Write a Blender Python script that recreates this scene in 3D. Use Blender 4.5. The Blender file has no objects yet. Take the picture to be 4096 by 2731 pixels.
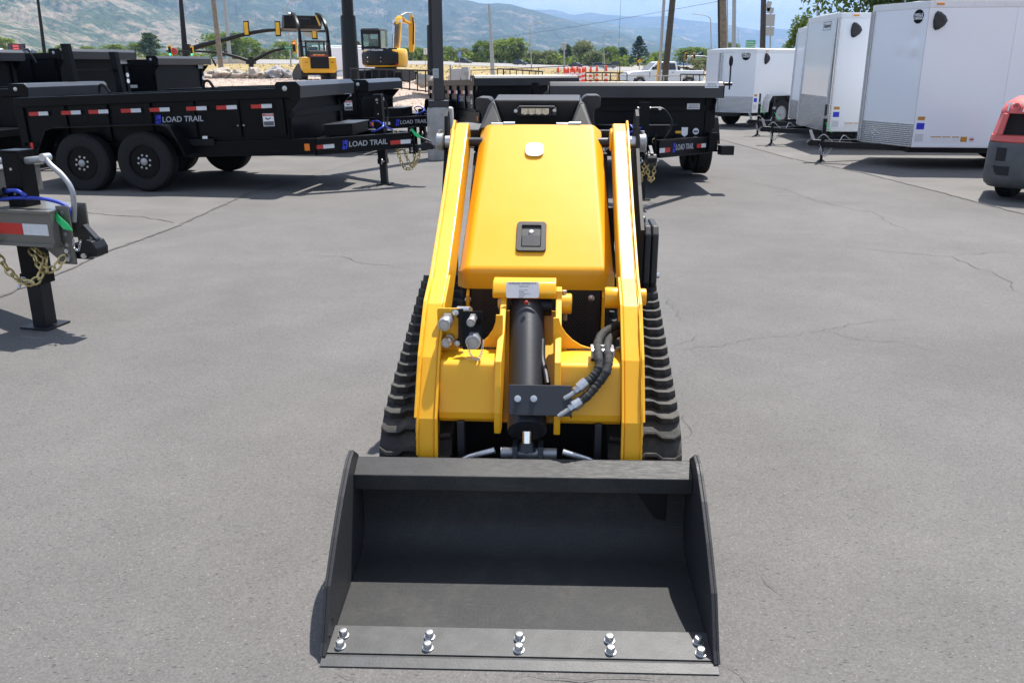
import bpy, bmesh, math, random
from mathutils import Vector, Matrix, noise
import numpy as np

SC = bpy.context.scene
COL = SC.collection
PI = math.pi
R = math.radians
RND = random.Random(7)

# ---------------------------------------------------------------- camera, sky, sun, exposure
CAM_H, FPX, CX, CY = 1.62, 3483.0, 2048.0, 1365.5      # eye height; focal length and centre in pixels of the 4096 px photo
PITCH = math.atan((CY - 261.0) / FPX)                  # the horizon lies on row 261
cam_data = bpy.data.cameras.new('camera')
cam_data.sensor_fit = 'HORIZONTAL'
cam_data.sensor_width = 36.0
cam_data.lens = 36.0 * FPX / 4096.0
cam_data.clip_start = 0.05
cam_data.clip_end = 60000.0
cam = bpy.data.objects.new('camera', cam_data)
COL.objects.link(cam)
cam.location = (0, 0, CAM_H)
cam.rotation_euler = (PI / 2 - PITCH, 0, 0)
SC.camera = cam

SUN_EL, SUN_AZ = R(66.0), R(30.0)                      # azimuth from +Y (away from the camera) towards +X
world = bpy.data.worlds.new('World')
SC.world = world
world.use_nodes = True
wn, wl = world.node_tree.nodes, world.node_tree.links
wn.clear()
w_out = wn.new('ShaderNodeOutputWorld')
w_bg = wn.new('ShaderNodeBackground')
w_bg.inputs['Strength'].default_value = 0.10
sky = wn.new('ShaderNodeTexSky')
sky.sky_type = 'NISHITA'
sky.sun_disc = False
sky.sun_elevation = SUN_EL
sky.sun_rotation = SUN_AZ
sky.altitude = 1300
sky.air_density = 1.0
sky.dust_density = 1.2
sky.ozone_density = 1.0
w_tc = wn.new('ShaderNodeTexCoord')
w_map = wn.new('ShaderNodeMapping')
w_map.inputs['Scale'].default_value = (1.0, 1.0, 3.2)
w_map.inputs['Location'].default_value = (4.2, 3.3, 0.2)
w_noise = wn.new('ShaderNodeTexNoise')
w_noise.inputs['Scale'].default_value = 5.5
w_noise.inputs['Detail'].default_value = 8
w_noise.inputs['Roughness'].default_value = 0.55
w_noise.inputs['Distortion'].default_value = 0.3
w_ramp = wn.new('ShaderNodeValToRGB')
w_ramp.color_ramp.elements[0].position = 0.45
w_ramp.color_ramp.elements[0].color = (0, 0, 0, 1)
w_ramp.color_ramp.elements[1].position = 0.60
w_ramp.color_ramp.elements[1].color = (0.85, 0.85, 0.85, 1)
w_mix = wn.new('ShaderNodeMixRGB')
w_mix.inputs['Color2'].default_value = (8.5, 8.8, 9.4, 1)
wl.new(w_tc.outputs['Generated'], w_map.inputs['Vector'])
wl.new(w_map.outputs['Vector'], w_noise.inputs['Vector'])
wl.new(w_noise.outputs['Fac'], w_ramp.inputs['Fac'])
wl.new(w_ramp.outputs['Color'], w_mix.inputs['Fac'])
wl.new(sky.outputs['Color'], w_mix.inputs['Color1'])
wl.new(w_mix.outputs['Color'], w_bg.inputs['Color'])
wl.new(w_bg.outputs['Background'], w_out.inputs['Surface'])

sun_data = bpy.data.lights.new('sun', 'SUN')
sun_data.energy = 5.0
sun_data.angle = R(0.53)
sun_data.color = (1.0, 0.955, 0.89)
sun = bpy.data.objects.new('sun', sun_data)
COL.objects.link(sun)
_sd = Vector((math.sin(SUN_AZ) * math.cos(SUN_EL), math.cos(SUN_AZ) * math.cos(SUN_EL), math.sin(SUN_EL)))
sun.rotation_euler = (-_sd).to_track_quat('-Z', 'Y').to_euler()
sun.location = (20, 30, 60)

SC.view_settings.view_transform = 'Standard'
SC.view_settings.look = 'None'
SC.view_settings.exposure = 0.90
SC.view_settings.gamma = 1.0
SC.view_settings.use_curve_mapping = False
SC.cycles.max_bounces = 6
SC.cycles.diffuse_bounces = 3
SC.cycles.glossy_bounces = 3
SC.cycles.transmission_bounces = 4
SC.cycles.transparent_max_bounces = 6
SC.cycles.volume_bounces = 0
SC.cycles.sample_clamp_indirect = 6.0
SC.cycles.caustics_reflective = False
SC.cycles.caustics_refractive = False

# ---------------------------------------------------------------- helpers: where a point of the photo stands in the yard
_cp, _sp = math.cos(PITCH), math.sin(PITCH)
def ray(px, py):
    x, y = (px - CX) / FPX, (py - CY) / FPX
    return Vector((x, _cp - y * _sp, -(_sp + y * _cp)))
def gz(px, py, z=0.0):                                  # on the level z
    d = ray(px, py)
    return Vector((0, 0, CAM_H)) + d * ((z - CAM_H) / d.z)
def gy(px, py, Y):                                      # at the distance Y
    d = ray(px, py)
    return Vector((0, 0, CAM_H)) + d * (Y / d.y)

# ---------------------------------------------------------------- helpers: objects
def link(o, parent=None):
    COL.objects.link(o)
    if parent is not None:
        o.parent = parent
    return o
def props(o, label=None, cat=None, group=None, kind=None):
    if label: o['label'] = label
    if cat: o['category'] = cat
    if group: o['group'] = group
    if kind: o['kind'] = kind
    return o
def thing(name, label, cat, loc=(0, 0, 0), rotz=0.0, group=None, rot=None):
    o = bpy.data.objects.new(name, None)
    o.empty_display_size = 0.2
    link(o)
    o.location = loc
    o.rotation_euler = rot if rot is not None else (0, 0, rotz)
    return props(o, label, cat, group)
def kids(o):
    return [c for c in bpy.data.objects if c.parent == o]
def dup(o, parent=None):
    c = o.copy()
    COL.objects.link(c)
    if parent is not None: c.parent = parent
    for ch in TREE.get(o.name, []):
        dup_child(ch, c)
    return c
TREE = {}
def dup_child(ch, par):
    c = ch.copy()
    COL.objects.link(c)
    c.parent = par
    TREE.setdefault(par.name, []).append(c)
    for g in TREE.get(ch.name, []):
        dup_child(g, c)

def bez(p, n=12):
    """smooth path through the points (Catmull-Rom)"""
    p = [Vector(q) for q in p]
    out = []
    for i in range(len(p) - 1):
        p0 = p[i - 1] if i else p[0] * 2 - p[1]
        p3 = p[i + 2] if i + 2 < len(p) else p[-1] * 2 - p[-2]
        for k in range(n):
            t = k / n
            out.append(0.5 * ((2 * p[i]) + (-p0 + p[i + 1]) * t + (2 * p0 - 5 * p[i] + 4 * p[i + 1] - p3) * t * t
                              + (-p0 + 3 * p[i] - 3 * p[i + 1] + p3) * t ** 3))
    out.append(p[-1])
    return out

class MB:
    """collects shapes; build() links them as ONE mesh object"""
    def __init__(s): s.v, s.f = [], []
    def add(s, vs, fs, M=None):
        b = len(s.v)
        for q in vs:
            q = Vector(q)
            s.v.append(tuple(M @ q) if M is not None else tuple(q))
        for f in fs: s.f.append(tuple(b + i for i in f))
        return s
    def box(s, x0, x1, y0, y1, z0, z1, M=None):
        return s.add([(x0, y0, z0), (x1, y0, z0), (x1, y1, z0), (x0, y1, z0), (x0, y0, z1), (x1, y0, z1), (x1, y1, z1), (x0, y1, z1)],
                     [(0, 3, 2, 1), (4, 5, 6, 7), (0, 1, 5, 4), (1, 2, 6, 5), (2, 3, 7, 6), (3, 0, 4, 7)], M)
    def cbox(s, c, sx, sy, sz, M=None):
        return s.box(c[0] - sx / 2, c[0] + sx / 2, c[1] - sy / 2, c[1] + sy / 2, c[2] - sz / 2, c[2] + sz / 2, M)
    def prism(s, pts, ax, a0, a1, M=None):
        n = len(pts)
        mk = {'x': lambda p, a: (a, p[0], p[1]), 'y': lambda p, a: (p[0], a, p[1]), 'z': lambda p, a: (p[0], p[1], a)}[ax]
        vs = [mk(p, a0) for p in pts] + [mk(p, a1) for p in pts]
        fs = [tuple(range(n)), tuple(range(2 * n - 1, n - 1, -1))] + [(i, (i + 1) % n, n + (i + 1) % n, n + i) for i in range(n)]
        return s.add(vs, fs, M)
    def hexa(s, low, high, M=None):
        """two matching polygons joined by side faces"""
        n = len(low)
        return s.add(list(low) + list(high), [tuple(range(n)), tuple(range(2 * n - 1, n - 1, -1))] +
                     [(i, (i + 1) % n, n + (i + 1) % n, n + i) for i in range(n)], M)
    def loft(s, rings, closed=True, caps=True, M=None):
        n = len(rings[0]); vs = [p for r in rings for p in r]; fs = []
        for k in range(len(rings) - 1):
            for i in range(n if closed else n - 1):
                j = (i + 1) % n
                fs.append((k * n + i, k * n + j, (k + 1) * n + j, (k + 1) * n + i))
        if caps and closed:
            fs.append(tuple(range(n))); fs.append(tuple(range((len(rings) - 1) * n, len(rings) * n)))
        return s.add(vs, fs, M)
    def tube(s, path, r, n=8, M=None, caps=True, closed=False):
        path = [Vector(p) for p in path]
        rr = r if isinstance(r, (list, tuple)) else [r] * len(path)
        rings = []; prev = None; m = len(path)
        for i, p in enumerate(path):
            if closed: t = path[(i + 1) % m] - path[i - 1]
            else: t = (path[min(i + 1, m - 1)] - path[max(i - 1, 0)])
            if t.length < 1e-9: t = Vector((0, 0, 1))
            t.normalize()
            if prev is None:
                u = t.cross(Vector((0, 0, 1)))
                if u.length < 1e-3: u = t.cross(Vector((1, 0, 0)))
            else:
                u = prev - t * prev.dot(t)
                if u.length < 1e-6: u = t.orthogonal()
            u.normalize(); prev = u; w = t.cross(u)
            rings.append([p + (u * math.cos(2 * PI * k / n) + w * math.sin(2 * PI * k / n)) * rr[i] for k in range(n)])
        if closed: rings.append(rings[0]); caps = False
        return s.loft(rings, True, caps, M)
    def cyl(s, p0, p1, r, n=14, r2=None, M=None):
        return s.tube([p0, p1], [r, r if r2 is None else r2], n, M)
    def lathe(s, prof, c=(0, 0, 0), ax=(0, 0, 1), n=18, M=None, caps=True):
        """prof: (radius, height along ax)"""
        ax = Vector(ax).normalized(); u = ax.orthogonal().normalized(); w = ax.cross(u); c = Vector(c)
        rings = [[c + ax * h + (u * math.cos(2 * PI * k / n) + w * math.sin(2 * PI * k / n)) * max(r, 1e-4) for k in range(n)] for r, h in prof]
        return s.loft(rings, True, caps, M)
    def bolt(s, p, d, r=0.012, h=0.01, M=None):
        p = Vector(p); d = Vector(d).normalized()
        s.cyl(p, p + d * h * 0.3, r * 1.5, 14, None, M)
        return s.tube([p + d * h * 0.3, p + d * h], [r, r * 0.94], 6, M)
    def ico(s, c, sx, sy, sz, sub=2, M=None, jit=0.0, seed=0):
        bm = bmesh.new(); bmesh.ops.create_icosphere(bm, subdivisions=sub, radius=1)
        bm.verts.ensure_lookup_table()
        vs = []
        for q in bm.verts:
            k = 1.0
            if jit: k += jit * noise.noise(q.co * 1.7 + Vector((seed * 3.1, seed, 0)))
            vs.append((c[0] + q.co.x * sx * k, c[1] + q.co.y * sy * k, c[2] + q.co.z * sz * k))
        fs = [tuple(q.index for q in f.verts) for f in bm.faces]; bm.free()
        return s.add(vs, fs, M)
    def build(s, name, mat, parent=None, bevel=0.0, smooth=False, seg=2, recalc=True, angle=34):
        me = bpy.data.meshes.new(name)
        me.from_pydata(s.v, [], s.f)
        if recalc or smooth:
            bm = bmesh.new(); bm.from_mesh(me)
            if recalc: bmesh.ops.recalc_face_normals(bm, faces=bm.faces)
            if smooth:
                for f in bm.faces: f.smooth = True
                for e in bm.edges:
                    if len(e.link_faces) == 2 and e.calc_face_angle(0) > R(angle): e.smooth = False
            bm.to_mesh(me); bm.free()
        me.materials.append(mat)
        o = bpy.data.objects.new(name, me)
        link(o, parent)
        if parent is not None: TREE.setdefault(parent.name, []).append(o)
        if bevel:
            m = o.modifiers.new('bevel', 'BEVEL'); m.width = bevel; m.segments = seg; m.limit_method = 'ANGLE'; m.angle_limit = R(30)
            m.harden_normals = False
        return o

def inst(src, name, parent, M):
    """another object on the same mesh"""
    o = bpy.data.objects.new(name, src.data)
    link(o, parent)
    if parent is not None: TREE.setdefault(parent.name, []).append(o)
    o.matrix_local = M
    for m in src.modifiers:
        k = o.modifiers.new(m.name, m.type)
        if m.type == 'BEVEL': k.width = m.width; k.segments = m.segments; k.limit_method = 'ANGLE'; k.angle_limit = m.angle_limit
    return o

def frame(o, xd, up):
    """matrix with origin o, local x along xd, local y along up (text plane), z out of the plane"""
    x = Vector(xd).normalized(); z = x.cross(Vector(up)).normalized(); y = z.cross(x)
    return Matrix(((x.x, y.x, z.x, o[0]), (x.y, y.y, z.y, o[1]), (x.z, y.z, z.z, o[2]), (0, 0, 0, 1)))
def text(s, size, mat, parent, M, name='lettering', ext=0.001, align='CENTER', sx=1.0, bold=0.0, shear=0.0, space=1.0):
    cu = bpy.data.curves.new(name, 'FONT')
    cu.body = s; cu.size = size; cu.extrude = ext; cu.align_x = align; cu.align_y = 'CENTER'
    cu.offset = bold; cu.shear = shear; cu.space_character = space; cu.resolution_u = 3
    cu.materials.append(mat)
    tmp = bpy.data.objects.new(name, cu)
    me = bpy.data.meshes.new_from_object(tmp)
    bpy.data.objects.remove(tmp)
    if not me.materials: me.materials.append(mat)
    o = bpy.data.objects.new(name, me)
    link(o, parent)
    if parent is not None: TREE.setdefault(parent.name, []).append(o)
    o.matrix_local = M @ Matrix.Diagonal((sx, 1, 1, 1))
    return o

# ---------------------------------------------------------------- materials
def new_mat(name):
    m = bpy.data.materials.new(name); m.use_nodes = True
    nt = m.node_tree
    return m, nt.nodes, nt.links, nt.nodes['Principled BSDF']
def setc(b, col, rough, metal=0.0, coat=0.0, spec=0.5, coat_rough=0.05):
    b.inputs['Base Color'].default_value = (*col, 1)
    b.inputs['Roughness'].default_value = rough
    b.inputs['Metallic'].default_value = metal
    b.inputs['Coat Weight'].default_value = coat
    b.inputs['Coat Roughness'].default_value = coat_rough
    b.inputs['Specular IOR Level'].default_value = spec
def mat(name, col, rough=0.5, metal=0.0, coat=0.0, spec=0.5, var=0.0, scale=4.0, bump=0.0, bscale=60.0, rvar=0.0, dirt=None, dscale=3.0, dth=(0.5, 0.7), coat_rough=0.05, damt=1.0):
    """painted / plastic / metal surface with small colour variation, relief and patches of dirt"""
    m, n, l, b = new_mat(name)
    setc(b, col, rough, metal, coat, spec, coat_rough)
    tc = n.new('ShaderNodeTexCoord')
    src = None
    if var or dirt or rvar:
        t = n.new('ShaderNodeTexNoise'); t.inputs['Scale'].default_value = scale; t.inputs['Detail'].default_value = 6
        l.new(tc.outputs['Object'], t.inputs['Vector'])
        mr = n.new('ShaderNodeMapRange'); mr.inputs['From Min'].default_value = 0.3; mr.inputs['From Max'].default_value = 0.7
        mr.inputs['To Min'].default_value = 1 - var; mr.inputs['To Max'].default_value = 1 + var
        l.new(t.outputs['Fac'], mr.inputs['Value'])
        mx = n.new('ShaderNodeMixRGB'); mx.blend_type = 'MULTIPLY'; mx.inputs['Fac'].default_value = 1
        mx.inputs['Color1'].default_value = (*col, 1)
        l.new(mr.outputs['Result'], mx.inputs['Color2'])
        src = mx.outputs['Color']
        if dirt:
            t2 = n.new('ShaderNodeTexNoise'); t2.inputs['Scale'].default_value = dscale; t2.inputs['Detail'].default_value = 9; t2.inputs['Roughness'].default_value = 0.65
            l.new(tc.outputs['Object'], t2.inputs['Vector'])
            m2 = n.new('ShaderNodeMapRange'); m2.inputs['From Min'].default_value = dth[0]; m2.inputs['From Max'].default_value = dth[1]; m2.inputs['To Max'].default_value = damt
            l.new(t2.outputs['Fac'], m2.inputs['Value'])
            mx2 = n.new('ShaderNodeMixRGB'); mx2.inputs['Color2'].default_value = (*dirt, 1)
            l.new(m2.outputs['Result'], mx2.inputs['Fac']); l.new(src, mx2.inputs['Color1'])
            src = mx2.outputs['Color']
        l.new(src, b.inputs['Base Color'])
        if rvar:
            m3 = n.new('ShaderNodeMapRange'); m3.inputs['From Min'].default_value = 0.3; m3.inputs['From Max'].default_value = 0.7
            m3.inputs['To Min'].default_value = max(0.02, rough - rvar); m3.inputs['To Max'].default_value = min(1, rough + rvar)
            l.new(t.outputs['Fac'], m3.inputs['Value']); l.new(m3.outputs['Result'], b.inputs['Roughness'])
    if bump:
        tb = n.new('ShaderNodeTexNoise'); tb.inputs['Scale'].default_value = bscale; tb.inputs['Detail'].default_value = 4
        l.new(tc.outputs['Object'], tb.inputs['Vector'])
        bp = n.new('ShaderNodeBump'); bp.inputs['Strength'].default_value = bump; bp.inputs['Distance'].default_value = 0.01
        l.new(tb.outputs['Fac'], bp.inputs['Height']); l.new(bp.outputs['Normal'], b.inputs['Normal'])
    return m
def emit(name, col, s):
    m, n, l, b = new_mat(name)
    setc(b, col, 0.4)
    b.inputs['Emission Color'].default_value = (*col, 1); b.inputs['Emission Strength'].default_value = s
    return m
def glass(name, col, rough=0.03):
    """dark tinted pane: glossy over a partly clear body"""
    m, n, l, b = new_mat(name)
    setc(b, col, rough, 0, 0, 0.6)
    b.inputs['Transmission Weight'].default_value = 0.75
    b.inputs['IOR'].default_value = 1.1
    return m

M = {}
M['yellow'] = mat('yellow_paint', (0.79, 0.392, 0.013), 0.38, coat=0.20, spec=0.34, var=0.03, scale=2.5, rvar=0.06, bump=0.02, bscale=25, coat_rough=0.12)
M['yellow_far'] = mat('yellow_machine_paint', (0.79, 0.43, 0.016), 0.4, coat=0.3, var=0.05, scale=2)
def worn_paint(name, col, dust, amt, rough):
    """dark shop paint on plate: long fine scratches, grain, a little dust"""
    m, n, l, b = new_mat(name)
    setc(b, col, rough, spec=0.22)
    tc = n.new('ShaderNodeTexCoord')
    def nz(sc, vec, d=5, r=0.6):
        mp = n.new('ShaderNodeMapping'); mp.inputs['Scale'].default_value = vec; l.new(tc.outputs['Object'], mp.inputs['Vector'])
        t = n.new('ShaderNodeTexNoise'); t.inputs['Scale'].default_value = sc; t.inputs['Detail'].default_value = d; t.inputs['Roughness'].default_value = r
        l.new(mp.outputs['Vector'], t.inputs['Vector']); return t.outputs['Fac']
    def rng(v, a, c, d, e):
        t = n.new('ShaderNodeMapRange'); t.inputs['From Min'].default_value = a; t.inputs['From Max'].default_value = c; t.inputs['To Min'].default_value = d; t.inputs['To Max'].default_value = e
        l.new(v, t.inputs['Value']); return t.outputs['Result']
    def mix(f, c1, c2):
        t = n.new('ShaderNodeMixRGB')
        if isinstance(f, float): t.inputs['Fac'].default_value = f
        else: l.new(f, t.inputs['Fac'])
        for k, c in (('Color1', c1), ('Color2', c2)):
            if isinstance(c, tuple): t.inputs[k].default_value = (*c, 1)
            else: l.new(c, t.inputs[k])
        return t.outputs['Color']
    scr = rng(nz(9, (1, 22, 22), 6, 0.7), 0.60, 0.74, 0.0, 0.30)
    scr2 = rng(nz(14, (16, 1.2, 1.2), 5, 0.7), 0.66, 0.74, 0.0, 0.35)
    gr = rng(nz(160, (1, 1, 1), 2), 0.35, 0.65, 0.0, 0.12)
    du = rng(nz(3.2, (1, 1, 1), 9, 0.72), 0.50, 0.80, 0.0, amt)
    c = mix(du, col, dust); c = mix(gr, c, dust); c = mix(scr, c, (0.16, 0.16, 0.16)); c = mix(scr2, c, (0.13, 0.13, 0.135))
    l.new(c, b.inputs['Base Color'])
    l.new(rng(nz(30, (1, 6, 6), 4), 0.3, 0.7, rough - 0.07, rough + 0.07), b.inputs['Roughness'])
    return m
M['bucket'] = worn_paint('bucket_paint', (0.026, 0.027, 0.030), (0.10, 0.096, 0.088), 0.22, 0.52)
M['bucket_in'] = worn_paint('bucket_inside_paint', (0.026, 0.027, 0.029), (0.12, 0.115, 0.10), 0.32, 0.54)
M['edge_steel'] = mat('bare_edge_steel', (0.055, 0.056, 0.057), 0.5, metal=0.15, var=0.2, scale=20, bump=0.05, bscale=150, dirt=(0.11, 0.07, 0.04), dscale=8, dth=(0.62, 0.75), damt=0.6)
M['dark_paint'] = mat('dark_grey_paint', (0.020, 0.022, 0.028), 0.40, spec=0.4, var=0.1, scale=6, bump=0.03, bscale=90)
M['black_steel'] = mat('black_steel', (0.008, 0.0085, 0.011), 0.42, spec=0.3, var=0.1, scale=6)
M['black_gloss'] = mat('black_gloss_paint', (0.004, 0.0044, 0.0055), 0.32, coat=0.0, spec=0.13, var=0.1, scale=1.5, bump=0.015, bscale=5, coat_rough=0.08)
M['black_matt'] = mat('black_matt_metal', (0.007, 0.007, 0.008), 0.55, spec=0.25, var=0.15, scale=5)
M['shroud'] = mat('dark_shroud_metal', (0.030, 0.033, 0.040), 0.33, coat=0.2, var=0.15, scale=2, bump=0.02, bscale=6, coat_rough=0.2)
M['void'] = mat('machine_interior', (0.008, 0.008, 0.009), 0.7)
M['plastic'] = mat('black_plastic', (0.030, 0.030, 0.031), 0.5, spec=0.4, bump=0.12, bscale=400, var=0.1, scale=10, dirt=(0.10, 0.098, 0.09), dscale=14, dth=(0.56, 0.85), damt=0.4)
M['rubber'] = mat('track_rubber', (0.026, 0.025, 0.024), 0.72, var=0.2, scale=12, bump=0.15, bscale=120, dirt=(0.11, 0.10, 0.085), dscale=11, dth=(0.46, 0.72), damt=0.65)
M['tyre'] = mat('tyre_rubber', (0.011, 0.011, 0.012), 0.75, spec=0.3, var=0.15, scale=8, bump=0.1, bscale=60)
M['chrome'] = mat('polished_rod', (0.75, 0.76, 0.78), 0.1, metal=1.0)
M['zinc'] = mat('zinc_plated_steel', (0.52, 0.53, 0.54), 0.32, metal=0.85, var=0.12, scale=30, dirt=(0.34, 0.24, 0.07), dscale=40, dth=(0.62, 0.72), damt=0.5)
M['alu'] = mat('bare_aluminium', (0.62, 0.63, 0.64), 0.35, metal=0.9, var=0.08, scale=10)
M['galv'] = mat('galvanised_steel', (0.36, 0.37, 0.38), 0.45, metal=0.6, var=0.12, scale=14)
M['gold_chain'] = mat('yellow_zinc_chain', (0.50, 0.40, 0.18), 0.36, metal=0.8, var=0.15, scale=30)
M['hose'] = mat('braided_hose_sleeve', (0.020, 0.020, 0.021), 0.75, bump=0.5, bscale=180, var=0.2, scale=30)
M['white'] = mat('white_print', (0.78, 0.79, 0.8), 0.4, var=0.03)
M['ink'] = mat('grey_ink', (0.10, 0.10, 0.11), 0.6)
M['red'] = mat('red_reflector', (0.50, 0.022, 0.015), 0.35, var=0.08, scale=60)
M['silver_refl'] = mat('silver_reflector', (0.62, 0.64, 0.66), 0.35, var=0.08, scale=60)
M['blue'] = mat('blue_print', (0.02, 0.035, 0.55), 0.4)
M['blue_hose'] = mat('blue_cable', (0.02, 0.05, 0.40), 0.4)
M['green_tag'] = mat('green_tag', (0.01, 0.52, 0.14), 0.45)
M['orange'] = mat('orange_lens', (0.80, 0.20, 0.01), 0.3)
M['grey_print'] = mat('silver_lettering', (0.40, 0.41, 0.43), 0.4)
M['grey_trailer'] = mat('grey_trailer_paint', (0.125, 0.117, 0.102), 0.35, coat=0.25, var=0.08, scale=3, bump=0.03, bscale=60)
M['white_skin'] = mat('white_trailer_skin', (0.84, 0.86, 0.89), 0.22, coat=0.35, var=0.015, scale=1.2, bump=0.05, bscale=2.2, coat_rough=0.05)
M['white_trim'] = mat('white_trim', (0.78, 0.79, 0.80), 0.35, var=0.03)
M['concrete'] = mat('concrete', (0.42, 0.40, 0.375), 0.85, var=0.18, scale=7, bump=0.4, bscale=30, dirt=(0.10, 0.095, 0.09), dscale=6, dth=(0.56, 0.72), damt=0.7)
M['barrier'] = mat('barrier_concrete', (0.52, 0.47, 0.40), 0.85, var=0.08, scale=0.6)
M['noise_wall'] = mat('grey_wall_concrete', (0.40, 0.385, 0.36), 0.85, var=0.08, scale=0.8)
M['bronze'] = mat('bronze_pole_paint', (0.040, 0.034, 0.036), 0.45, var=0.1, scale=3)
M['pole_black'] = mat('black_pole_paint', (0.006, 0.006, 0.007), 0.42, spec=0.3, var=0.1, scale=3)
M['wood'] = mat('weathered_wood', (0.20, 0.165, 0.13), 0.85, var=0.25, scale=5, bump=0.3, bscale=18)
M['wood_dark'] = mat('creosote_wood', (0.072, 0.06, 0.05), 0.85, var=0.25, scale=5, bump=0.3, bscale=18)
M['boulder'] = mat('pale_rock', (0.37, 0.325, 0.27), 0.85, var=0.22, scale=3, bump=0.5, bscale=10)
M['boulder_grey'] = mat('grey_rock', (0.27, 0.265, 0.27), 0.85, var=0.22, scale=3, bump=0.5, bscale=10)
M['signal_yellow'] = mat('signal_yellow', (0.72, 0.40, 0.015), 0.45)
M['sign_green'] = mat('sign_green', (0.005, 0.27, 0.14), 0.4)
M['sign_blue'] = mat('sign_blue', (0.03, 0.17, 0.55), 0.4)
M['sign_yellow'] = mat('sign_yellow', (0.85, 0.42, 0.01), 0.4)
M['sign_back'] = mat('sign_back', (0.40, 0.40, 0.39), 0.5, metal=0.3)
M['cone_orange'] = mat('cone_orange', (0.78, 0.075, 0.03), 0.5, var=0.06)
M['car_white'] = mat('white_car_paint', (0.80, 0.81, 0.82), 0.25, coat=0.6)
M['car_black'] = mat('black_car_paint', (0.012, 0.014, 0.02), 0.22, coat=0.7)
M['car_grey'] = mat('grey_car_paint', (0.16, 0.17, 0.19), 0.25, coat=0.7)
M['car_blue'] = mat('blue_car_paint', (0.05, 0.07, 0.13), 0.25, coat=0.7)
M['car_teal'] = mat('teal_car_paint', (0.22, 0.36, 0.36), 0.25, coat=0.7)
M['window'] = mat('tinted_window', (0.012, 0.016, 0.018), 0.06, spec=0.6)
M['window_teal'] = glass('cab_glass', (0.55, 0.72, 0.66))
M['taillight'] = mat('red_lens', (0.55, 0.012, 0.012), 0.2, coat=0.5)
M['amber'] = mat('amber_lens', (0.75, 0.26, 0.02), 0.25)
M['green_on'] = emit('lit_green_lens', (0.03, 0.9, 0.45), 1.6)
M['red_on'] = emit('lit_red_lens', (1.0, 0.16, 0.05), 1.6)
M['led_red'] = emit('lit_sign_letters', (0.9, 0.07, 0.06), 0.9)
M['billboard'] = mat('dark_led_panel', (0.06, 0.018, 0.024), 0.5)
M['box_grey'] = mat('utility_box_grey', (0.42, 0.44, 0.45), 0.45, var=0.06, scale=4)
M['lens_clear'] = mat('led_lens', (0.50, 0.49, 0.45), 0.15, metal=0.6, var=0.25, scale=90)
M['redcap'] = mat('red_plastic_cap', (0.35, 0.02, 0.02), 0.5)
M['orange_brown'] = mat('amber_sticker', (0.50, 0.24, 0.03), 0.5)
M['forklift_red'] = mat('faded_red_paint', (0.56, 0.10, 0.09), 0.55, var=0.12, scale=5, bump=0.1, bscale=60, dirt=(0.10, 0.045, 0.02), dscale=7, dth=(0.64, 0.70), damt=0.85)
M['forklift_grey'] = mat('chipped_grey_paint', (0.085, 0.09, 0.095), 0.6, var=0.2, scale=6, bump=0.25, bscale=40, dirt=(0.09, 0.045, 0.025), dscale=9, dth=(0.60, 0.68), damt=0.8)
M['rust'] = mat('rusted_metal', (0.13, 0.055, 0.025), 0.8, var=0.3, scale=12)
M['rail_black'] = mat('black_rail_paint', (0.010, 0.010, 0.011), 0.5)
M['mesh_galv'] = mat('chain_link_wire', (0.42, 0.42, 0.40), 0.5, metal=0.4)

def diamond_plate():
    m, n, l, b = new_mat('diamond_plate')
    setc(b, (0.55, 0.56, 0.57), 0.24, 0.95)
    tc = n.new('ShaderNodeTexCoord'); mp = n.new('ShaderNodeMapping')
    mp.inputs['Rotation'].default_value = (0, 0, 0); mp.inputs['Scale'].default_value = (1, 1, 1)
    l.new(tc.outputs['Object'], mp.inputs['Vector'])
    sep = n.new('ShaderNodeSeparateXYZ'); l.new(mp.outputs['Vector'], sep.inputs['Vector'])
    cr_ = n.new('ShaderNodeVectorMath'); cr_.operation = 'CROSS_PRODUCT'; cr_.inputs[1].default_value = (0, 0, 1); l.new(tc.outputs['Normal'], cr_.inputs[0])
    ad = n.new('ShaderNodeVectorMath'); ad.operation = 'DOT_PRODUCT'; l.new(cr_.outputs['Vector'], ad.inputs[0]); l.new(tc.outputs['Object'], ad.inputs[1])
    def wv(sg):
        a = n.new('ShaderNodeMath'); a.operation = 'MULTIPLY'; a.inputs[1].default_value = sg; l.new(sep.outputs['Z'], a.inputs[0])
        c = n.new('ShaderNodeMath'); c.operation = 'ADD'; l.new(ad.outputs['Value'], c.inputs[0]); l.new(a.outputs[0], c.inputs[1])
        d = n.new('ShaderNodeMath'); d.operation = 'MULTIPLY'; d.inputs[1].default_value = 2 * PI / 0.062; l.new(c.outputs[0], d.inputs[0])
        e = n.new('ShaderNodeMath'); e.operation = 'SINE'; l.new(d.outputs[0], e.inputs[0]); return e
    mul = n.new('ShaderNodeMath'); mul.operation = 'MULTIPLY'
    l.new(wv(1.0).outputs[0], mul.inputs[0]); l.new(wv(-1.0).outputs[0], mul.inputs[1])
    bp = n.new('ShaderNodeBump'); bp.inputs['Strength'].default_value = 0.5; bp.inputs['Distance'].default_value = 0.006
    l.new(mul.outputs[0], bp.inputs['Height']); l.new(bp.outputs['Normal'], b.inputs['Normal'])
    cr = n.new('ShaderNodeMapRange'); cr.inputs['From Min'].default_value = -1; cr.inputs['To Min'].default_value = 0.36; cr.inputs['To Max'].default_value = 0.60
    l.new(mul.outputs[0], cr.inputs['Value'])
    l.new(cr.outputs['Result'], b.inputs['Base Color'])
    return m
M['diamond'] = diamond_plate()

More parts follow.
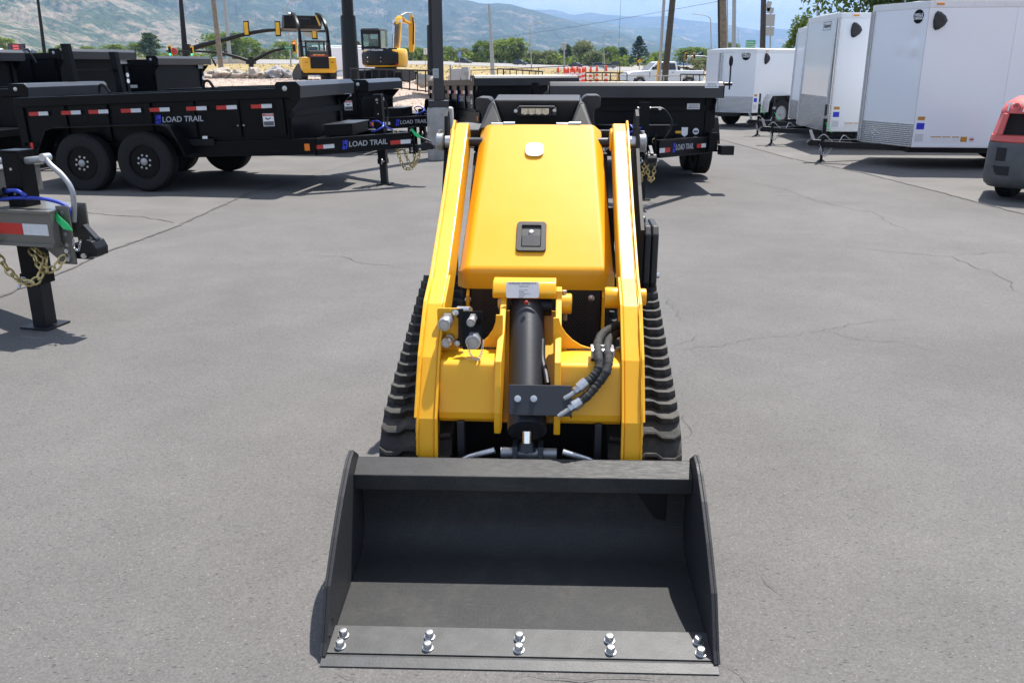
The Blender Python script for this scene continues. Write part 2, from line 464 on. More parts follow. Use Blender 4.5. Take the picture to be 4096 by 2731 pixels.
def grille_mat():
    """perforated sheet: round holes in staggered rows (each about a millimetre or two in the picture)"""
    m, n, l, b = new_mat('perforated_sheet')
    setc(b, (0.022, 0.023, 0.027), 0.4)
    tc = n.new('ShaderNodeTexCoord')
    sep = n.new('ShaderNodeSeparateXYZ'); l.new(tc.outputs['Object'], sep.inputs['Vector'])
    P = 0.0105
    def mth(op, a, bb):
        k = n.new('ShaderNodeMath'); k.operation = op
        for i, q in enumerate((a, bb)):
            if isinstance(q, (int, float)): k.inputs[i].default_value = q
            elif q is not None: l.new(q, k.inputs[i])
        return k.outputs[0]
    zr = mth('DIVIDE', sep.outputs['Z'], P * 0.866)
    row = mth('FLOOR', zr, None)
    half = mth('MULTIPLY', mth('MODULO', mth('ADD', row, 1000), 2), 0.5)
    xx = mth('ADD', mth('DIVIDE', sep.outputs['X'], P), half)
    fx = mth('SUBTRACT', mth('FRACT', mth('ADD', xx, 1000), None), 0.5)
    fz = mth('MULTIPLY', mth('SUBTRACT', mth('FRACT', mth('ADD', zr, 1000), None), 0.5), 0.866)
    d = mth('SQRT', mth('ADD', mth('MULTIPLY', fx, fx), mth('MULTIPLY', fz, fz)), None)
    hole = mth('LESS_THAN', d, 0.36)
    mx = n.new('ShaderNodeMixRGB'); mx.inputs['Color1'].default_value = (0.026, 0.027, 0.031, 1); mx.inputs['Color2'].default_value = (0.002, 0.002, 0.002, 1)
    l.new(hole, mx.inputs['Fac']); l.new(mx.outputs['Color'], b.inputs['Base Color'])
    rr = mth('ADD', mth('MULTIPLY', hole, 0.55), 0.4); l.new(rr, b.inputs['Roughness'])
    return m
M['grille'] = grille_mat()
# ================================================================ THE SETTING
def asphalt_mat():
    m, n, l, b = new_mat('asphalt')
    setc(b, (0.12, 0.12, 0.12), 0.86, spec=0.4)
    geo = n.new('ShaderNodeNewGeometry'); pos = geo.outputs['Position']
    def nz(scale, detail, rough=0.5, dist=0.0):
        t = n.new('ShaderNodeTexNoise'); t.inputs['Scale'].default_value = scale; t.inputs['Detail'].default_value = detail
        t.inputs['Roughness'].default_value = rough; t.inputs['Distortion'].default_value = dist
        l.new(pos, t.inputs['Vector']); return t.outputs['Fac']
    def rng(v, a, bb, c, d):
        t = n.new('ShaderNodeMapRange'); t.inputs['From Min'].default_value = a; t.inputs['From Max'].default_value = bb
        t.inputs['To Min'].default_value = c; t.inputs['To Max'].default_value = d; l.new(v, t.inputs['Value']); return t.outputs['Result']
    def mul(a, c):
        t = n.new('ShaderNodeMath'); t.operation = 'MULTIPLY'; l.new(a, t.inputs[0]); l.new(c, t.inputs[1]); return t.outputs[0]
    big = rng(nz(0.35, 5, 0.6, 0.4), 0.3, 0.7, 0.88, 1.10)          # worn and stained areas
    mid = mul(rng(nz(2.3, 6, 0.65), 0.3, 0.7, 0.93, 1.07), rng(nz(0.8, 7, 0.7, 0.6), 0.35, 0.65, 0.93, 1.06))
    fine = rng(nz(120, 4, 0.7), 0.3, 0.7, 0.86, 1.14)                 # grain
    def vor(sc):
        v = n.new('ShaderNodeTexVoronoi'); v.inputs['Scale'].default_value = sc; l.new(pos, v.inputs['Vector'])
        sp = n.new('ShaderNodeSeparateColor'); l.new(v.outputs['Color'], sp.inputs['Color']); return v.outputs['Distance'], sp
    d1, s1 = vor(150)
    stone = rng(s1.outputs['Red'], 0.0, 1.0, 0.84, 1.16)
    val = mul(mul(big, mid), mul(fine, stone))
    base = n.new('ShaderNodeMixRGB'); base.blend_type = 'MULTIPLY'; base.inputs['Fac'].default_value = 1
    base.inputs['Color1'].default_value = (0.110, 0.1055, 0.101, 1); l.new(val, base.inputs['Color2'])
    # scattered pale specks of aggregate
    d2, s2 = vor(95)
    k1 = rng(s2.outputs['Green'], 0.86, 0.92, 0.0, 0.8)
    mm = mul(k1, rng(d2, 0.10, 0.27, 1.0, 0.0))
    mx0 = n.new('ShaderNodeMixRGB'); mx0.inputs['Color2'].default_value = (0.29, 0.265, 0.245, 1)
    l.new(mm, mx0.inputs['Fac']); l.new(base.outputs['Color'], mx0.inputs['Color1'])
    # dark pits and hairline gaps, denser where the surface has ravelled
    mp = n.new('ShaderNodeMapping'); mp.inputs['Scale'].default_value = (0.55, 1.3, 1); mp.inputs['Rotation'].default_value = (0, 0, 0.15); l.new(pos, mp.inputs['Vector'])
    v3 = n.new('ShaderNodeTexVoronoi'); v3.inputs['Scale'].default_value = 48; l.new(mp.outputs['Vector'], v3.inputs['Vector'])
    s3 = n.new('ShaderNodeSeparateColor'); l.new(v3.outputs['Color'], s3.inputs['Color'])
    area = rng(nz(1.3, 5, 0.6, 0.5), 0.42, 0.66, 0.0, 0.55)
    th = n.new('ShaderNodeMath'); th.operation = 'ADD'; l.new(s3.outputs['Blue'], th.inputs[0]); l.new(area, th.inputs[1])
    pit = mul(rng(th.outputs[0], 0.86, 0.92, 0.0, 0.75), rng(v3.outputs['Distance'], 0.08, 0.24, 1.0, 0.0))
    mx = n.new('ShaderNodeMixRGB'); mx.inputs['Color2'].default_value = (0.030, 0.029, 0.029, 1)
    l.new(pit, mx.inputs['Fac']); l.new(mx0.outputs['Color'], mx.inputs['Color1'])
    # dusty, lighter far part of the yard (an older, paler pour)
    w = n.new('ShaderNodeMapRange'); w.inputs['From Min'].default_value = 0.5; w.inputs['From Max'].default_value = 0.66
    w.inputs['To Max'].default_value = 0.35
    l.new(nz(0.16, 4, 0.6, 0.8), w.inputs['Value'])
    mx2 = n.new('ShaderNodeMixRGB'); mx2.inputs['Color2'].default_value = (0.135, 0.127, 0.119, 1)
    l.new(w.outputs['Result'], mx2.inputs['Fac']); l.new(mx.outputs['Color'], mx2.inputs['Color1'])
    # a few dark oil spots
    ds = n.new('ShaderNodeMapRange'); ds.inputs['From Min'].default_value = 0.70; ds.inputs['From Max'].default_value = 0.76; ds.inputs['To Max'].default_value = 0.45
    l.new(nz(1.1, 3, 0.5), ds.inputs['Value'])
    mx3 = n.new('ShaderNodeMixRGB'); mx3.inputs['Color2'].default_value = (0.07, 0.068, 0.066, 1)
    l.new(ds.outputs['Result'], mx3.inputs['Fac']); l.new(mx2.outputs['Color'], mx3.inputs['Color1'])
    l.new(mx3.outputs['Color'], b.inputs['Base Color'])
    bp = n.new('ShaderNodeBump'); bp.inputs['Strength'].default_value = 0.25; bp.inputs['Distance'].default_value = 0.004
    hh = n.new('ShaderNodeMath'); hh.operation = 'ADD'; l.new(s1.outputs['Red'], hh.inputs[0]); l.new(fine, hh.inputs[1])
    l.new(hh.outputs[0], bp.inputs['Height']); l.new(bp.outputs['Normal'], b.inputs['Normal'])
    return m
M['asphalt'] = asphalt_mat()
M['asphalt_pale'] = mat('pale_asphalt', (0.17, 0.163, 0.157), 0.88, var=0.16, scale=1.4, bump=0.3, bscale=90, dirt=(0.14, 0.135, 0.13), dscale=0.8, dth=(0.5, 0.75), damt=0.5)
M['asphalt_old'] = mat('older_asphalt', (0.122, 0.115, 0.108), 0.88, var=0.14, scale=1.1, bump=0.25, bscale=120, dirt=(0.092, 0.088, 0.084), dscale=1.6, dth=(0.46, 0.70), damt=0.6)
M['crack'] = mat('crack_filler', (0.062, 0.06, 0.058), 0.9, var=0.4, scale=30)
M['seam'] = mat('pour_joint', (0.085, 0.08, 0.076), 0.9, var=0.35, scale=14)
M['earth'] = mat('dry_ground', (0.30, 0.25, 0.16), 0.95, var=0.2, scale=0.05)
M['road'] = mat('highway_concrete', (0.235, 0.22, 0.205), 0.85, var=0.08, scale=0.3)
M['gravel'] = mat('gravel_bed', (0.36, 0.28, 0.225), 0.95, var=0.25, scale=14, bump=0.9, bscale=18)
M['pebble'] = mat('gravel_stones', (0.44, 0.355, 0.295), 0.9, var=0.3, scale=9)

def dry_grass_mat():
    m, n, l, b = new_mat('dry_grass')
    setc(b, (0.4, 0.33, 0.16), 0.95, spec=0.1)
    geo = n.new('ShaderNodeNewGeometry')
    t = n.new('ShaderNodeTexNoise'); t.inputs['Scale'].default_value = 0.9; t.inputs['Detail'].default_value = 10; t.inputs['Roughness'].default_value = 0.7
    mp = n.new('ShaderNodeMapping'); mp.inputs['Scale'].default_value = (0.5, 0.12, 1); l.new(geo.outputs['Position'], mp.inputs['Vector']); l.new(mp.outputs['Vector'], t.inputs['Vector'])
    r = n.new('ShaderNodeValToRGB'); e = r.color_ramp.elements
    e[0].position = 0.33; e[0].color = (0.15, 0.125, 0.055, 1); e[1].position = 0.68; e[1].color = (0.40, 0.31, 0.175, 1)
    k = e.new(0.5); k.color = (0.28, 0.215, 0.10, 1)
    l.new(t.outputs['Fac'], r.inputs['Fac']); l.new(r.outputs['Color'], b.inputs['Base Color'])
    return m
M['dry_grass'] = dry_grass_mat()
M['straw'] = mat('straw_blades', (0.33, 0.26, 0.12), 0.9, var=0.3, scale=0.7)

def sheet(name, pts, mt, z, kind='structure'):
    mb = MB(); mb.add([(p[0], p[1], z) for p in pts], [tuple(range(len(pts)))])
    return props(mb.build(name, mt), kind=kind)

# the wide plain that runs to the mountains, and the yard laid on it
mb = MB(); ring = [(24000 * math.cos(a), 24000 * math.sin(a), -0.12) for a in [2 * PI * k / 48 for k in range(48)]]
mb.add(ring, [tuple(range(48))]); props(mb.build('ground', M['earth']), kind='structure')
sheet('asphalt_yard', [(-45, -12), (45, -12), (45, 36), (-45, 36)], M['asphalt'], 0.0)
sheet('side_road', [(-60, 58), (140, 66), (140, 84), (-60, 74)], M['asphalt_pale'], -0.06)

def ribbon(name, pts, w, mt, z=0.006, jit=0.0, seed=0, sub=10, kind='structure'):
    """thin strip lying on the yard along the points"""
    rr = random.Random(seed); path = []
    for a, c in zip(pts[:-1], pts[1:]):
        a, c = Vector((a[0], a[1], 0)), Vector((c[0], c[1], 0))
        k = max(2, int((c - a).length * sub))
        for i in range(k): path.append(a.lerp(c, i / k))
    path.append(Vector((pts[-1][0], pts[-1][1], 0)))
    vs, fs = [], []
    for i, p in enumerate(path):
        t = (path[min(i + 1, len(path) - 1)] - path[max(i - 1, 0)]).normalized(); nrm = Vector((-t.y, t.x, 0))
        q = p + nrm * jit * (rr.random() - 0.5) * 2
        ww = w * (0.55 + 0.9 * rr.random()) * min(1, 0.25 + min(i, len(path) - 1 - i) * 0.25)
        vs += [(q.x + nrm.x * ww, q.y + nrm.y * ww, z), (q.x - nrm.x * ww, q.y - nrm.y * ww, z)]
        if i: fs.append((2 * i - 2, 2 * i, 2 * i + 1, 2 * i - 1))
    mb = MB(); mb.add(vs, fs)
    return props(mb.build(name, mt, recalc=True), kind=kind)

def G(*pts): return [gz(*p)[:2] for p in pts]
# joints between the pours
_sl = G((-900, 1690), (-260, 1300), (0, 1188), (287, 1074), (425, 1010), (700, 909), (1000, 772), (1260, 700), (1700, 560), (2000, 470))
sheet('asphalt_pour', list(_sl) + [(-45, 32), (-45, _sl[0][1])], M['asphalt_old'], 0.002)
_sr = G((2500, 430), (2800, 540), (2908, 566), (3175, 637), (3442, 690), (3768, 772), (4300, 912))
sheet('asphalt_pour', list(_sr) + [(40, _sr[-1][1]), (40, 35), (8, 35)], M['asphalt_old'], 0.002)
ribbon('pour_seam', G((-260, 1300), (0, 1188), (287, 1074), (425, 1010), (700, 909), (1000, 772), (1260, 700)), 0.016, M['seam'], jit=0.014, seed=1)
ribbon('pour_seam', G((2800, 540), (2908, 566), (3175, 637), (3442, 690), (3768, 772), (4300, 912)), 0.014, M['seam'], jit=0.016, seed=2)
ribbon('pour_seam', G((300, 840), (420, 862), (560, 868), (700, 893)), 0.010, M['seam'], jit=0.03, seed=3)
# open cracks
CR = [((2685, 1403), (2760, 1395), (2890, 1382), (3060, 1345), (3170, 1343), (3300, 1318), (3480, 1288), (3650, 1278)),
      ((2725, 1290), (2700, 1240), (2668, 1200), (2660, 1180)), ((2735, 1650), (2750, 1690), (2755, 1730), (2720, 1760)),
      ((2700, 1390), (2760, 1360), (2790, 1330)), ((3380, 985), (3600, 1010), (3800, 1030), (3990, 1100), (4096, 1180)),
      ((3800, 1030), (3940, 1010), (4096, 1008)), ((2950, 770), (3200, 790), (3480, 850), (3640, 930)),
      ((2980, 2290), (3080, 2330), (3180, 2420)), ((1300, 2690), (1400, 2700), (1430, 2731)), ((2840, 2655), (2960, 2700), (3010, 2760)),
      ((1150, 1010), (1350, 1030), (1500, 1060), (1640, 1075)),
      ((2050, 2690), (2400, 2720), (2700, 2700)),
      ((3300, 1318), (3420, 1360), (3600, 1370), (3800, 1420)), ((2780, 700), (2960, 720), (3150, 760), (3300, 815))]
for i, c in enumerate(CR):
    far = c[0][1] < 1100
    ribbon('asphalt_crack', G(*c), 0.0026 if far else 0.0015, M['crack'], jit=0.022 if not far else 0.04, seed=20 + i, sub=22 if not far else 9)

# terrain behind the yard: dry grass rising to the highway embankment
def lerp_tab(tab, x):
    if x <= tab[0][0]: return tab[0][1]
    for (a, b_), (c, d) in zip(tab[:-1], tab[1:]):
        if x <= c: return b_ + (d - b_) * (x - a) / (c - a)
    return tab[-1][1]
HWY_NEAR = [(-900, 262), (0, 262), (660, 258), (1000, 256), (1750, 259), (2200, 274), (2480, 286), (2900, 290), (4600, 300)]
HWY_FAR = [(-900, 240), (0, 240), (660, 238), (1000, 238), (1750, 245), (2200, 261), (2480, 268), (2900, 272), (4600, 284)]
HY0, HY1 = 255.0, 300.0
cols = [(-900 + 110 * i) for i in range(51)]
vs, fs = [], []
rows = [(60.0, 0.0), (75, 0.10), (100, 0.30), (140, 0.52), (180, 0.74), (220, 0.92), (HY0, 1.0)]
for j, (Y, k) in enumerate(rows):
    for px in cols:
        top = gy(px, lerp_tab(HWY_NEAR, px), HY0)
        p = gy(px, 261, Y)
        lo = 0.55 if px < 1700 else max(-0.10, 0.55 - (px - 1700) / 500)
        z = lo + (top.z - lo) * k
        vs.append((p.x, Y, z + 0.12 * noise.noise(Vector((p.x * 0.12, Y * 0.12, 0)))))
nc = len(cols)
for j in range(len(rows) - 1):
    for i in range(nc - 1): fs.append((j * nc + i, j * nc + i + 1, (j + 1) * nc + i + 1, (j + 1) * nc + i))
# skirt towards the yard
b0 = len(vs)
for px in cols:
    p = gy(px, 261, 57.0); vs.append((p.x, 57.0, -0.3))
for i in range(nc - 1): fs.append((b0 + i, b0 + i + 1, i + 1, i))
mb = MB(); mb.add(vs, fs); field = props(mb.build('dry_grass_field', M['dry_grass'], smooth=True, recalc=False), kind='structure')
def field_z(px, Y):
    k = lerp_tab([(r[0], r[1]) for r in rows], Y)
    top = gy(px, lerp_tab(HWY_NEAR, px), HY0).z
    lo = 0.55 if px < 1700 else max(-0.10, 0.55 - (px - 1700) / 500)
    return lo + (top - lo) * k
# tufts of straw on it
mb = MB(); rr = random.Random(3); vs, fs = [], []
for k in range(1100):
    px = rr.uniform(560, 2900); Y = 60 + 150 * rr.random() ** 1.3; p = gy(px, 261, Y); z = field_z(px, Y)
    h = rr.uniform(0.04, 0.13) * (1 + Y / 150); w = rr.uniform(0.05, 0.16) * (1 + Y / 150); a = rr.uniform(0, PI); n0 = len(vs)
    dx, dy = math.cos(a) * w, math.sin(a) * w
    vs += [(p.x - dx, Y - dy, z - 0.1), (p.x + dx, Y + dy, z - 0.1), (p.x + rr.uniform(-.15, .15), Y, z + h)]; fs.append((n0, n0 + 1, n0 + 2))
mb.add(vs, fs); props(mb.build('straw_tufts', M['straw'], recalc=False), kind='stuff')

# the highway on its bank
vs, fs = [], []
for i, px in enumerate(cols):
    a = gy(px, lerp_tab(HWY_NEAR, px), HY0); c = gy(px, lerp_tab(HWY_FAR, px), HY1)
    vs += [(a.x, a.y, a.z + 0.03), (c.x, c.y, c.z)]
    if i: fs.append((2 * i - 2, 2 * i, 2 * i + 1, 2 * i - 1))
mb = MB(); mb.add(vs, fs); props(mb.build('highway', M['road'], recalc=True), kind='structure')
vs, fs = [], []
for i, px in enumerate(cols):                                        # land beyond the highway
    c = gy(px, lerp_tab(HWY_FAR, px), HY1); d = gy(px, 261, 700)
    vs += [(c.x, c.y, c.z - 0.02), (d.x, d.y, -0.1)]
    if i: fs.append((2 * i - 2, 2 * i, 2 * i + 1, 2 * i - 1))
mb = MB(); mb.add(vs, fs); props(mb.build('far_verge', M['dry_grass'], recalc=True), kind='structure')
def hwy_z(px, Y):
    a = gy(px, lerp_tab(HWY_NEAR, px), HY0).z; c = gy(px, lerp_tab(HWY_FAR, px), HY1).z
    return a + (c - a) * (Y - HY0) / (HY1 - HY0) + 0.03

# gravel display bank
def berm_z(x, y):
    f = min(1, max(0, (y - 33.5) / 6.5)); f = f * f * (3 - 2 * f)
    e = min(1, max(0, (-1.9 - x) / 3.2)); e = e * e * (3 - 2 * e)
    bk = min(1, max(0, (57.5 - y) / 2.0))
    return -0.02 + 0.96 * f * e * (0.6 + 0.4 * bk) + 0.03 * noise.noise(Vector((x * .5, y * .5, 3)))
vs, fs = [], []; nx, ny = 60, 40
for j in range(ny):
    for i in range(nx):
        x = -32 + 31.5 * i / (nx - 1); y = 32.5 + 26.0 * j / (ny - 1); vs.append((x, y, berm_z(x, y)))
for j in range(ny - 1):
    for i in range(nx - 1): fs.append((j * nx + i, j * nx + i + 1, (j + 1) * nx + i + 1, (j + 1) * nx + i))
mb = MB(); mb.add(vs, fs); props(mb.build('gravel_bank', M['gravel'], smooth=True, recalc=False), kind='structure')
rr = random.Random(5); vs, fs = [], []
for k in range(9000):
    x = rr.uniform(-22, -1.6); y = 33.5 + 16 * rr.random() ** 1.5; z = berm_z(x, y); s = rr.uniform(0.018, 0.055); n0 = len(vs)
    for q in ((1, 0, 0), (0, 1, 0), (-1, 0, 0), (0, -1, 0), (0, 0, .8)):
        vs.append((x + s * (q[0] + rr.uniform(-.3, .3)), y + s * (q[1] + rr.uniform(-.3, .3)), z + s * q[2]))
    fs += [(n0, n0 + 1, n0 + 4), (n0 + 1, n0 + 2, n0 + 4), (n0 + 2, n0 + 3, n0 + 4), (n0 + 3, n0, n0 + 4)]
mb = MB(); mb.add(vs, fs); props(mb.build('gravel', M['pebble'], recalc=False), kind='stuff')

# ---------------------------------------------------------------- mountains
def mountain_mat(name, tan, green, thr, sc):
    m, n, l, b = new_mat(name)
    setc(b, tan, 0.95, spec=0.05)
    geo = n.new('ShaderNodeNewGeometry')
    def nz(s, d, r=0.6):
        t = n.new('ShaderNodeTexNoise'); t.inputs['Scale'].default_value = s; t.inputs['Detail'].default_value = d; t.inputs['Roughness'].default_value = r
        l.new(geo.outputs['Position'], t.inputs['Vector']); return t.outputs['Fac']
    a = n.new('ShaderNodeMath'); a.operation = 'ADD'
    x1 = n.new('ShaderNodeMath'); x1.operation = 'MULTIPLY'; x1.inputs[1].default_value = 0.55; l.new(nz(sc * .6, 8, 0.66), x1.inputs[0])
    x2 = n.new('ShaderNodeMath'); x2.operation = 'MULTIPLY'; x2.inputs[1].default_value = 0.45; l.new(nz(sc * 3.5, 6, 0.75), x2.inputs[0])
    l.new(x1.outputs[0], a.inputs[0]); l.new(x2.outputs[0], a.inputs[1])
    r = n.new('ShaderNodeMapRange'); r.inputs['From Min'].default_value = thr - 0.035; r.inputs['From Max'].default_value = thr + 0.035
    l.new(a.outputs[0], r.inputs['Value'])
    mx = n.new('ShaderNodeMixRGB'); mx.inputs['Color1'].default_value = (*green, 1); mx.inputs['Color2'].default_value = (*tan, 1)
    l.new(r.outputs['Result'], mx.inputs['Fac'])
    sp = n.new('ShaderNodeMapRange'); sp.inputs['From Min'].default_value = 0.3; sp.inputs['From Max'].default_value = 0.7; sp.inputs['To Min'].default_value = 0.55; sp.inputs['To Max'].default_value = 1.5
    l.new(nz(sc * 5, 5, .75), sp.inputs['Value'])
    m2 = n.new('ShaderNodeMixRGB'); m2.blend_type = 'MULTIPLY'; m2.inputs['Fac'].default_value = 1
    l.new(mx.outputs['Color'], m2.inputs['Color1']); l.new(sp.outputs['Result'], m2.inputs['Color2']); l.new(m2.outputs['Color'], b.inputs['Base Color'])
    return m
def mountain(name, crest, D, depth, mt, gully=0.16, seed=0, nx=300, ny=60, base=250.0):
    """range of hills: crest line at the distance D, flank running down towards the camera over depth metres"""
    x0, x1 = crest[0][0], crest[-1][0]; vs, fs = [], []
    off = Vector((seed * 13.7, seed * 5.1, seed * 2.3))
    for j in range(-6, ny):
        t = j / (ny - 1)
        for i in range(nx):
            px = x0 + (x1 - x0) * i / (nx - 1)
            zc = gy(px, lerp_tab(crest, px), D).z
            if j < 0: Y = D + depth * 0.12 * (-j); z = zc * (1 + 0.16 * j)
            else: Y = D - depth * t; z = zc * (1 - t) ** 1.12
            X = (px - CX) / FPX * D * (1.0 if j < 0 else (1 - 0.25 * t * depth / D))
            q = Vector((X, Y, 0)) / (depth * 0.42) + off
            r1 = 1 - abs(noise.noise(q * 1.3)) * 2.0
            r2 = 1 - abs(noise.noise(q * 3.4 + Vector((5, 1, 0)))) * 2.0
            fb = noise.fractal(q * 8, 0.75, 2.1, 6)
            amp = zc * gully * min(1, t * 3.2 + 0.10) * (1 - 0.55 * t) if j >= 0 else zc * gully * 0.1
            z += amp * (0.75 * r1 + 0.55 * r2 + 0.62 * fb - 0.40)
            vs.append((X, Y, max(z, -3 if j < ny - 1 else -6)))
    for j in range(ny + 5):
        for i in range(nx - 1): fs.append((j * nx + i, j * nx + i + 1, (j + 1) * nx + i + 1, (j + 1) * nx + i))
    mb = MB(); mb.add(vs, fs)
    return props(mb.build(name, mt, smooth=False, recalc=False), kind='structure')
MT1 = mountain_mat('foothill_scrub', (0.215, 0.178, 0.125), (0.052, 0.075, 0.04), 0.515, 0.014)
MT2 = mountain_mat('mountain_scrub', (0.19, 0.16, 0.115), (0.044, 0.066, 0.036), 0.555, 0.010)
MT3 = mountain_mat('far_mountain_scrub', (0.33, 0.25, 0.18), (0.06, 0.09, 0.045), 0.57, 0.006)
mountain('hill_slope', [(-900, -130), (-300, -60), (0, 14), (120, 60), (250, 108), (330, 130), (430, 190), (520, 230), (640, 250)], 2100, 1100, MT1, 0.14, 1)
mountain('mountain_flank', [(-900, -260), (100, -190), (420, -90), (640, -6), (740, 34), (860, 92), (950, 118), (1040, 170), (1130, 205), (1250, 240)], 3100, 1500, MT1, 0.17, 2)
mountain('mountain_ridge', [(200, -260), (700, -190), (1050, -40), (1180, 10), (1290, 45), (1420, 62), (1560, 110), (1700, 160), (1830, 215), (1960, 245)], 4300, 1900, MT2, 0.16, 3)
mountain('main_ridge', [(600, -170), (1200, -140), (1640, -60), (1780, -22), (1877, 0), (1931, 15), (1958, 17), (1999, 15), (2043, 20), (2108, 37), (2176, 58), (2264, 84), (2360, 112), (2450, 128), (2560, 165), (2700, 205), (2840, 240)], 5800, 2300, MT2, 0.13, 4)
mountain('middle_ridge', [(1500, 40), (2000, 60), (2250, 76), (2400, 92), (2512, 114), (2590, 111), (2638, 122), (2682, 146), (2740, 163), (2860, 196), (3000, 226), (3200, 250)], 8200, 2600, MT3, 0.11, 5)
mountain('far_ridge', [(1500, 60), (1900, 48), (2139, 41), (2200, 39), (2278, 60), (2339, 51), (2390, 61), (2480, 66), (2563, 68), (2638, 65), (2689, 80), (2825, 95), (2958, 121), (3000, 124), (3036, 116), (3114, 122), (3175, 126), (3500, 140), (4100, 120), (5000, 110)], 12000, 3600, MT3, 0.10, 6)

# the summer haze over the valley
mb = MB(); mb.box(-21000, 21000, -3000, 17500, -1.2, 930)
haze_m = bpy.data.materials.new('valley_haze'); haze_m.use_nodes = True
hn, hl = haze_m.node_tree.nodes, haze_m.node_tree.links; hn.clear()
ho = hn.new('ShaderNodeOutputMaterial'); hv = hn.new('ShaderNodeVolumePrincipled')
hv.inputs['Color'].default_value = (0.37, 0.58, 0.97, 1); hv.inputs['Density'].default_value = 1.15e-4; hv.inputs['Anisotropy'].default_value = 0.1
hl.new(hv.outputs['Volume'], ho.inputs['Volume'])
props(mb.build('haze', haze_m), kind='stuff')

# ---------------------------------------------------------------- trees
def leaf_mat(name, c1, c2):
    m, n, l, b = new_mat(name)
    setc(b, c1, 0.6, spec=0.25)
    oi = n.new('ShaderNodeObjectInfo'); geo = n.new('ShaderNodeNewGeometry')
    t = n.new('ShaderNodeTexNoise'); t.inputs['Scale'].default_value = 0.55; t.inputs['Detail'].default_value = 5; l.new(geo.outputs['Position'], t.inputs['Vector'])
    ad = n.new('ShaderNodeMath'); ad.operation = 'MULTIPLY_ADD'; ad.inputs[1].default_value = 0.45; l.new(oi.outputs['Random'], ad.inputs[0])
    mr = n.new('ShaderNodeMapRange'); mr.inputs['From Min'].default_value = 0.32; mr.inputs['From Max'].default_value = 0.68; mr.inputs['To Max'].default_value = 0.6
    l.new(t.outputs['Fac'], mr.inputs['Value']); l.new(mr.outputs['Result'], ad.inputs[2])
    mx = n.new('ShaderNodeMixRGB'); mx.inputs['Color1'].default_value = (*c1, 1); mx.inputs['Color2'].default_value = (*c2, 1)
    l.new(ad.outputs[0], mx.inputs['Fac']); l.new(mx.outputs['Color'], b.inputs['Base Color'])
    tr = n.new('ShaderNodeBsdfTranslucent'); l.new(mx.outputs['Color'], tr.inputs['Color'])
    ms = n.new('ShaderNodeMixShader'); ms.inputs['Fac'].default_value = 0.45
    out = n['Material Output']
    l.new(b.outputs['BSDF'], ms.inputs[1]); l.new(tr.outputs['BSDF'], ms.inputs[2]); l.new(ms.outputs['Shader'], out.inputs['Surface'])
    return m
M['leaf'] = leaf_mat('green_leaves', (0.085, 0.15, 0.02), (0.22, 0.29, 0.045))
M['leaf_dark'] = leaf_mat('dark_green_leaves', (0.035, 0.075, 0.018), (0.10, 0.15, 0.035))
M['leaf_sage'] = leaf_mat('grey_green_leaves', (0.13, 0.165, 0.06), (0.24, 0.26, 0.11))
M['needles'] = leaf_mat('blue_green_needles', (0.022, 0.05, 0.03), (0.055, 0.095, 0.05))
M['bark'] = mat('bark', (0.11, 0.085, 0.065), 0.95, var=0.3, scale=6)
def leaf_mesh(clumps, per, size, seed, flat=0.0):
    """clumps: (centre, radius); many small four-sided leaves spread through each"""
    rg = np.random.default_rng(seed); V, F_ = [], []
    for c, r in clumps:
        d = rg.normal(size=(per, 3)); d /= np.linalg.norm(d, axis=1)[:, None]
        p = np.array(c) + d * (r * rg.random((per, 1)) ** 0.45) * np.array([1, 1, 0.8])
        a = rg.normal(size=(per, 3)); a[:, 2] *= (1 - flat); a /= np.linalg.norm(a, axis=1)[:, None]
        b_ = np.cross(a, rg.normal(size=(per, 3))); b_ /= np.linalg.norm(b_, axis=1)[:, None]
        s = size * (0.6 + 0.8 * rg.random((per, 1)))
        q = np.stack([p - a * s, p - b_ * s * 0.55, p + a * s, p + b_ * s * 0.55], 1).reshape(-1, 3)
        n0 = len(V) * 4 * per; V.append(q)
    q = np.concatenate(V); n = len(q) // 4
    return q.tolist(), [(4 * i, 4 * i + 1, 4 * i + 2, 4 * i + 3) for i in range(n)]
def crown_clumps(h, w, z0, n, seed, shape='round'):
    rr = random.Random(seed); out = []
    for k in range(n):
        u = rr.random(); z = z0 + (h - z0) * (u ** 0.8)
        t = (z - z0) / (h - z0)
        if shape == 'round': rad = w / 2 * math.sqrt(max(0.05, 1 - (2 * t - 0.85) ** 2 / 1.6))
        elif shape == 'cone': rad = w / 2 * (1 - t) ** 0.85 + 0.05
        elif shape == 'tall': rad = w / 2 * (0.55 + 0.45 * math.sin(PI * min(1, t * 1.1))) * (1 - 0.5 * t)
        else: rad = w / 2 * math.sqrt(max(0.04, 1 - t * t))
        a = rr.uniform(0, 2 * PI); lob = 1 + 0.28 * math.sin(3 * a + seed) + 0.15 * math.sin(5 * a + 2 * seed + 4 * t)
        r = rad * lob * math.sqrt(rr.uniform(0.25, 1))
        cr = (0.16 if shape != 'cone' else 0.10) * w * rr.uniform(0.55, 1.15)
        out.append(((r * math.cos(a), r * math.sin(a), z - (cr * 0.5 if t > 0.8 else 0)), cr))
    return out
